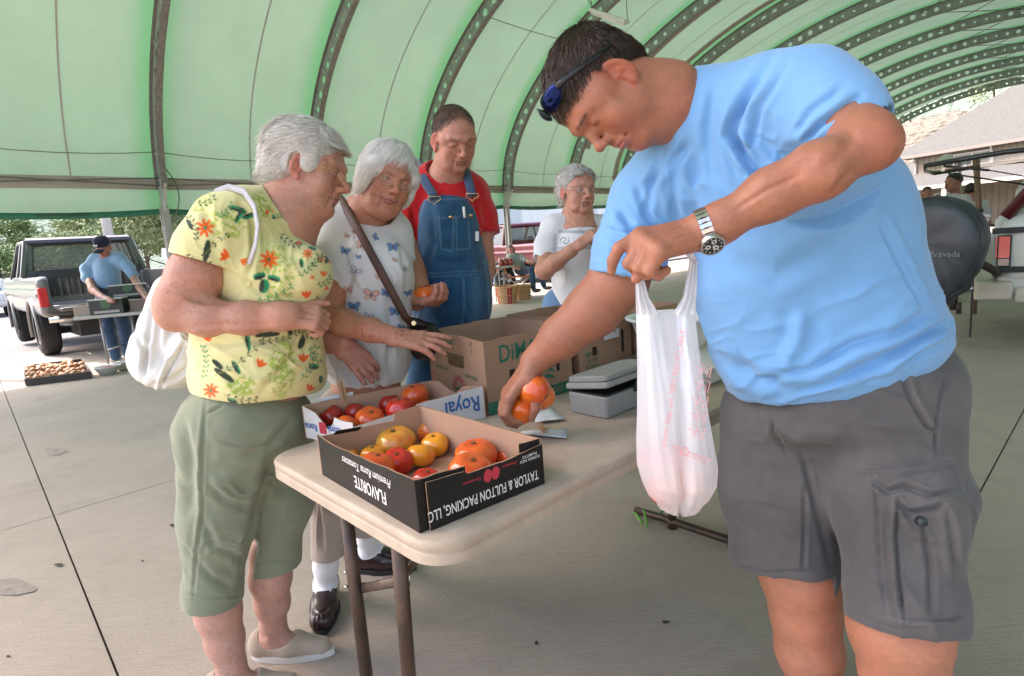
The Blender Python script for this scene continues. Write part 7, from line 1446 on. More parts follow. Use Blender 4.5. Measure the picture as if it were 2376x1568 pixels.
 m = MB(); m.tube([(xr + 3.1, .35 + .17 * math.cos(a), zt_ + .06 + .15 * math.sin(a)) for a in np.linspace(0, 2 * math.pi, 17)[:-1]], .012, 5, closed=True); m.box((x0 + .2, -hW + .3, zt_ - .4), (x0 + .35, -.1, zt_ + .15)); m.box((x0 + .2, .1, zt_ - .4), (x0 + .35, hW - .3, zt_ + .15)); lpart('interior', m, mat('tan_interior', (.30, .21, .15), .8), t)
 m = MB(); m.box((-.9, -.5, .3), (3.6, .5, zb + .02)); m.tube([(0, -hW + .2, .38), (0, hW - .2, .38)], .07, 8); m.tube([(3.15, -hW + .2, .38), (3.15, hW - .2, .38)], .07, 8); lpart('underbody', m, M_dk, t)
 return t
M_silver = mat('silver_paint', (.11, .108, .105), .3, metal=.35, coat=.6, bump=.08, bscale=3, bdist=.1); M_blackpaint = mat('black_paint', (.018, .018, .020), .3, coat=.5); M_maroon = mat('maroon_paint', (.075, .003, .006), .35, coat=.25)
P1, P2 = on(121, 822), on(62, 790); hd_ = N(P2 - P1); lft = np.array([-hd_[1], hd_[0], 0]); pickup('old silver pickup with black cab back and open bed behind the man in the cap', tuple(P1 - lft * .80), math.atan2(hd_[1], hd_[0]), M_silver, lift=.16, cabmat=M_blackpaint, sedge=0)
Q1 = on(1286, 664, -.06); Q2 = min((on(1157, y_, -.06) for y_ in np.arange(636, 672, .5)), key=lambda p: abs(np.linalg.norm(p - Q1) - 3.15)); hd_ = N(Q2 - Q1); lft = np.array([-hd_[1], hd_[0], 0]); rp_ = Q1 - lft * .8 + hd_ * 1.7; pickup('maroon pickup parked outside the canopy behind the seated man', (rp_[0], rp_[1], -.06), math.atan2(hd_[1], hd_[0]), M_maroon, lift=.14)
# white SUV with swing-out spare
van = thing('off_road_vehicle', 'white off-road vehicle with raised rear glass and a covered spare wheel', 'off-roader', (0, 0, 0)); vx, vy = 0., 0.; VANP = np.array([4.22, 4.98, 0]); VA = math.atan2(-.62, .785); cv_, sv_ = math.cos(VA), math.sin(VA); vl = lambda p, v=0: (lambda q: np.array([q[0] * cv_ + q[1] * sv_, -q[0] * sv_ + q[1] * cv_, q[2]]))(np.asarray(p, float) - (0 if v else VANP))
M_vw = mat('white_paint', (.62, .64, .60), .3, coat=.5, bump=.04, bscale=2, bdist=.1, col2=(.56, .57, .52), vscale=1.2)
s = SDF((vx - .1, vy - .15, .2), (vx + 4.4, vy + 1.95, 1.95), .026); bb_ = lambda x0, x1, y0, y1, z0, z1, k=.03, mode='add', rd=.06: s.boxx(((x0 + x1) / 2, (y0 + y1) / 2, (z0 + z1) / 2), ((x1 - x0) / 2, (y1 - y0) / 2, (z1 - z0) / 2), k, mode, None, rd)
bb_(vx, vx + 4.2, vy, vy + 1.8, .42, 1.14, rd=.10); bb_(vx + .12, vx + 3.0, vy + .08, vy + 1.72, 1.0, 1.62, .08, rd=.12); s.cut((vx + .03, vy + .9, 1.14), N((-1, 0, .62)) if False else N((-1, 0, .55))); bb_(vx - .1, vx + 1.6, vy + .14, vy + 1.66, .95, 1.56, 0, 'sub', .03)
for x in (vx + 1.0, vx + 3.5): s.cone((x, vy - .1, .40), (x, vy + .16, .40), .47, .47, 0, 'sub')
Vv, Qv = s.mesh(); Vv = relax(Vv, Qv, 1, .4); part('body', qmesh('body', Vv, Qv, M_vw, wloc(van)), None, van)
m = MB()
for y in (vy + .06,): m.tube([(vx + .02, y, 1.12), (vx + .30, y, 1.50), (vx + .42, y, 1.62), (vx + .8, y, 1.66), (vx + 3.0, y, 1.64)], [.05, .05, .055, .05, .045], 8)
m.tube([(vx + .42, vy + .06, 1.62), (vx + .42, vy + 1.74, 1.62)], .05, 8); part('window_pillar', m, M_maroon, van, True)
m = MB(); m.tube([(vx + .42, vy + .1, 1.66), (vx + .0, vy + .1, 1.665), (vx - .55, vy + .12, 1.63), (vx - .58, vy + .8, 1.62), (vx - .55, vy + 1.66, 1.63), (vx, vy + 1.7, 1.665), (vx + .42, vy + 1.7, 1.66)], .022, 8); hf = part('hatch_frame', m, M_blackpaint, van, True)
m = MB(); m.add([(vx + .40, vy + .12, 1.655), (vx - .54, vy + .14, 1.625), (vx - .54, vy + 1.64, 1.625), (vx + .40, vy + 1.68, 1.655)], [(0, 1, 2, 3)]); part('glass', m, M_glassd, hf)
m = MB(); m.tube([(vx - .42, vy + .16, 1.61), (vx - .1, vy + .14, 1.53)], .012, 6); m.tube([(vx - .1, vy + .14, 1.53), (vx + .28, vy + .12, 1.40)], .006, 6); m.tube([(vx - .42, vy + 1.6, 1.61), (vx + .28, vy + 1.66, 1.40)], .010, 6); part('gas_strut', m, M_blackpaint, hf, True)
m = MB(); m.box((vx - .02, vy - .012, .70), (vx + .075, vy + .10, .97)); tl = part('tail_light', m, M_dk, van); bevel(tl, .012)
m = MB(); m.box((vx - .01, vy - .020, .78), (vx + .062, vy - .010, .96)); m.box((vx - .03, vy + .0, .78), (vx - .02, vy + .09, .96)); part('red_lens', m, mat('lens_red', (.75, .012, .012), .15, coat=1), tl); m = MB(); m.box((vx - .01, vy - .020, .715), (vx + .062, vy - .010, .772)); part('clear_lens', m, mat('lens_clear', (.30, .22, .2), .15, coat=1), tl)
for z in (.985, .655):
 m = MB(); m.box((vx - .06, vy - .025, z), (vx + .18, vy - .012, z + .05)); m.lathe([(0, -.004), (.014, -.004), (.014, .008), (0, .008)], (vx + .04, vy - .028, z + .025), ax=(0, -1, 0), n=12); m.lathe([(0, -.004), (.014, -.004), (.014, .008), (0, .008)], (vx + .13, vy - .028, z + .025), ax=(0, -1, 0), n=12); part('hinge_strap', m, M_dk, van, auto=40)
m = MB(); m.box((vx - .16, vy - .03, .42), (vx + .10, vy + 1.83, .58)); bp_ = part('bumper', m, mat('worn_white', (.60, .58, .52), .5, bump=.3, bscale=9, bdist=.02, col2=(.42, .33, .24), vscale=5), van); bevel(bp_, .02, 3)
m = MB(); m.box((vx + .115, vy - .035, .40), (vx + 2.4, vy + .10, .53)); sk = part('side_step', m, MATS['worn_white'], van); bevel(sk, .02, 3)
m = MB(); m.box((vx + .02, vy - .006, 1.02), (vx + 1.6, vy + .0, 1.035)); m.box((vx + .08, vy - .006, .60), (vx + 1.6, vy + .0, .61)); part('pinstripe', m, mat('stripe_gold', (.5, .42, .34), .5), van)
for x in (vx + 1.0, vx + 3.5):
 for y in (vy + .14, vy + 1.66):
  m = MB(); m.lathe([(.22, -.12), (.33, -.12), (.37, -.08), (.38, 0), (.37, .08), (.33, .12), (.22, .12)], (x, y, .38), ax=(0, 1, 0), n=28, cap=False); w_ = part('tyre', m, M_rub2, van, auto=50); m = MB(); m.lathe([(0, .06), (.1, .07), (.2, .04), (.23, .1)], (x, y, .38), ax=(0, -1, 0), n=24, cap=False); part('rim', m, M_alloy, w_, auto=40)
# spare wheel under its cover on a rear carrier
sc_ = vl(at(2166, 562, 4.5)); sn = vl(N(np.array([-.86, -.51, 0])), 1); sp_ = part('spare_carrier', (lambda mm: (mm.tube([(vx - .12, vy + .15, .52), (vx - .30, vy + .15, .50), (vx - .34, vy + .2, .40), (vx - .34, vy + .7, .40)], .03, 8), mm.tube([(vx - .30, vy + .22, .30), (vx - .30, vy + .22, .85)], .03, 8), mm.tube([sc_ - sn * .1, sc_ - sn * .1 + np.array([.35, .1, -.25]), (vx + .0, vy + .4, .6)], .03, 8), mm.box((-.02, -.02, -.10), (.02, .02, .0), o=(vx - .26, vy + .1, .38)))[0])(MB()), mat('rusty_frame', (.06, .03, .022), .7, col2=(.02, .02, .02), vscale=30), van, True)
X_, Y_, Z_ = frame(sn, (0, 0, 1)); rows = []; prof = [(.02, .140), (.16, .140), (.25, .138), (.31, .125), (.342, .09), (.35, .03), (.346, -.05), (.33, -.10), (.24, -.12)]
sw_n = random.Random(5); r2_ = np.random.default_rng(9); ph_ = r2_.uniform(0, 6, 4)
for k, (r_, h_) in enumerate(prof):
 row = []
 for j in range(72):
  a = 2 * math.pi * j / 72; P = X_ * math.cos(a) * r_ + Y_ * math.sin(a) * r_; dz = P[2]; low = max(0, (-dz - .10) / .22); sag = .13 * low ** 1.4 * (r_ / .33) ** 2
  wob = 1 + .003 * math.sin(7 * a + ph_[0]) * (r_ > .2) + .002 * math.sin(13 * a + ph_[1]) * (r_ > .3) + .03 * low * math.sin(17 * a + ph_[2])
  row.append(sc_ + P * wob + np.array([0, 0, -sag]) + sn * (h_ + .003 * math.sin(5 * a + 9 * r_) * (r_ > .1) + .026 * low * math.sin(19 * a + r_ * 26) + .012 * low * math.sin(37 * a)))
 rows.append(row)
m = MB(); m.grid(rows, wrap=True, flip=True); m.f.append(list(range(72))); m.m.append(0); cv = part('wheel_cover', m, mat('black_vinyl', (.030, .036, .042), .42, bump=.3, bscale=6, bdist=.02), sp_, True)
m = MB(); m.tube([rows[4][j] + sn * .002 for j in range(72)], .004, 5, closed=True); part('seam', m, MATS['black_vinyl'], cv, True)
rgt = N(np.cross((0, 0, 1), sn)); rgt = rgt if rgt @ vl(AX[0], 1) > 0 else -rgt; tq_ = vl(at(2216, 586, 4.4))
m = MB(); text_mb(m, 'Bravada', sc_ + sn * .152 + rgt * ((tq_ - sc_) @ rgt) + np.array([0, 0, tq_[2] - sc_[2]]), rgt, (0, 0, 1), .062, off=.002, n=sn, bold=.01); part('lettering', m, mat('print_grey', (.16, .18, .19), .6), cv)
m = MB(); m.tube([sc_ - sn * .0 + np.array([.1, .0, -.40]) , sc_ + np.array([.25, .05, -.36])], .03, 10); part('exhaust_tip', m, M_chrome, van, True)
van.location = tuple(VANP); van.rotation_euler = (0, 0, VA)
# price sign leaning by the rear of the vehicle
sp0 = at(2271, 512, 4.95); sg_ = thing('sign_board', 'small white sign with red writing beside the white off-roader', 'sign', tuple(sp0)); m = MB(); Ys = N(fwdvec(-.28, .94, .15)); Xs = N(fwdvec(1, .10, .1)); m.box((-.11, -.062, 0), (.085, .062, .004), o=sp0, X=Xs, Y=Ys, Z=np.cross(Xs, Ys)); part('board', m, M_paper, sg_)
m = MB()
for k, tx in enumerate(('Kentucky Grown', 'Fresh From', 'the Farm')): text_mb(m, tx, sp0 + Ys * (-.035 + .032 * k) - AX[2] * .006, Xs, -Ys, .026, off=.001, n=-AX[2], bold=.01)
part('lettering', m, M_ink['red'], sg_); m = MB(); m.tube([sp0 + Ys * .06, sp0 + Ys * .06 + np.array([0, 0, -.95])], .008, 6); part('stake', m, M_dk, sg_)
# ================================================================ people farther off
def simple_person(lab, base, H_, parts_, headp, mats_, face, hair=None, grp='people at the market', h=.006, tone=(.42, .22, .15)):
 o = thing('person', lab, 'person', tuple(base), grp); Hh = make_head(headp[0], headp[1], headp[2], headp[3], headp[4], face, h=.004)
 pcs = [(Hh['V'], Hh['Q'], Hh['C'])]
 for nm, fn, m_ in parts_:
  if nm == 'skin': V, Q = fn(); pcs.append((V, Q, skin_color(V, V, tone)))
 V, Q, C = joinq(pcs); link('body', qmesh('body', V, Q, M_skin, base, C), o)
 for nm, fn, m_ in parts_:
  if nm != 'skin': V, Q = fn(); link(nm, qmesh(nm, V, Q, m_, base), o)
 return o, Hh
def pfn(pts_list, h=.006, k=.04, cuts=(), wr=.012):
 def f():
  allp = [p for c in pts_list for p in c]; s = Fig(*pbox(allp, .05), h)
  for c in pts_list: s.c(c, k)
  for p, n in cuts: s.cut(p, n)
  V, Q = s.mesh(); Nn = vnorm(V, Q); V = V + Nn * (wr * .7 * (noise3(V, 12) - .5))[:, None]; return V, Q
 return f
d = 7.85; cb_ = on(282, 838); cb_[2] = 0
M_cham = cloth_mat('chambray', (.20, .32, .46), vscale=4, var=.15); M_jn = cloth_mat('blue_jeans', (.03, .065, .12), var=.3, vscale=6); M_navy = cloth_mat('navy_cotton', (.012, .016, .035))
cm, Hc = simple_person('man in a navy cap and light blue shirt standing behind his stall table', cb_, 1.75, [
 ('skin', pfn([[(205, 645, 7.8, 11), (216, 672, 7.6, 11), (240, 690, 7.35, 8), (255, 696, 7.2, 8), (262, 698, 7.15, 7)], [(308, 640, 7.8, 10), (322, 665, 7.6, 10), (338, 688, 7.4, 8), (348, 697, 7.3, 8)], [(240, 602, 7.8, 12), (243, 625, 7.9, 14)]], .008, .03), None),
 ('shirt', pfn([[(248, 625, d, 34), (252, 662, d, 34)], [(225, 602, d, 20), (275, 602, d, 20)], [(222, 604, d, 18), (202, 625, 7.82, 16), (203, 645, 7.78, 16)], [(277, 602, d, 18), (298, 620, 7.82, 15), (308, 638, 7.78, 14)]], .009, .05), M_cham),
 ('jeans', pfn([[(250, 672, d, 33), (256, 700, d, 33)], [(240, 700, d, 21), (252, 760, d, 18), (268, 826, d + .05, 14)], [(272, 700, d, 21), (290, 760, d, 17), (298, 820, d + .05, 13)]], .010, .03), M_jn)],
 (at(241, 574, 7.75), N(fwdvec(-.05, .62, -.78)), fwdvec(0, -.8, -.6), 1.0, [(at(242, 590, 7.85), .06), (at(245, 606, 7.9), .07)]), None, dict(tone=(.42, .20, .14), age=.6, lid=.8, seed=61))
m = MB(); Yc = Hc['M']; cp0 = to_w(Hc, (0, -.005, .045)); G = []
m.lathe([(.100, 0), (.103, .02), (.098, .06), (.075, .095), (.03, .112), (0, .114)], cp0, ax=Hc['M'][2], n=28); vis = [[to_w(Hc, (.085 * math.sin(a) * (1 - .15 * t), .075 + .04 * math.cos(a) + t * .075 * math.cos(a * .8), .045 - .02 * t - .02 * abs(math.sin(a)))) for a in np.linspace(-1.2, 1.2, 13)] for t in (0, .5, 1)]
m.grid(vis); o = part('cap', m, M_navy, cm, True); md = o.modifiers.new('t', 'SOLIDIFY'); md.thickness = .003; m = MB(); text_mb(m, '~', to_w(Hc, (0, .112, .10)), -Hc['M'][0], Hc['M'][2], .09, off=.01, bold=.05); part('cap_badge', m, M_ink['white'], o)
m = MB(); m.lathe([(.185, -.02), (.19, 0), (.185, .02)], at(252, 672, d), n=28, cap=False); part('belt', m, M_dk, cm, True)
for x, y in ((272, 838), (300, 833)): p = on(x, y); m = MB(); m.ball(p + np.array([0, 0, .045]), .05, 14, 8, (1, 2.4, .9)); part('shoe', m, mat('white_trainer', (.6, .58, .54), .6), cm, True)
# his stall: table, boxes, crates, bowls
def ftable(lab, P, Q, Wd, h_, legs=2, col=(.42, .40, .36), grp='stall tables'):
 P = np.array(P); Q = np.array(Q); d_ = N(Q - P); n_ = np.array([-d_[1], d_[0], 0]); L_ = np.linalg.norm(Q - P); o = thing('folding_table', lab, 'table', tuple(P), grp); m = MB(); m.box((0, 0, h_ - .04), (L_, Wd, h_), o=P, X=d_, Y=n_); t_ = part('tabletop', m, mat('stall_table', col, .6, var=.1), o); bevel(t_, .01)
 for a in (.25, L_ - .25):
  for b in (.1, Wd - .1): m = MB(); m.tube([P + d_ * a + n_ * b + np.array([0, 0, h_ - .04]), P + d_ * a + n_ * b], .014, 8); part('leg', m, mat('leg_grey', (.30, .30, .29), .4, metal=.5), o, True)
  m = MB(); m.tube([P + d_ * a + n_ * .1 + np.array([0, 0, .25]), P + d_ * a + n_ * (Wd - .1) + np.array([0, 0, .25])], .01, 6); part('stretcher', m, MATS['leg_grey'], o, True)
 return o
tl_, tr_ = at(168, 733, 7.15), at(345, 724, 7.3); hT = (tl_[2] + tr_[2]) / 2; ftable('grey folding stall table loaded with produce boxes before the man in the cap', (tl_[0], tl_[1], 0), (tr_[0], tr_[1], 0), .75, hT)
def tray_box(lab, c, w, dp, hh, th, col, rimcol=(.6, .58, .52), tilt=0., badge=True, grp='produce boxes on the stall table'):
 o = thing('produce_box', lab, 'box', tuple(c), grp); c = np.asarray(c); X = np.array([math.cos(th), math.sin(th), 0]); Y = np.array([-X[1], X[0], 0]); Y = N(Y * math.cos(tilt) + np.array([0, 0, math.sin(tilt)])); Z = np.cross(X, Y); mm = mat('box_%d' % int(col[0] * 1000), col, .6); rm_ = mat('box_rim_%d' % int(rimcol[0] * 100), rimcol, .6)
 for lo, hi in (((-w / 2, -dp / 2, 0), (w / 2, -dp / 2 + .01, hh)), ((-w / 2, dp / 2 - .01, 0), (w / 2, dp / 2, hh)), ((-w / 2, -dp / 2 + .01, 0), (-w / 2 + .01, dp / 2 - .01, hh)), ((w / 2 - .01, -dp / 2 + .01, 0), (w / 2, dp / 2 - .01, hh))): m = MB(); m.box(lo, hi, o=c, X=X, Y=Y, Z=Z); part('panel', m, mm, o)
 m = MB(); m.box((-w / 2 + .01, -dp / 2 + .01, 0), (w / 2 - .01, dp / 2 - .01, .006), o=c, X=X, Y=Y, Z=Z); part('base', m, mm, o); m = MB(); m.tube([c + X * a * w / 2 + Y * b * dp / 2 + Z * hh for a, b in ((-1, -1), (1, -1), (1, 1), (-1, 1))], .009, 6, closed=True); part('rim', m, rm_, o)
 if badge: m = MB(); m.lathe([(0, 0), (hh * .30, 0), (hh * .30, .003), (0, .003)], c - Y * (dp / 2 + .001) + Z * hh * .72, ax=-Y, n=20); part('badge', m, mat('badge_green', (.06, .12, .05), .6), o); m = MB(); m.box((-w * .38, -dp / 2 - .003, hh * .15), (w * .38, -dp / 2 - .001, hh * .3), o=c, X=X, Y=Y, Z=Z); part('stripe', m, mat('stripe_pale', (.35, .33, .28), .6), o)
 return o
th_ = math.atan2(tr_[1] - tl_[1], tr_[0] - tl_[0]); zT = np.array([0, 0, hT + .002]); dX = N(tr_ - tl_); dY = np.array([-dX[1], dX[0], 0])
bp = lambda a, b: tl_ * np.array([1, 1, 0]) + dX * a + dY * b + zT
tray_box('dark box with pale rim standing on the front edge of the stall table', bp(.38, .10), .38, .16, .20, th_, (.03, .035, .032)); tray_box('dark box tilted up at the back of the stall table', bp(.50, .42) + np.array([0, 0, .16]), .42, .25, .17, th_ + .25, (.032, .035, .03), tilt=-.25); tray_box('white and brown box at the left end of the stall table', bp(.10, .22), .24, .28, .13, th_, (.30, .24, .18), (.55, .5, .44), badge=False); tray_box('brown box at the right end of the stall table', bp(.80, .25), .34, .35, .18, th_, (.15, .11, .08), (.4, .36, .3), badge=False); tray_box('brown box under the man in the cap\'s right arm', bp(.62, .5), .30, .22, .26, th_ + .2, (.18, .14, .11), (.5, .46, .4), badge=False)
# crate of onions on the floor
c0, c1, c2, c3_ = on(62, 896), on(212, 878), on(192, 846), on(58, 862); cr = thing('produce_crate', 'low dark crate of onions on the floor before the stall table', 'crate', tuple((c0 + c1 + c2 + c3_) / 4)); M_cr = mat('crate_dark', (.045, .035, .028), .7)
for A, B in ((c0, c1), (c1, c2), (c2, c3_), (c3_, c0)):
 m = MB(); dd = N(B - A); m.box((0, -.008, .002), (np.linalg.norm(B - A), .008, .085), o=A, X=dd, Y=np.array([-dd[1], dd[0], 0])); part('panel', m, M_cr, cr)
m = MB(); m.add([q + np.array([0, 0, .012]) for q in (c0, c1, c2, c3_)], [(0, 1, 2, 3)]); part('base', m, M_cr, cr)
M_on = mat('onion_skin', (.50, .25, .12), .5, var=.35, vscale=30); mo = MB(); mo.lathe([(0, -.032), (.018, -.030), (.036, -.012), (.038, .004), (.028, .022), (.010, .034), (.004, .05), (0, .05)], (0, 0, 0), n=16); ome = mo.data('onion', M_on, True); ri = random.Random(8)
for k in range(46):
 a, b = (k % 12 + .5 + ri.uniform(-.3, .3)) / 12, (k // 12 + .5 + ri.uniform(-.2, .2)) / 4; p = (c0 * (1 - a) + c1 * a) * (1 - b) + (c3_ * (1 - a) + c2 * a) * b; p = p * .94 + (c0 + c1 + c2 + c3_) / 4 * .06; o = link('onion', ome, None, (p[0], p[1], .045 + ri.uniform(0, .03))); o.rotation_euler = (ri.uniform(-1.4, 1.4), ri.uniform(-1.4, 1.4), 0); o.scale = (ri.uniform(.9, 1.2),) * 3; tag(o, 'brown onion lying loose in the low dark crate on the floor', 'onion', 'onions in the floor crate')
for x, y, r_, lab in ((252, 868, .15, 'white basin on the floor beside the onion crate'), (290, 858, .12, 'white basin on the floor behind the other, near the white trainers')):
 p = on(x, y); o = thing('basin', lab, 'basin', tuple(p), 'white basins on the floor'); m = MB(); m.lathe([(0, .002), (r_ * .55, .002), (r_ * .9, .09), (r_ * 1.05, .10), (r_ * 1.05, .107), (r_ * .86, .10), (r_ * .5, .012), (0, .012)], p, n=30); part('shell', m, M_scw, o, True); m = MB()
 m.ball(p + np.array([0, 0, .065]), r_ * .7, 14, 8, (1, 1, .35)); part('contents', m, mat('red_beans', (.3, .06, .05), .7, bump=1, bscale=60, bdist=.02), o, True)
# seated man, chair, honey table, baskets, cooler
sdp = 13.0; sb = on(1205, 668); M_plaid = mat('plaid_cotton', (.45, .52, .48), .9)
def plaid(m_):
 n = m_.node_tree.nodes; L = m_.node_tree.links; tc = n.new('ShaderNodeTexCoord'); b = n['Principled BSDF']; c = None
 for ax, sc2 in (('X', 60), ('Z', 60)):
  w_ = n.new('ShaderNodeTexWave'); w_.bands_direction = ax; w_.inputs['Scale'].default_value = 9; L.new(tc.outputs['Object'], w_.inputs['Vector']); mx = n.new('ShaderNodeMix'); mx.data_type = 'RGBA'; L.new(w_.outputs['Fac'], mx.inputs[0]); mx.inputs[6].default_value = (.10, .18, .16, 1) if c is None else (.16, .2, .2, 1)
  if c is None: mx.inputs[7].default_value = (.62, .66, .6, 1)
  else: L.new(c, mx.inputs[7])
  c = mx.outputs[2]
 L.new(c, b.inputs['Base Color'])
plaid(M_plaid)
sm_, Hs = simple_person('man in green plaid shirt and jeans slumped asleep on a folding chair', sb, 1.2, [
 ('skin', pfn([[(1216, 600, 12.9, 5.5), (1228, 608, 12.7, 5), (1240, 608, 12.6, 5)], [(1180, 606, 12.8, 5), (1192, 618, 12.6, 4.5), (1204, 622, 12.5, 5)], [(1190, 586, 13, 5), (1193, 592, 13, 6)]], .012, .03), None),
 ('shirt', pfn([[(1192, 598, 13, 13), (1206, 618, 13, 13)], [(1184, 598, 13, 9), (1210, 598, 13, 8)], [(1182, 600, 12.95, 8), (1180, 610, 12.85, 6)], [(1210, 598, 12.95, 7), (1220, 604, 12.8, 6)]], .012, .06), M_plaid),
 ('jeans', pfn([[(1204, 626, 13, 11), (1212, 630, 13, 10)], [(1208, 628, 12.9, 9), (1234, 626, 12.6, 8), (1238, 668, 12.5, 6)], [(1214, 626, 13.1, 9), (1250, 628, 12.9, 8), (1262, 662, 12.8, 6)]], .012, .04), M_jn)],
 (at(1186, 580, 13), N(fwdvec(.2, -.2, -.9)), fwdvec(-.35, -.9, .2), 1.0, [(at(1188, 588, 13), .06), (at(1192, 596, 13), .07)]), None, dict(tone=(.42, .2, .15), lid=.9, age=.5, seed=71, haircol=(.03, .02, .015), hairline=lambda V: sm(.03, .045, V[:, 2]) * .9))
m = MB()
for x, y in ((1240, 678), (1266, 672)): p = on(x, y); m.ball(p + np.array([.05, 0, .045]), .05, 12, 8, (2.4, 1, .9))
part('shoe', m, M_dk, sm_, True)
ch = thing('folding_chair', 'orange-brown folding chair under the sleeping man in plaid', 'chair', tuple(sb)); q = at(1205, 641, 13); m = MB(); m.box((-.25, -.22, -.02), (.28, .22, .02), o=q); part('seat', m, mat('chair_seat', (.50, .20, .09), .5), ch); m = MB(); m.box((-.27, -.22, .10), (-.24, .22, .45), o=q, X=N((1, 0, .25)), Z=N((-.25, 0, 1))); part('backrest', m, MATS['chair_seat'], ch)
for sy in (-.22, .22):
 for a, b in ((-.25, .25), (.25, -.25)): m = MB(); m.tube([q + np.array([a, sy, 0]), (q[0] + b, q[1] + sy, 0)], .012, 6); part('leg', m, M_alloy, ch, True)
ha, hb = at(1122, 620, 12.2), at(1196, 616, 12.4); ftable('narrow green-grey table with jars of honey near the sleeping man', (ha[0], ha[1], 0), (hb[0], hb[1], 0), .55, (ha[2] + hb[2]) / 2, col=(.36, .40, .34)); hz = (ha[2] + hb[2]) / 2
M_hon = mat('honey', (.30, .035, .012), .15, coat=1)
for k, (a, b, lab) in enumerate(((.55, .10, 'leftmost front'), (.70, .12, 'middle front'), (.85, .10, 'rightmost front'), (.62, .28, 'back left'), (.80, .28, 'back right'))):
 p = ha * np.array([1, 1, 0]) + (hb - ha) * np.array([1, 1, 0]) * a + np.array([0, b, hz + .001]); o = thing('honey_jar', 'jar of dark honey on the narrow table, %s of five' % lab, 'jar', tuple(p), 'jars of honey'); m = MB(); m.lathe([(.001, 0), (.05, 0), (.055, .01), (.055, .12), (.04, .145)], p, n=16); part('glass', m, M_hon, o, True); m = MB(); m.lathe([(0, .145), (.044, .145), (.044, .17), (0, .17)], p, n=16); part('lid', m, mat('lid_pale', (.55, .48, .38), .5), o)
for x, y, r_, lab, st in ((1178, 703, .235, 'red-striped bushel basket on the floor below the honey table', 1), (1213, 695, .20, 'plain wooden bushel basket behind the red-striped one', 0)):
 p = on(x, y); o = thing('basket', lab, 'basket', tuple(p), 'bushel baskets'); wd = mat('basket_wood', (.50, .28, .12), .7, var=.2, vscale=15); rd = mat('basket_red', (.42, .035, .03), .7, var=.15)
 m = MB(); n_ = 24
 for k in range(n_):
  a0, a1 = 2 * math.pi * k / n_ + .02, 2 * math.pi * (k + 1) / n_ - .02; m.mi = 1 if st and (k // 2) % 3 == 0 else 0; hh = .34 if st else .30
  for rr0, rr1 in ((0, 0), (.008, .008)): m.add([p + np.array([math.cos(a) * r_ * (.80 if z == 0 else 1) - math.cos(a) * rr0, math.sin(a) * r_ * (.80 if z == 0 else 1) - math.sin(a) * rr0, z + .002]) for z, a in ((0, a0), (0, a1), (hh, a1), (hh, a0))], [(0, 1, 2, 3)])
 part('staves', m, [wd, rd], o); m = MB(); m.tube([p + np.array([math.cos(a) * (r_ + .006), math.sin(a) * (r_ + .006), hh]) for a in np.linspace(0, 6.283, 33)[:-1]], .014, 6, closed=True, flat=1.4); part('rim', m, wd, o, True); m = MB(); m.tube([p + np.array([math.cos(a) * (r_ * .9 + .006), math.sin(a) * (r_ * .9 + .006), hh * .5]) for a in np.linspace(0, 6.283, 33)[:-1]], .009, 6, closed=True); part('hoop', m, wd, o, True); m = MB(); m.lathe([(0, .01), (r_ * .8, .01), (r_ * .95, hh * .9), (r_ * .5, hh * .93), (0, hh * .95)], p, n=20); part('contents', m, mat('paper_liner', (.5, .5, .48), .9), o)
p = on(1140, 655); co = thing('cooler', 'small blue cooler on the ground beyond the honey table', 'cooler', tuple(p)); m = MB(); m.box((-.22, -.15, .002), (.22, .15, .26), o=p); l = part('tub', m, mat('cooler_blue', (.03, .22, .65), .5), co); bevel(l, .02); m = MB(); m.box((-.23, -.16, .262), (.23, .16, .31), o=p); l = part('lid', m, mat('cooler_white', (.6, .65, .7), .5), co); bevel(l, .015)
for x, y, dd_, lab in ((1172, 646, 12.9, 'chromed spare wheel leaning under the honey table, lower one'), (1166, 626, 13.2, 'chromed spare wheel leaning under the honey table, upper one')):
 c = at(x, y, dd_); o = thing('spare_wheel', lab, 'wheel', tuple(c), 'wheels under the honey table'); m = MB(); m.lathe([(.15, -.06), (.21, -.06), (.23, 0), (.21, .06), (.15, .06)], c, ax=(0, -1, .1), n=28, cap=False); part('tyre', m, M_rub2, o, True); m = MB(); m.lathe([(0, .02), (.03, .03), (.05, .0), (.14, .03), (.155, .06)], c, ax=(0, -1, .1), n=28, cap=False)
 part('rim', m, M_alloy, o, True); m = MB()
 for k in range(5): a = k * 1.257; m.box((.05, -.022, .0), (.125, .022, .012), o=c + np.array([0, -.03, 0]), X=(math.cos(a), 0, math.sin(a)), Y=(-math.sin(a), 0, math.cos(a)), Z=(0, -1, 0))
 part('rim_hole', m, M_dk, o)
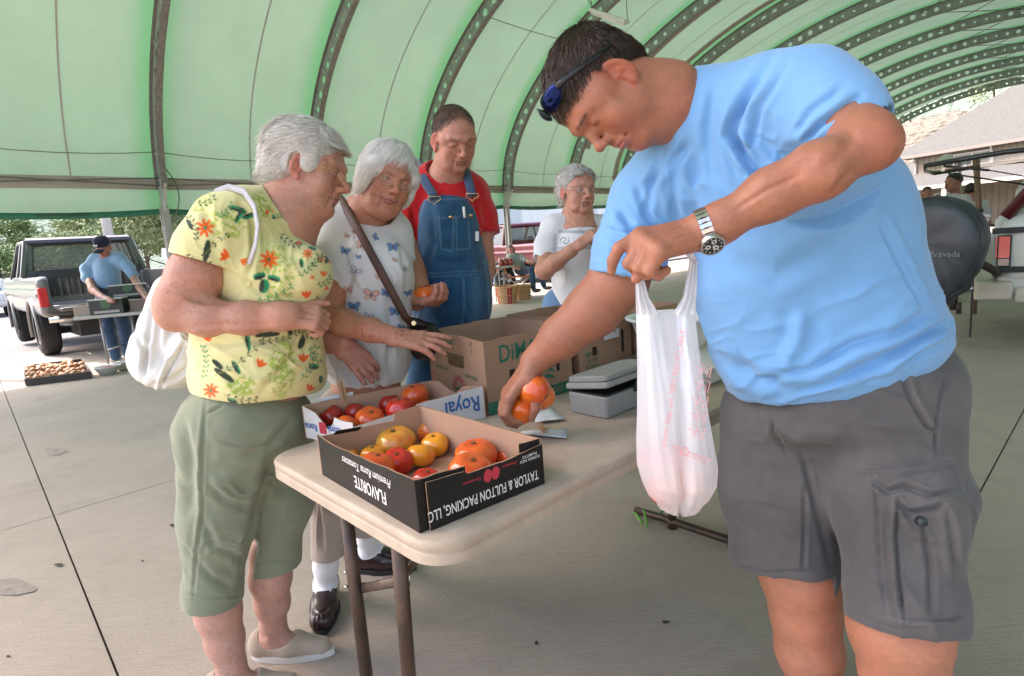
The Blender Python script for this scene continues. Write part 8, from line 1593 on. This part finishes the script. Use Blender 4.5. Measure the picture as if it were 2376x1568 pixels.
# three people at the far right
M_gt = cloth_mat('grey_jersey', (.42, .42, .42), var=.1, vscale=3); M_grn = cloth_mat('green_cotton', (.10, .22, .06))
def upright(lab, px, py, dd_, hs, shirt, fdir, face, w_=1.0, haircol=(.02, .014, .01)):
 c = at(px, py, dd_); b = np.array([c[0], c[1], 0]); X = N(np.cross(fdir, (0, 0, 1))); sc2 = c[2] / 1.62
 def sf(): s = SDF(b + np.array([-.4, -.4, .75 * sc2]), b + np.array([.4, .4, 1.6 * sc2]), .012); Z = lambda z: np.array([0, 0, z * sc2]); s.chain([(b + Z(.95), .15 * w_), (b + Z(1.28), .16 * w_)], .06); s.chain([(b + Z(1.38) - X * .14 * w_, .075), (b + Z(1.38) + X * .14 * w_, .075)], .06); [s.chain([(b + Z(1.38) + X * q * .17 * w_, .07), (b + Z(1.18) + X * q * .22 * w_, .065)], .03) for q in (-1, 1)]; V, Q = s.mesh(); Nn = vnorm(V, Q); return V + Nn * (.02 * (noise3(V, 8) - .5))[:, None], Q
 def kf(): s = SDF(b + np.array([-.45, -.45, .5 * sc2]), b + np.array([.45, .45, 1.5 * sc2]), .01); Z = lambda z: np.array([0, 0, z * sc2]); [s.chain([(b + Z(1.22) + X * q * .215 * w_, .048), (b + Z(1.08) + X * q * .24 * w_ + fdir * .02, .042), (b + Z(.92) + X * q * .20 * w_ + fdir * .18, .032), (b + Z(.88) + X * q * .19 * w_ + fdir * .26, .035)], .02) for q in (-1, 1)]; return s.mesh()
 def tf(): s = SDF(b + np.array([-.35, -.35, .0]), b + np.array([.35, .35, 1.1 * sc2]), .014); Z = lambda z: np.array([0, 0, z * sc2]); s.chain([(b + Z(.92), .14 * w_), (b + Z(.85), .14 * w_)], .05); [s.chain([(b + Z(.84) + X * q * .08, .09), (b + Z(.46) + X * q * .09, .065), (b + Z(.08) + X * q * .09, .05)], .03) for q in (-1, 1)]; return s.mesh()
 o, Hh = simple_person(lab, b, 1.7, [('skin', kf, None), ('shirt', sf, shirt), ('jeans', tf, M_jn)], (c, fdir, np.array([0, 0, 1.]), hs, [(c + np.array([0, 0, -.09]) - fdir * .03, .055), (c + np.array([0, 0, -.20]) - fdir * .04, .065)]), None, face)
 s = SDF((-.12, -.15, -.12), (.12, .14, .15), .005); s.ell((0, -.016, .042), (.083, .106, .09), .01); s.cut((0, .05, .04), N((0, .7, -.6)), .012); s.cut((0, 0, -.03), N((0, .5, -.85)), .01); V, Q = s.mesh(); V = V + vnorm(V, Q) * (.006 * (noise3(V, 60) - .5))[:, None]; link('hair', qmesh('hair', to_w(Hh, V), Q, M_hair, b, np.tile(np.array(haircol), (len(V), 1))), o)
 m = MB(); [m.ball(b + X * q * .09 + fdir * .05 + np.array([0, 0, .045]), .05, 12, 8, (1.6, 1.6, .9)) for q in (-1, 1)]; part('shoe', m, M_dk, o, True); return o
fL = N(fwdvec(-1, .0, -.15) * np.array([1, 1, 0])); upright('dark-haired man in a grey T-shirt seen in profile beyond the off-roader', 2212, 424, 7.6, .98, M_gt, fL, dict(tone=(.34, .15, .09), seed=81, stub=.3, lid=.3, lipcol=(.3, .12, .1)), 1.1)
upright('child in a green top standing by the porch beyond the spare wheel', 2151, 448, 10.5, .92, M_grn, N(np.array([-.5, -.85, 0])), dict(tone=(.40, .2, .13), seed=82, lid=.2), .8, (.05, .03, .02)); upright('person with dark hair partly hidden behind the man in the grey T-shirt', 2252, 443, 9.0, .95, M_gt, N(np.array([.5, .8, 0])), dict(tone=(.35, .17, .11), seed=83), 1.0)
# ================================================================ buildings, poles, trees, hills
E0 = on(2066, 368, 5.5); E1 = on(2376, 318, 5.5); wd_ = N(E1 - E0); wn = np.array([wd_[1], -wd_[0], 0]); wn = wn if wn @ (CP - E0) > 0 else -wn; A0 = E0 * np.array([1, 1, 0]) - wn * .5
hs = thing('market_building', 'tan board-and-batten building with grey shingled roof and porch at the right', 'building', tuple(A0)); M_sid = mat('tan_siding', (.20, .165, .12), .8, var=.08, vscale=2); M_shg = mat('shingles', (.125, .12, .108), .9, bump=.6, bscale=8, bdist=.1, col2=(.075, .073, .066), vscale=6, stretch=(1, 1, 3)); M_trim = mat('cream_trim', (.42, .39, .33), .6)
LW = 26.; q_ = lambda a, b, z: A0 + wd_ * a + wn * b + np.array([0, 0, z])
m = MB(); m.box((1.6, -8, 0), (LW, 0, 5.35), o=A0, X=wd_, Y=wn)
for k in range(int((LW - 1.6) / .42)): m.box((1.75 + .42 * k, 0, 0), (1.80 + .42 * k, .04, 5.3), o=A0, X=wd_, Y=wn)
part('wall', m, M_sid, hs)
def slab(P, t=.12): P = [np.asarray(p, float) for p in P]; m = MB(); n = len(P); m.add(P + [p - np.array([0, 0, t]) for p in P], [tuple(range(n)), tuple(range(n, 2 * n))[::-1]] + [(i, n + i, n + (i + 1) % n, (i + 1) % n) for i in range(n)]); return m
part('roof', slab([q_(0, .5, 5.5), q_(LW, .5, 5.5), q_(LW, -7, 11.5), q_(7.5, -7, 11.5)]), M_shg, hs); part('roof', slab([q_(0, .5, 5.5), q_(7.5, -7, 11.5), q_(7.5, -8, 11.5), q_(0, -15, 5.5)]), M_shg, hs)
m = MB(); m.box((-.05, .5, 5.28), (LW, .58, 5.50), o=A0, X=wd_, Y=wn); part('gutter', m, mat('gutter_brown', (.22, .18, .15), .5), hs)
part('porch_roof', slab([q_(-.6, 3.2, 3.0), q_(LW, 3.2, 3.0), q_(LW, 0.05, 4.1), q_(1.6, 0.05, 4.1)]), M_shg, hs); m = MB(); m.box((-.6, 3.15, 2.75), (LW, 3.25, 3.0), o=A0, X=wd_, Y=wn); part('porch_fascia', m, M_trim, hs)
for a in (.2, 5.5, 10.5, 15.5, 20.5): m = MB(); m.box((a - .16, 2.85, 0), (a + .16, 3.15, 2.75), o=A0, X=wd_, Y=wn); part('porch_post', m, M_trim, hs)
M_pane = mat('window_pane', (.06, .08, .08), .08)
for a, z0, z1, ww in ((4.4, 4.25, 5.0, 2.2), (3.2, 1.0, 2.4, 1.6), (8.5, 1.0, 2.4, 1.6), (14, .9, 2.4, 1.8)):
 m = MB(); m.box((a - .12, .04, z0 - .12), (a + ww + .12, .08, z0), o=A0, X=wd_, Y=wn); m.box((a - .12, .04, z1), (a + ww + .12, .08, z1 + .12), o=A0, X=wd_, Y=wn); m.box((a - .12, .04, z0), (a, .08, z1), o=A0, X=wd_, Y=wn); m.box((a + ww, .04, z0), (a + ww + .12, .08, z1), o=A0, X=wd_, Y=wn); m.box((a + ww / 2 - .05, .04, z0), (a + ww / 2 + .05, .08, z1), o=A0, X=wd_, Y=wn); f_ = part('window', m, M_trim, hs)
 m = MB(); m.box((a, .02, z0), (a + ww / 2 - .05, .05, z1), o=A0, X=wd_, Y=wn); m.box((a + ww / 2 + .05, .02, z0), (a + ww, .05, z1), o=A0, X=wd_, Y=wn); part('pane', m, M_pane, f_)
for a in (1.7, 6.8, 13): m = MB(); m.tube([q_(a, .5, 5.3), q_(a, .1, 4.8), q_(a, .1, 4.0)], .06, 6); part('downspout', m, M_trim, hs)
m = MB(); m.lathe([(.001, 0), (.18, 0), (.18, .35), (.26, .4), (.001, .55)], q_(9.5, -3.2, 8.3), n=14); part('roof_vent', m, M_trim, hs)
lp_ = at(2196, 372, 22); fl = thing('floodlight', 'round white floodlight mounted high before the shingled building', 'lamp', tuple(lp_)); m = MB(); d_ = N(CP - lp_); m.lathe([(.001, -.5), (.12, -.5), (.15, -.3), (.20, -.1), (.24, .05), (.22, .08), (.001, .02)], lp_, ax=d_, n=24); part('housing', m, mat('lamp_white2', (.7, .7, .68), .4), fl, True); m = MB(); m.lathe([(.001, .10), (.17, .085), (.2, .07)], lp_, ax=d_, n=24, cap=False); part('glass', m, mat('lamp_face', (.75, .75, .72), .15), fl, True); m = MB(); m.tube([lp_, lp_ + AX[0] * .5, np.array([lp_[0] + .5, lp_[1] - .3, 0])], .05, 8); part('mast', m, M_trim, fl, True)
pp = at(2272, 493, 6.6); pt = at(2264, 380, 6.6); po = thing('wooden_post', 'thin brown wooden post standing behind the man in the grey T-shirt', 'post', (pp[0], pp[1], 0)); m = MB(); m.tube([(pp[0], pp[1], 0), pp, pt + np.array([0, 0, .05])], .03, 8); part('shaft', m, mat('post_wood', (.22, .13, .08), .7, var=.2, vscale=20), po, True); m = MB(); m.lathe([(.034, 0), (.04, .02), (.034, .04)], pp, n=10); part('collar', m, M_dk, po)
b1 = q_(-14, -4, 0); m = MB(); w2 = thing('annex_building', 'lower grey-shingled wing left of the tan board-and-batten building', 'building', tuple(b1)); m.box((0, -5, 0), (13, 0, 3.4), o=b1, X=wd_, Y=wn); part('wall', m, M_sid, w2); part('roof', slab([b1 + wn * .5 + np.array([0, 0, 3.4]), b1 + wd_ * 13.4 + wn * .5 + np.array([0, 0, 3.4]), b1 + wd_ * 13.4 - wn * 4 + np.array([0, 0, 5.6]), b1 - wn * 4 + np.array([0, 0, 5.6])]), M_shg, w2)
# rock cut with scrub on top
def hill(name, c, L_, D_, H_, dirx, mats_, rough=1.2, n=40, steep=.3):
 X = N(dirx); Y = np.array([-X[1], X[0], 0]); G = []
 for i in range(n + 1):
  row = []
  for j in range(14):
   t = j / 13; a = (i / n - .5) * L_; p = np.array(c) + X * a + Y * (D_ * t); row.append(p)
  G.append(row)
 G = np.array(G); P = G.reshape(-1, 3); t = np.tile(np.arange(14) / 13, n + 1); nz_ = noise3(P + 50, .05) + .5 * noise3(P + 50, .15); end = np.repeat(np.sin(np.pi * np.clip(np.arange(n + 1) / n, 0, 1)) ** .35, 14); P[:, 2] = H_ * sm(0, steep, t) * (.65 + .45 * nz_) * end - .2; m = MB(); m.grid(P.reshape(n + 1, 14, 3)); return struct(name, m, mats_, True)
M_rock = mat('cut_rock', (.24, .21, .165), .9, bump=1.0, bscale=.8, bdist=1.5, col2=(.18, .16, .12), vscale=.35, stretch=(1, 1, 4)); M_wood = mat('wooded_slope', (.20, .25, .18), .95, bump=1.0, bscale=.5, bdist=3, col2=(.13, .18, .13), vscale=.22)
pr = at(2180, 330, 75); hill('rock_hill', (pr[0], pr[1], 0), 150, 40, 15, wd_, M_rock, steep=.2); hill('hillside', (pr[0] + 12, pr[1] + 25, 0), 190, 70, 30, wd_, M_wood, steep=.6)
hl = on(60, 640, 0); hill('hillside', (-150, 190, 0), 520, 160, 42, U, M_wood, steep=.8, n=60)
# white metal shed beyond the canopy
ws = uv(8, B0v - 16.); sh_ = thing('metal_shed', 'long white corrugated metal building beyond the maroon pickup', 'building', tuple(uv(24, B0v - 20.5))); m = MB(); a0, a1, vv = 14.5, 60., B0v - 15.5; N_ = 130; rows = [[], []]
for k in range(N_ * 4 + 1):
 u_ = a0 + (a1 - a0) * k / (N_ * 4); off = (0, .04, .04, 0)[k % 4]
 for z_i, z in enumerate((0, 5.2)): rows[z_i].append(uv(u_, vv + off, z))
m.grid(rows); m.box((a0, vv - 9, 0), (a1, vv - .02, 5.15), X=U, Y=V_); part('wall', m, mat('white_metal', (.86, .82, .75), .5), sh_); part('roof', slab([uv(a0 - .3, vv + .4, 5.2), uv(a1, vv + .4, 5.2), uv(a1, vv - 9.5, 6.4), uv(a0 - .3, vv - 9.5, 6.4)]), mat('shed_roof', (.5, .5, .5), .5), sh_)
for k in range(5): m = MB(); m.box((a0 + 1.5 + 8 * k, vv + .045, 0), (a0 + 4.5 + 8 * k, vv + .09, 3.6), X=U, Y=V_); part('roller_door', m, mat('door_white', (.62, .62, .6), .5), sh_)
# street furniture on the left
for px, d_, r_, h_, lab, c_ in ((262, 24, .20, 9, 'round concrete utility pole behind the man in the cap', (.5, .47, .43)), (6, 30, .12, 8, 'slim grey street pole at the far left', (.4, .4, .38))):
 p = at(px, 600, d_); o = thing('utility_pole', lab, 'pole', (p[0], p[1], -.13)); m = MB(); m.tube([(p[0], p[1], -.13), (p[0], p[1], h_)], [r_, r_ * .7], 12); part('shaft', m, mat('pole_%d' % px, c_, .8, var=.1), o, True); m = MB(); m.box((-1.0, -.06, h_ - .8), (1.0, .06, h_ - .65), o=(p[0], p[1], 0)); part('cross_arm', m, M_wood, o)
p = at(387, 589, 20); o = thing('road_sign', 'small white roadside sign board right of the nearest canopy column', 'sign', (p[0], p[1], -.13)); m = MB(); m.box((-.18, -.01, -.2), (.18, .01, .2), o=p, X=AX[0], Y=AX[2], Z=-AX[1]); l = part('panel', m, M_ink['white'], o); m = MB(); m.tube([p, (p[0], p[1], -.13)], .03, 6); part('post', m, M_alloy, o)
# parked cars on the far road
def car(lab, P, hd2, mt, grp='cars parked on the road'):
 o = thing('parked_car', lab, 'car', (P[0], P[1], -.06), grp, (0, 0, hd2)); s = SDF((-2.3, -1, .1), (2.4, 1, 1.6), .03); s.boxx((0, 0, .62), (2.15, .86, .28), .03, rd=.15); s.boxx((-.2, 0, 1.05), (1.15, .72, .34), .12, rd=.22); s.cone((1.3, 0, .8), (2.0, 0, .68), .16, .12, .2, flat=None)
 for x in (-1.35, 1.35):
  for y in (-.86, .86): s.cone((x, y - .1, .33), (x, y + .1, .33), .38, .38, 0, 'sub')
 V, Q = s.mesh(); V = relax(V, Q, 1, .5); link('body', qmesh('body', V, Q, mt), o); m = MB()
 for q in (-1, 1): m.add([(-1.0, q * .735, .95), (.75, q * .735, .95), (.45, q * .70, 1.27), (-.8, q * .70, 1.27)], [(0, 1, 2, 3)])
 m.add([(.98, -.62, .95), (.98, .62, .95), (.80, .55, 1.25), (.80, -.55, 1.25)], [(0, 1, 2, 3)]); m.add([(-1.38, -.6, .95), (-1.38, .6, .95), (-1.22, .55, 1.25), (-1.22, -.55, 1.25)], [(0, 1, 2, 3)]); lpart('window', m, M_pane, o)
 m = MB(); m.box((2.13, -.45, .50), (2.17, .45, .70)); lpart('grille', m, M_dk, o)
 for q in (-1, 1): m = MB(); m.box((2.10, q * .66 - .16, .60), (2.16, q * .66 + .16, .74)); lpart('headlight', m, MATS['headlight'], o)
 for x in (-1.35, 1.35):
  for q in (-1, 1): wheel(o, x, q * .76, .32, .2)
 return o
P = on(-30, 735); car('white car at the left edge of the photo facing the stalls', P + np.array([-1.2, 1.5, 0]), R_(-58), M_vw); P = on(352, 668); car('white car parked on the road behind the silver pickup bed', P + np.array([0, 3, 0]), R_(20), M_vw)
P = on(420, 640); car('pale grey car parked on the road left of the women', P + np.array([1, 6, 0]), R_(40), M_silver)
# trees: tapered trunk, limbs and thousands of leaf clumps
M_leaf = mat('leaves', (.17, .23, .075), .7, col2=(.09, .14, .04), vscale=1.6); M_leaf2 = mat('leaves_pale', (.26, .30, .13), .7, col2=(.15, .20, .08), vscale=1.6); M_bark = mat('bark', (.10, .075, .055), .9, bump=.6, bscale=12)
def tree_meshes(seed, Ht=7., Rr=2.6, n=5200, mt=None):
 r = np.random.default_rng(seed); cl = []; m = MB(); m.tube([(0, 0, 0), (.05, .03, Ht * .3), (-.05, .06, Ht * .55), (.05, 0, Ht * .8)], [.16, .12, .08, .03], 8)
 for k in range(16):
  a = r.uniform(0, 6.28); z = Ht * r.uniform(.22, .75); rr_ = Rr * r.uniform(.45, .95) * (1 - .5 * max(0, z / Ht - .5)); e = np.array([rr_ * math.cos(a), rr_ * math.sin(a), z + Ht * r.uniform(.08, .2)]); m.tube([(0, 0, z), e * np.array([.5, .5, 1]) - np.array([0, 0, .1]), e], [.05, .03, .012], 5); cl.append((e, Rr * r.uniform(.28, .48)))
 for k in range(12): a = r.uniform(0, 6.28); rr_ = Rr * r.uniform(0, .5); cl.append((np.array([rr_ * math.cos(a), rr_ * math.sin(a), Ht * r.uniform(.5, .95)]), Rr * r.uniform(.25, .42)))
 tm = m.data('trunk', M_bark, True); idx = r.integers(0, len(cl), n); C = np.array([c for c, q in cl])[idx]; R0 = np.array([q for c, q in cl])[idx]; dv = r.normal(size=(n, 3)); dv /= np.linalg.norm(dv, axis=1, keepdims=True); P = C + dv * (R0 * r.uniform(.55, 1.05, n))[:, None] * np.array([1, 1, .75]); a = r.normal(size=(n, 3)); a /= np.linalg.norm(a, axis=1, keepdims=True); b = np.cross(a, dv + .01); b /= np.linalg.norm(b, axis=1, keepdims=True); s_ = r.uniform(.07, .16, n)[:, None] * Ht / 7
 V = np.stack([P - a * s_, P - b * s_ * .6, P + a * s_, P + b * s_ * .6], 1).reshape(-1, 3); Q = np.arange(n * 4).reshape(-1, 4); me = qmesh('crown', V, Q, mt or M_leaf); return tm, me
protos = [tree_meshes(11, 7, 2.8), tree_meshes(12, 8, 3.2, 6000, M_leaf2), tree_meshes(13, 6, 2.6, 4500)]
tl = [(20, 23, 0, .42, 'bushy green tree at the left edge behind the silver pickup'), (95, 30, 1, .38, 'pale green tree left of the silver pickup cab'), (160, 36, 1, .55, 'green tree above the silver pickup cab'), (215, 31, 2, .62, 'small tree behind the navy cap'), (300, 34, 1, .62, 'pale tree between the utility pole and the nearest column'), (345, 40, 0, .95, 'dark green tree left of the nearest canopy column'), (405, 28, 1, .75, 'pale leafy tree right of the nearest canopy column'), (450, 44, 0, 1.0, 'tall green tree behind the flowered blouse sleeve'), (60, 48, 0, 1.0, 'distant dark tree at the far left'), (250, 55, 1, 1.1, 'distant pale tree behind the utility pole'), (500, 34, 0, .8, 'green tree hidden mostly by the flowered blouse')]
for px, d_, k, sc2, lab in tl:
 p = at(px, 620, d_); o = thing('broadleaf_tree', lab, 'tree', (p[0], p[1], -.13), 'trees across the road', (0, 0, px * .37)); o.scale = (sc2,) * 3; link('trunk', protos[k][0], o); link('crown', protos[k][1], o)
rs = random.Random(4)
for k in range(12):
 a = -60 + 12 * k + rs.uniform(-3, 3); p = np.array([pr[0], pr[1], 0]) + wd_ * a + np.array([-wd_[1], wd_[0], 0]) * rs.uniform(9, 16); o = thing('hill_tree', 'pale scrubby tree on top of the rock cut, number of a loose row', 'tree', (p[0], p[1], 13), 'trees on the rock hill', (0, 0, k)); o['label'] = 'pale scrubby tree in the loose row on top of the rock cut'; o.scale = (1.1,) * 3; link('trunk', protos[1][0], o); link('crown', protos[1][1], o)
# ================================================================ plastic carrier bag in his left hand
bg0 = at(1568, 1150, 1.06); bag = thing('plastic_bag', 'thin white plastic carrier bag with tomatoes hanging from the young man\'s fist', 'bag', tuple(bg0))
M_bag = bpy.data.materials.new('bag_film'); M_bag.use_nodes = True
def bagnodes(m):
 n = m.node_tree.nodes; L = m.node_tree.links; n.remove(n['Principled BSDF']); d = n.new('ShaderNodeBsdfDiffuse'); d.inputs[0].default_value = (.88, .88, .90, 1); t = n.new('ShaderNodeBsdfTranslucent'); t.inputs[0].default_value = (.9, .9, .92, 1); g = n.new('ShaderNodeBsdfGlossy'); g.inputs['Roughness'].default_value = .22; g.inputs[0].default_value = (1, 1, 1, 1); tr = n.new('ShaderNodeBsdfTransparent')
 a = n.new('ShaderNodeMixShader'); a.inputs[0].default_value = .5; L.new(d.outputs[0], a.inputs[1]); L.new(t.outputs[0], a.inputs[2]); b = n.new('ShaderNodeMixShader'); b.inputs[0].default_value = .26; L.new(a.outputs[0], b.inputs[1]); L.new(tr.outputs[0], b.inputs[2]); c = n.new('ShaderNodeMixShader'); c.inputs[0].default_value = .10; L.new(b.outputs[0], c.inputs[1]); L.new(g.outputs[0], c.inputs[2]); L.new(c.outputs[0], n['Material Output'].inputs[0])
 tc = n.new('ShaderNodeTexCoord'); mp = n.new('ShaderNodeMapping'); mp.inputs['Scale'].default_value = (3, 3, .8); L.new(tc.outputs['Object'], mp.inputs[0]); no = n.new('ShaderNodeTexNoise'); no.inputs['Scale'].default_value = 8; no.inputs['Detail'].default_value = 6; no.inputs['Distortion'].default_value = 1.2; L.new(mp.outputs[0], no.inputs['Vector']); bp = n.new('ShaderNodeBump'); bp.inputs['Strength'].default_value = .4; bp.inputs['Distance'].default_value = .012; L.new(no.outputs[0], bp.inputs['Height'])
 for q in (d, g, t): L.new(bp.outputs[0], q.inputs['Normal'])
bagnodes(M_bag)
# horizontal rings: photo x of left and right silhouette, photo y, half thickness
prof_ = [(790, 1478, 1618, .030), (840, 1480, 1624, .040), (900, 1480, 1632, .048), (960, 1480, 1640, .055), (1020, 1478, 1650, .062), (1080, 1480, 1660, .070), (1120, 1492, 1656, .072), (1150, 1506, 1640, .062), (1172, 1530, 1618, .045), (1186, 1560, 1595, .018)]
rows = []; n_ = 96; rb_ = np.random.default_rng(4)
ys = np.linspace(720, 1186, 64)
for y in ys:
 xl = np.interp(y, [p[0] for p in prof_], [p[1] for p in prof_]) if y > 790 else np.interp(y, [720, 790], [1476, 1478]); xr_ = np.interp(y, [p[0] for p in prof_], [p[2] for p in prof_]) if y > 790 else np.interp(y, [720, 790], [1612, 1618]); th = np.interp(y, [720] + [p[0] for p in prof_], [.018] + [p[3] for p in prof_])
 d_ = 1.0 + .06 * (y - 600) / 600; c = at((xl + xr_) / 2, y, d_); hw = rm((xr_ - xl) / 2, d_); row = []
 for j in range(n_):
  a = 2 * math.pi * j / n_; ca, sa = math.cos(a), math.sin(a); ca2 = math.copysign(abs(ca) ** .8, ca); f_ = (y - 720) / 466
  pleat = .007 * math.sin(5 * a + 2 * f_) * (1 - .7 * f_) + .0022 * math.sin(11 * a + 5 * f_ + 1) * (1 - f_) + .0008 * math.sin(23 * a - 9 * f_)
  fold = -.022 * math.exp(-((ca2 - (.35 - .55 * f_)) / .10) ** 2) * (sa < 0) * (.25 + f_ * .75)
  row.append(c + AX[0] * ca2 * hw + AX[2] * (sa * (th + pleat) + 0) - AX[2] * fold * 0 + AX[2] * (-fold) + AX[1] * (.006 * math.sin(13 * a + 3 * f_) * (f_ > .96)))
 rows.append(row)
m = MB(); m.grid(rows, wrap=True); m.f.append(list(range(m.n - n_, m.n))); m.m.append(0)
part('film', m, M_bag, bag, True)
def band(pts, nm='handle'):
 """pleated strip; pts = (x_left, x_right, y, depth)"""
 m = MB(); R = []
 for xl, xr_, y, d_ in pts: R.append([at(xl + (xr_ - xl) * t, y, d_ + .006 * math.sin(t * 19) ) for t in np.linspace(0, 1, 15)])
 m.grid(R); part(nm, m, M_bag, bag, True)
for dz in (-.016, .016):
 band([(1473, 1486, 596, .955), (1474, 1492, 640, .975 + dz * .4), (1475, 1506, 690, .99 + dz * .8), (1476, 1530, 730, 1.0 + dz)]); band([(1600, 1618, 600, .955), (1594, 1618, 640, .975 + dz * .4), (1584, 1616, 690, .99 + dz * .8), (1560, 1613, 730, 1.0 + dz)])
m = MB(); m.tube([at(1478, 600, .955), at(1486, 586, .945)], rm(8, .95), 8, flat=.5); m.tube([at(1609, 604, .955), at(1598, 585, .945)], rm(11, .95), 8, flat=.4); part('handle', m, M_bag, bag, True)
# printing on the film
M_pr = mat('bag_print', (.80, .32, .34), .5)
m = MB(); Yv = N(AX[1] * 1.0 + AX[0] * .0); up2 = -AX[1]
def bpnt(x, y, o=.0): f_ = (y - 600) / 600; return at(x, y, 1.0 + .06 * f_ - np.interp(y, [720] + [p[0] for p in prof_], [.018] + [p[3] for p in prof_]) - .008 - o)
Xd = N(fwdvec(.17, -1, 0)); text_mb(m, 'plastic bags are 100% RECYCLABLE', bpnt(1562, 900), Xd, np.cross(-AX[2], Xd), .0135, off=.0, n=-AX[2])
Xd = N(fwdvec(.93, .36, 0)); text_mb(m, 'WARNING: KEEP AWAY FROM BABIES, CHILDREN', bpnt(1606, 1052), Xd, np.cross(-AX[2], Xd), .0052, off=0, sx=.62, n=-AX[2], bold=.01); text_mb(m, 'MAY CLING TO NOSE AND MOUTH', bpnt(1608, 1062), Xd, np.cross(-AX[2], Xd), .0052, off=0, sx=.62, n=-AX[2], bold=.01)
part('lettering', m, M_pr, bag); m = MB()
for k in range(5):
 for xx, yy in ((1622 - 4 * k, 840 + 36 * k), (1640 - 4 * k, 845 + 36 * k)): P = [bpnt(xx + a, yy + b) for a, b in ((0, 0), (12, 5), (6, 30), (0, 28), (3, 14), (-9, 10))]; m.tube(P, .0006, 4)
part('printed_pattern', m, M_pr, bag); m = MB()
for k in range(3): a0 = k * 2.09; P = [bpnt(1589 + 9 * math.cos(a), 1048 + 10 * math.sin(a)) for a in np.linspace(a0, a0 + 1.6, 7)]; m.tube(P, .0009, 4)
part('recycling_mark', m, M_pr, bag)
for x, y, r_, k, lab in ((1522, 1060, 36, 'red', 'red tomato showing through the bag film at upper left'), (1595, 1120, 44, 'peach', 'pale orange tomato at the right inside the bag'), (1540, 1135, 38, 'mix', 'orange-red tomato at the bottom of the bag'), (1570, 1065, 34, 'orange', 'orange tomato on top inside the bag')):
 tomato(x, y, r_, k, lab, 'tomatoes in the plastic bag', d=1.055, flat=.9)
# stem cap of the brown ground under the table end etc.
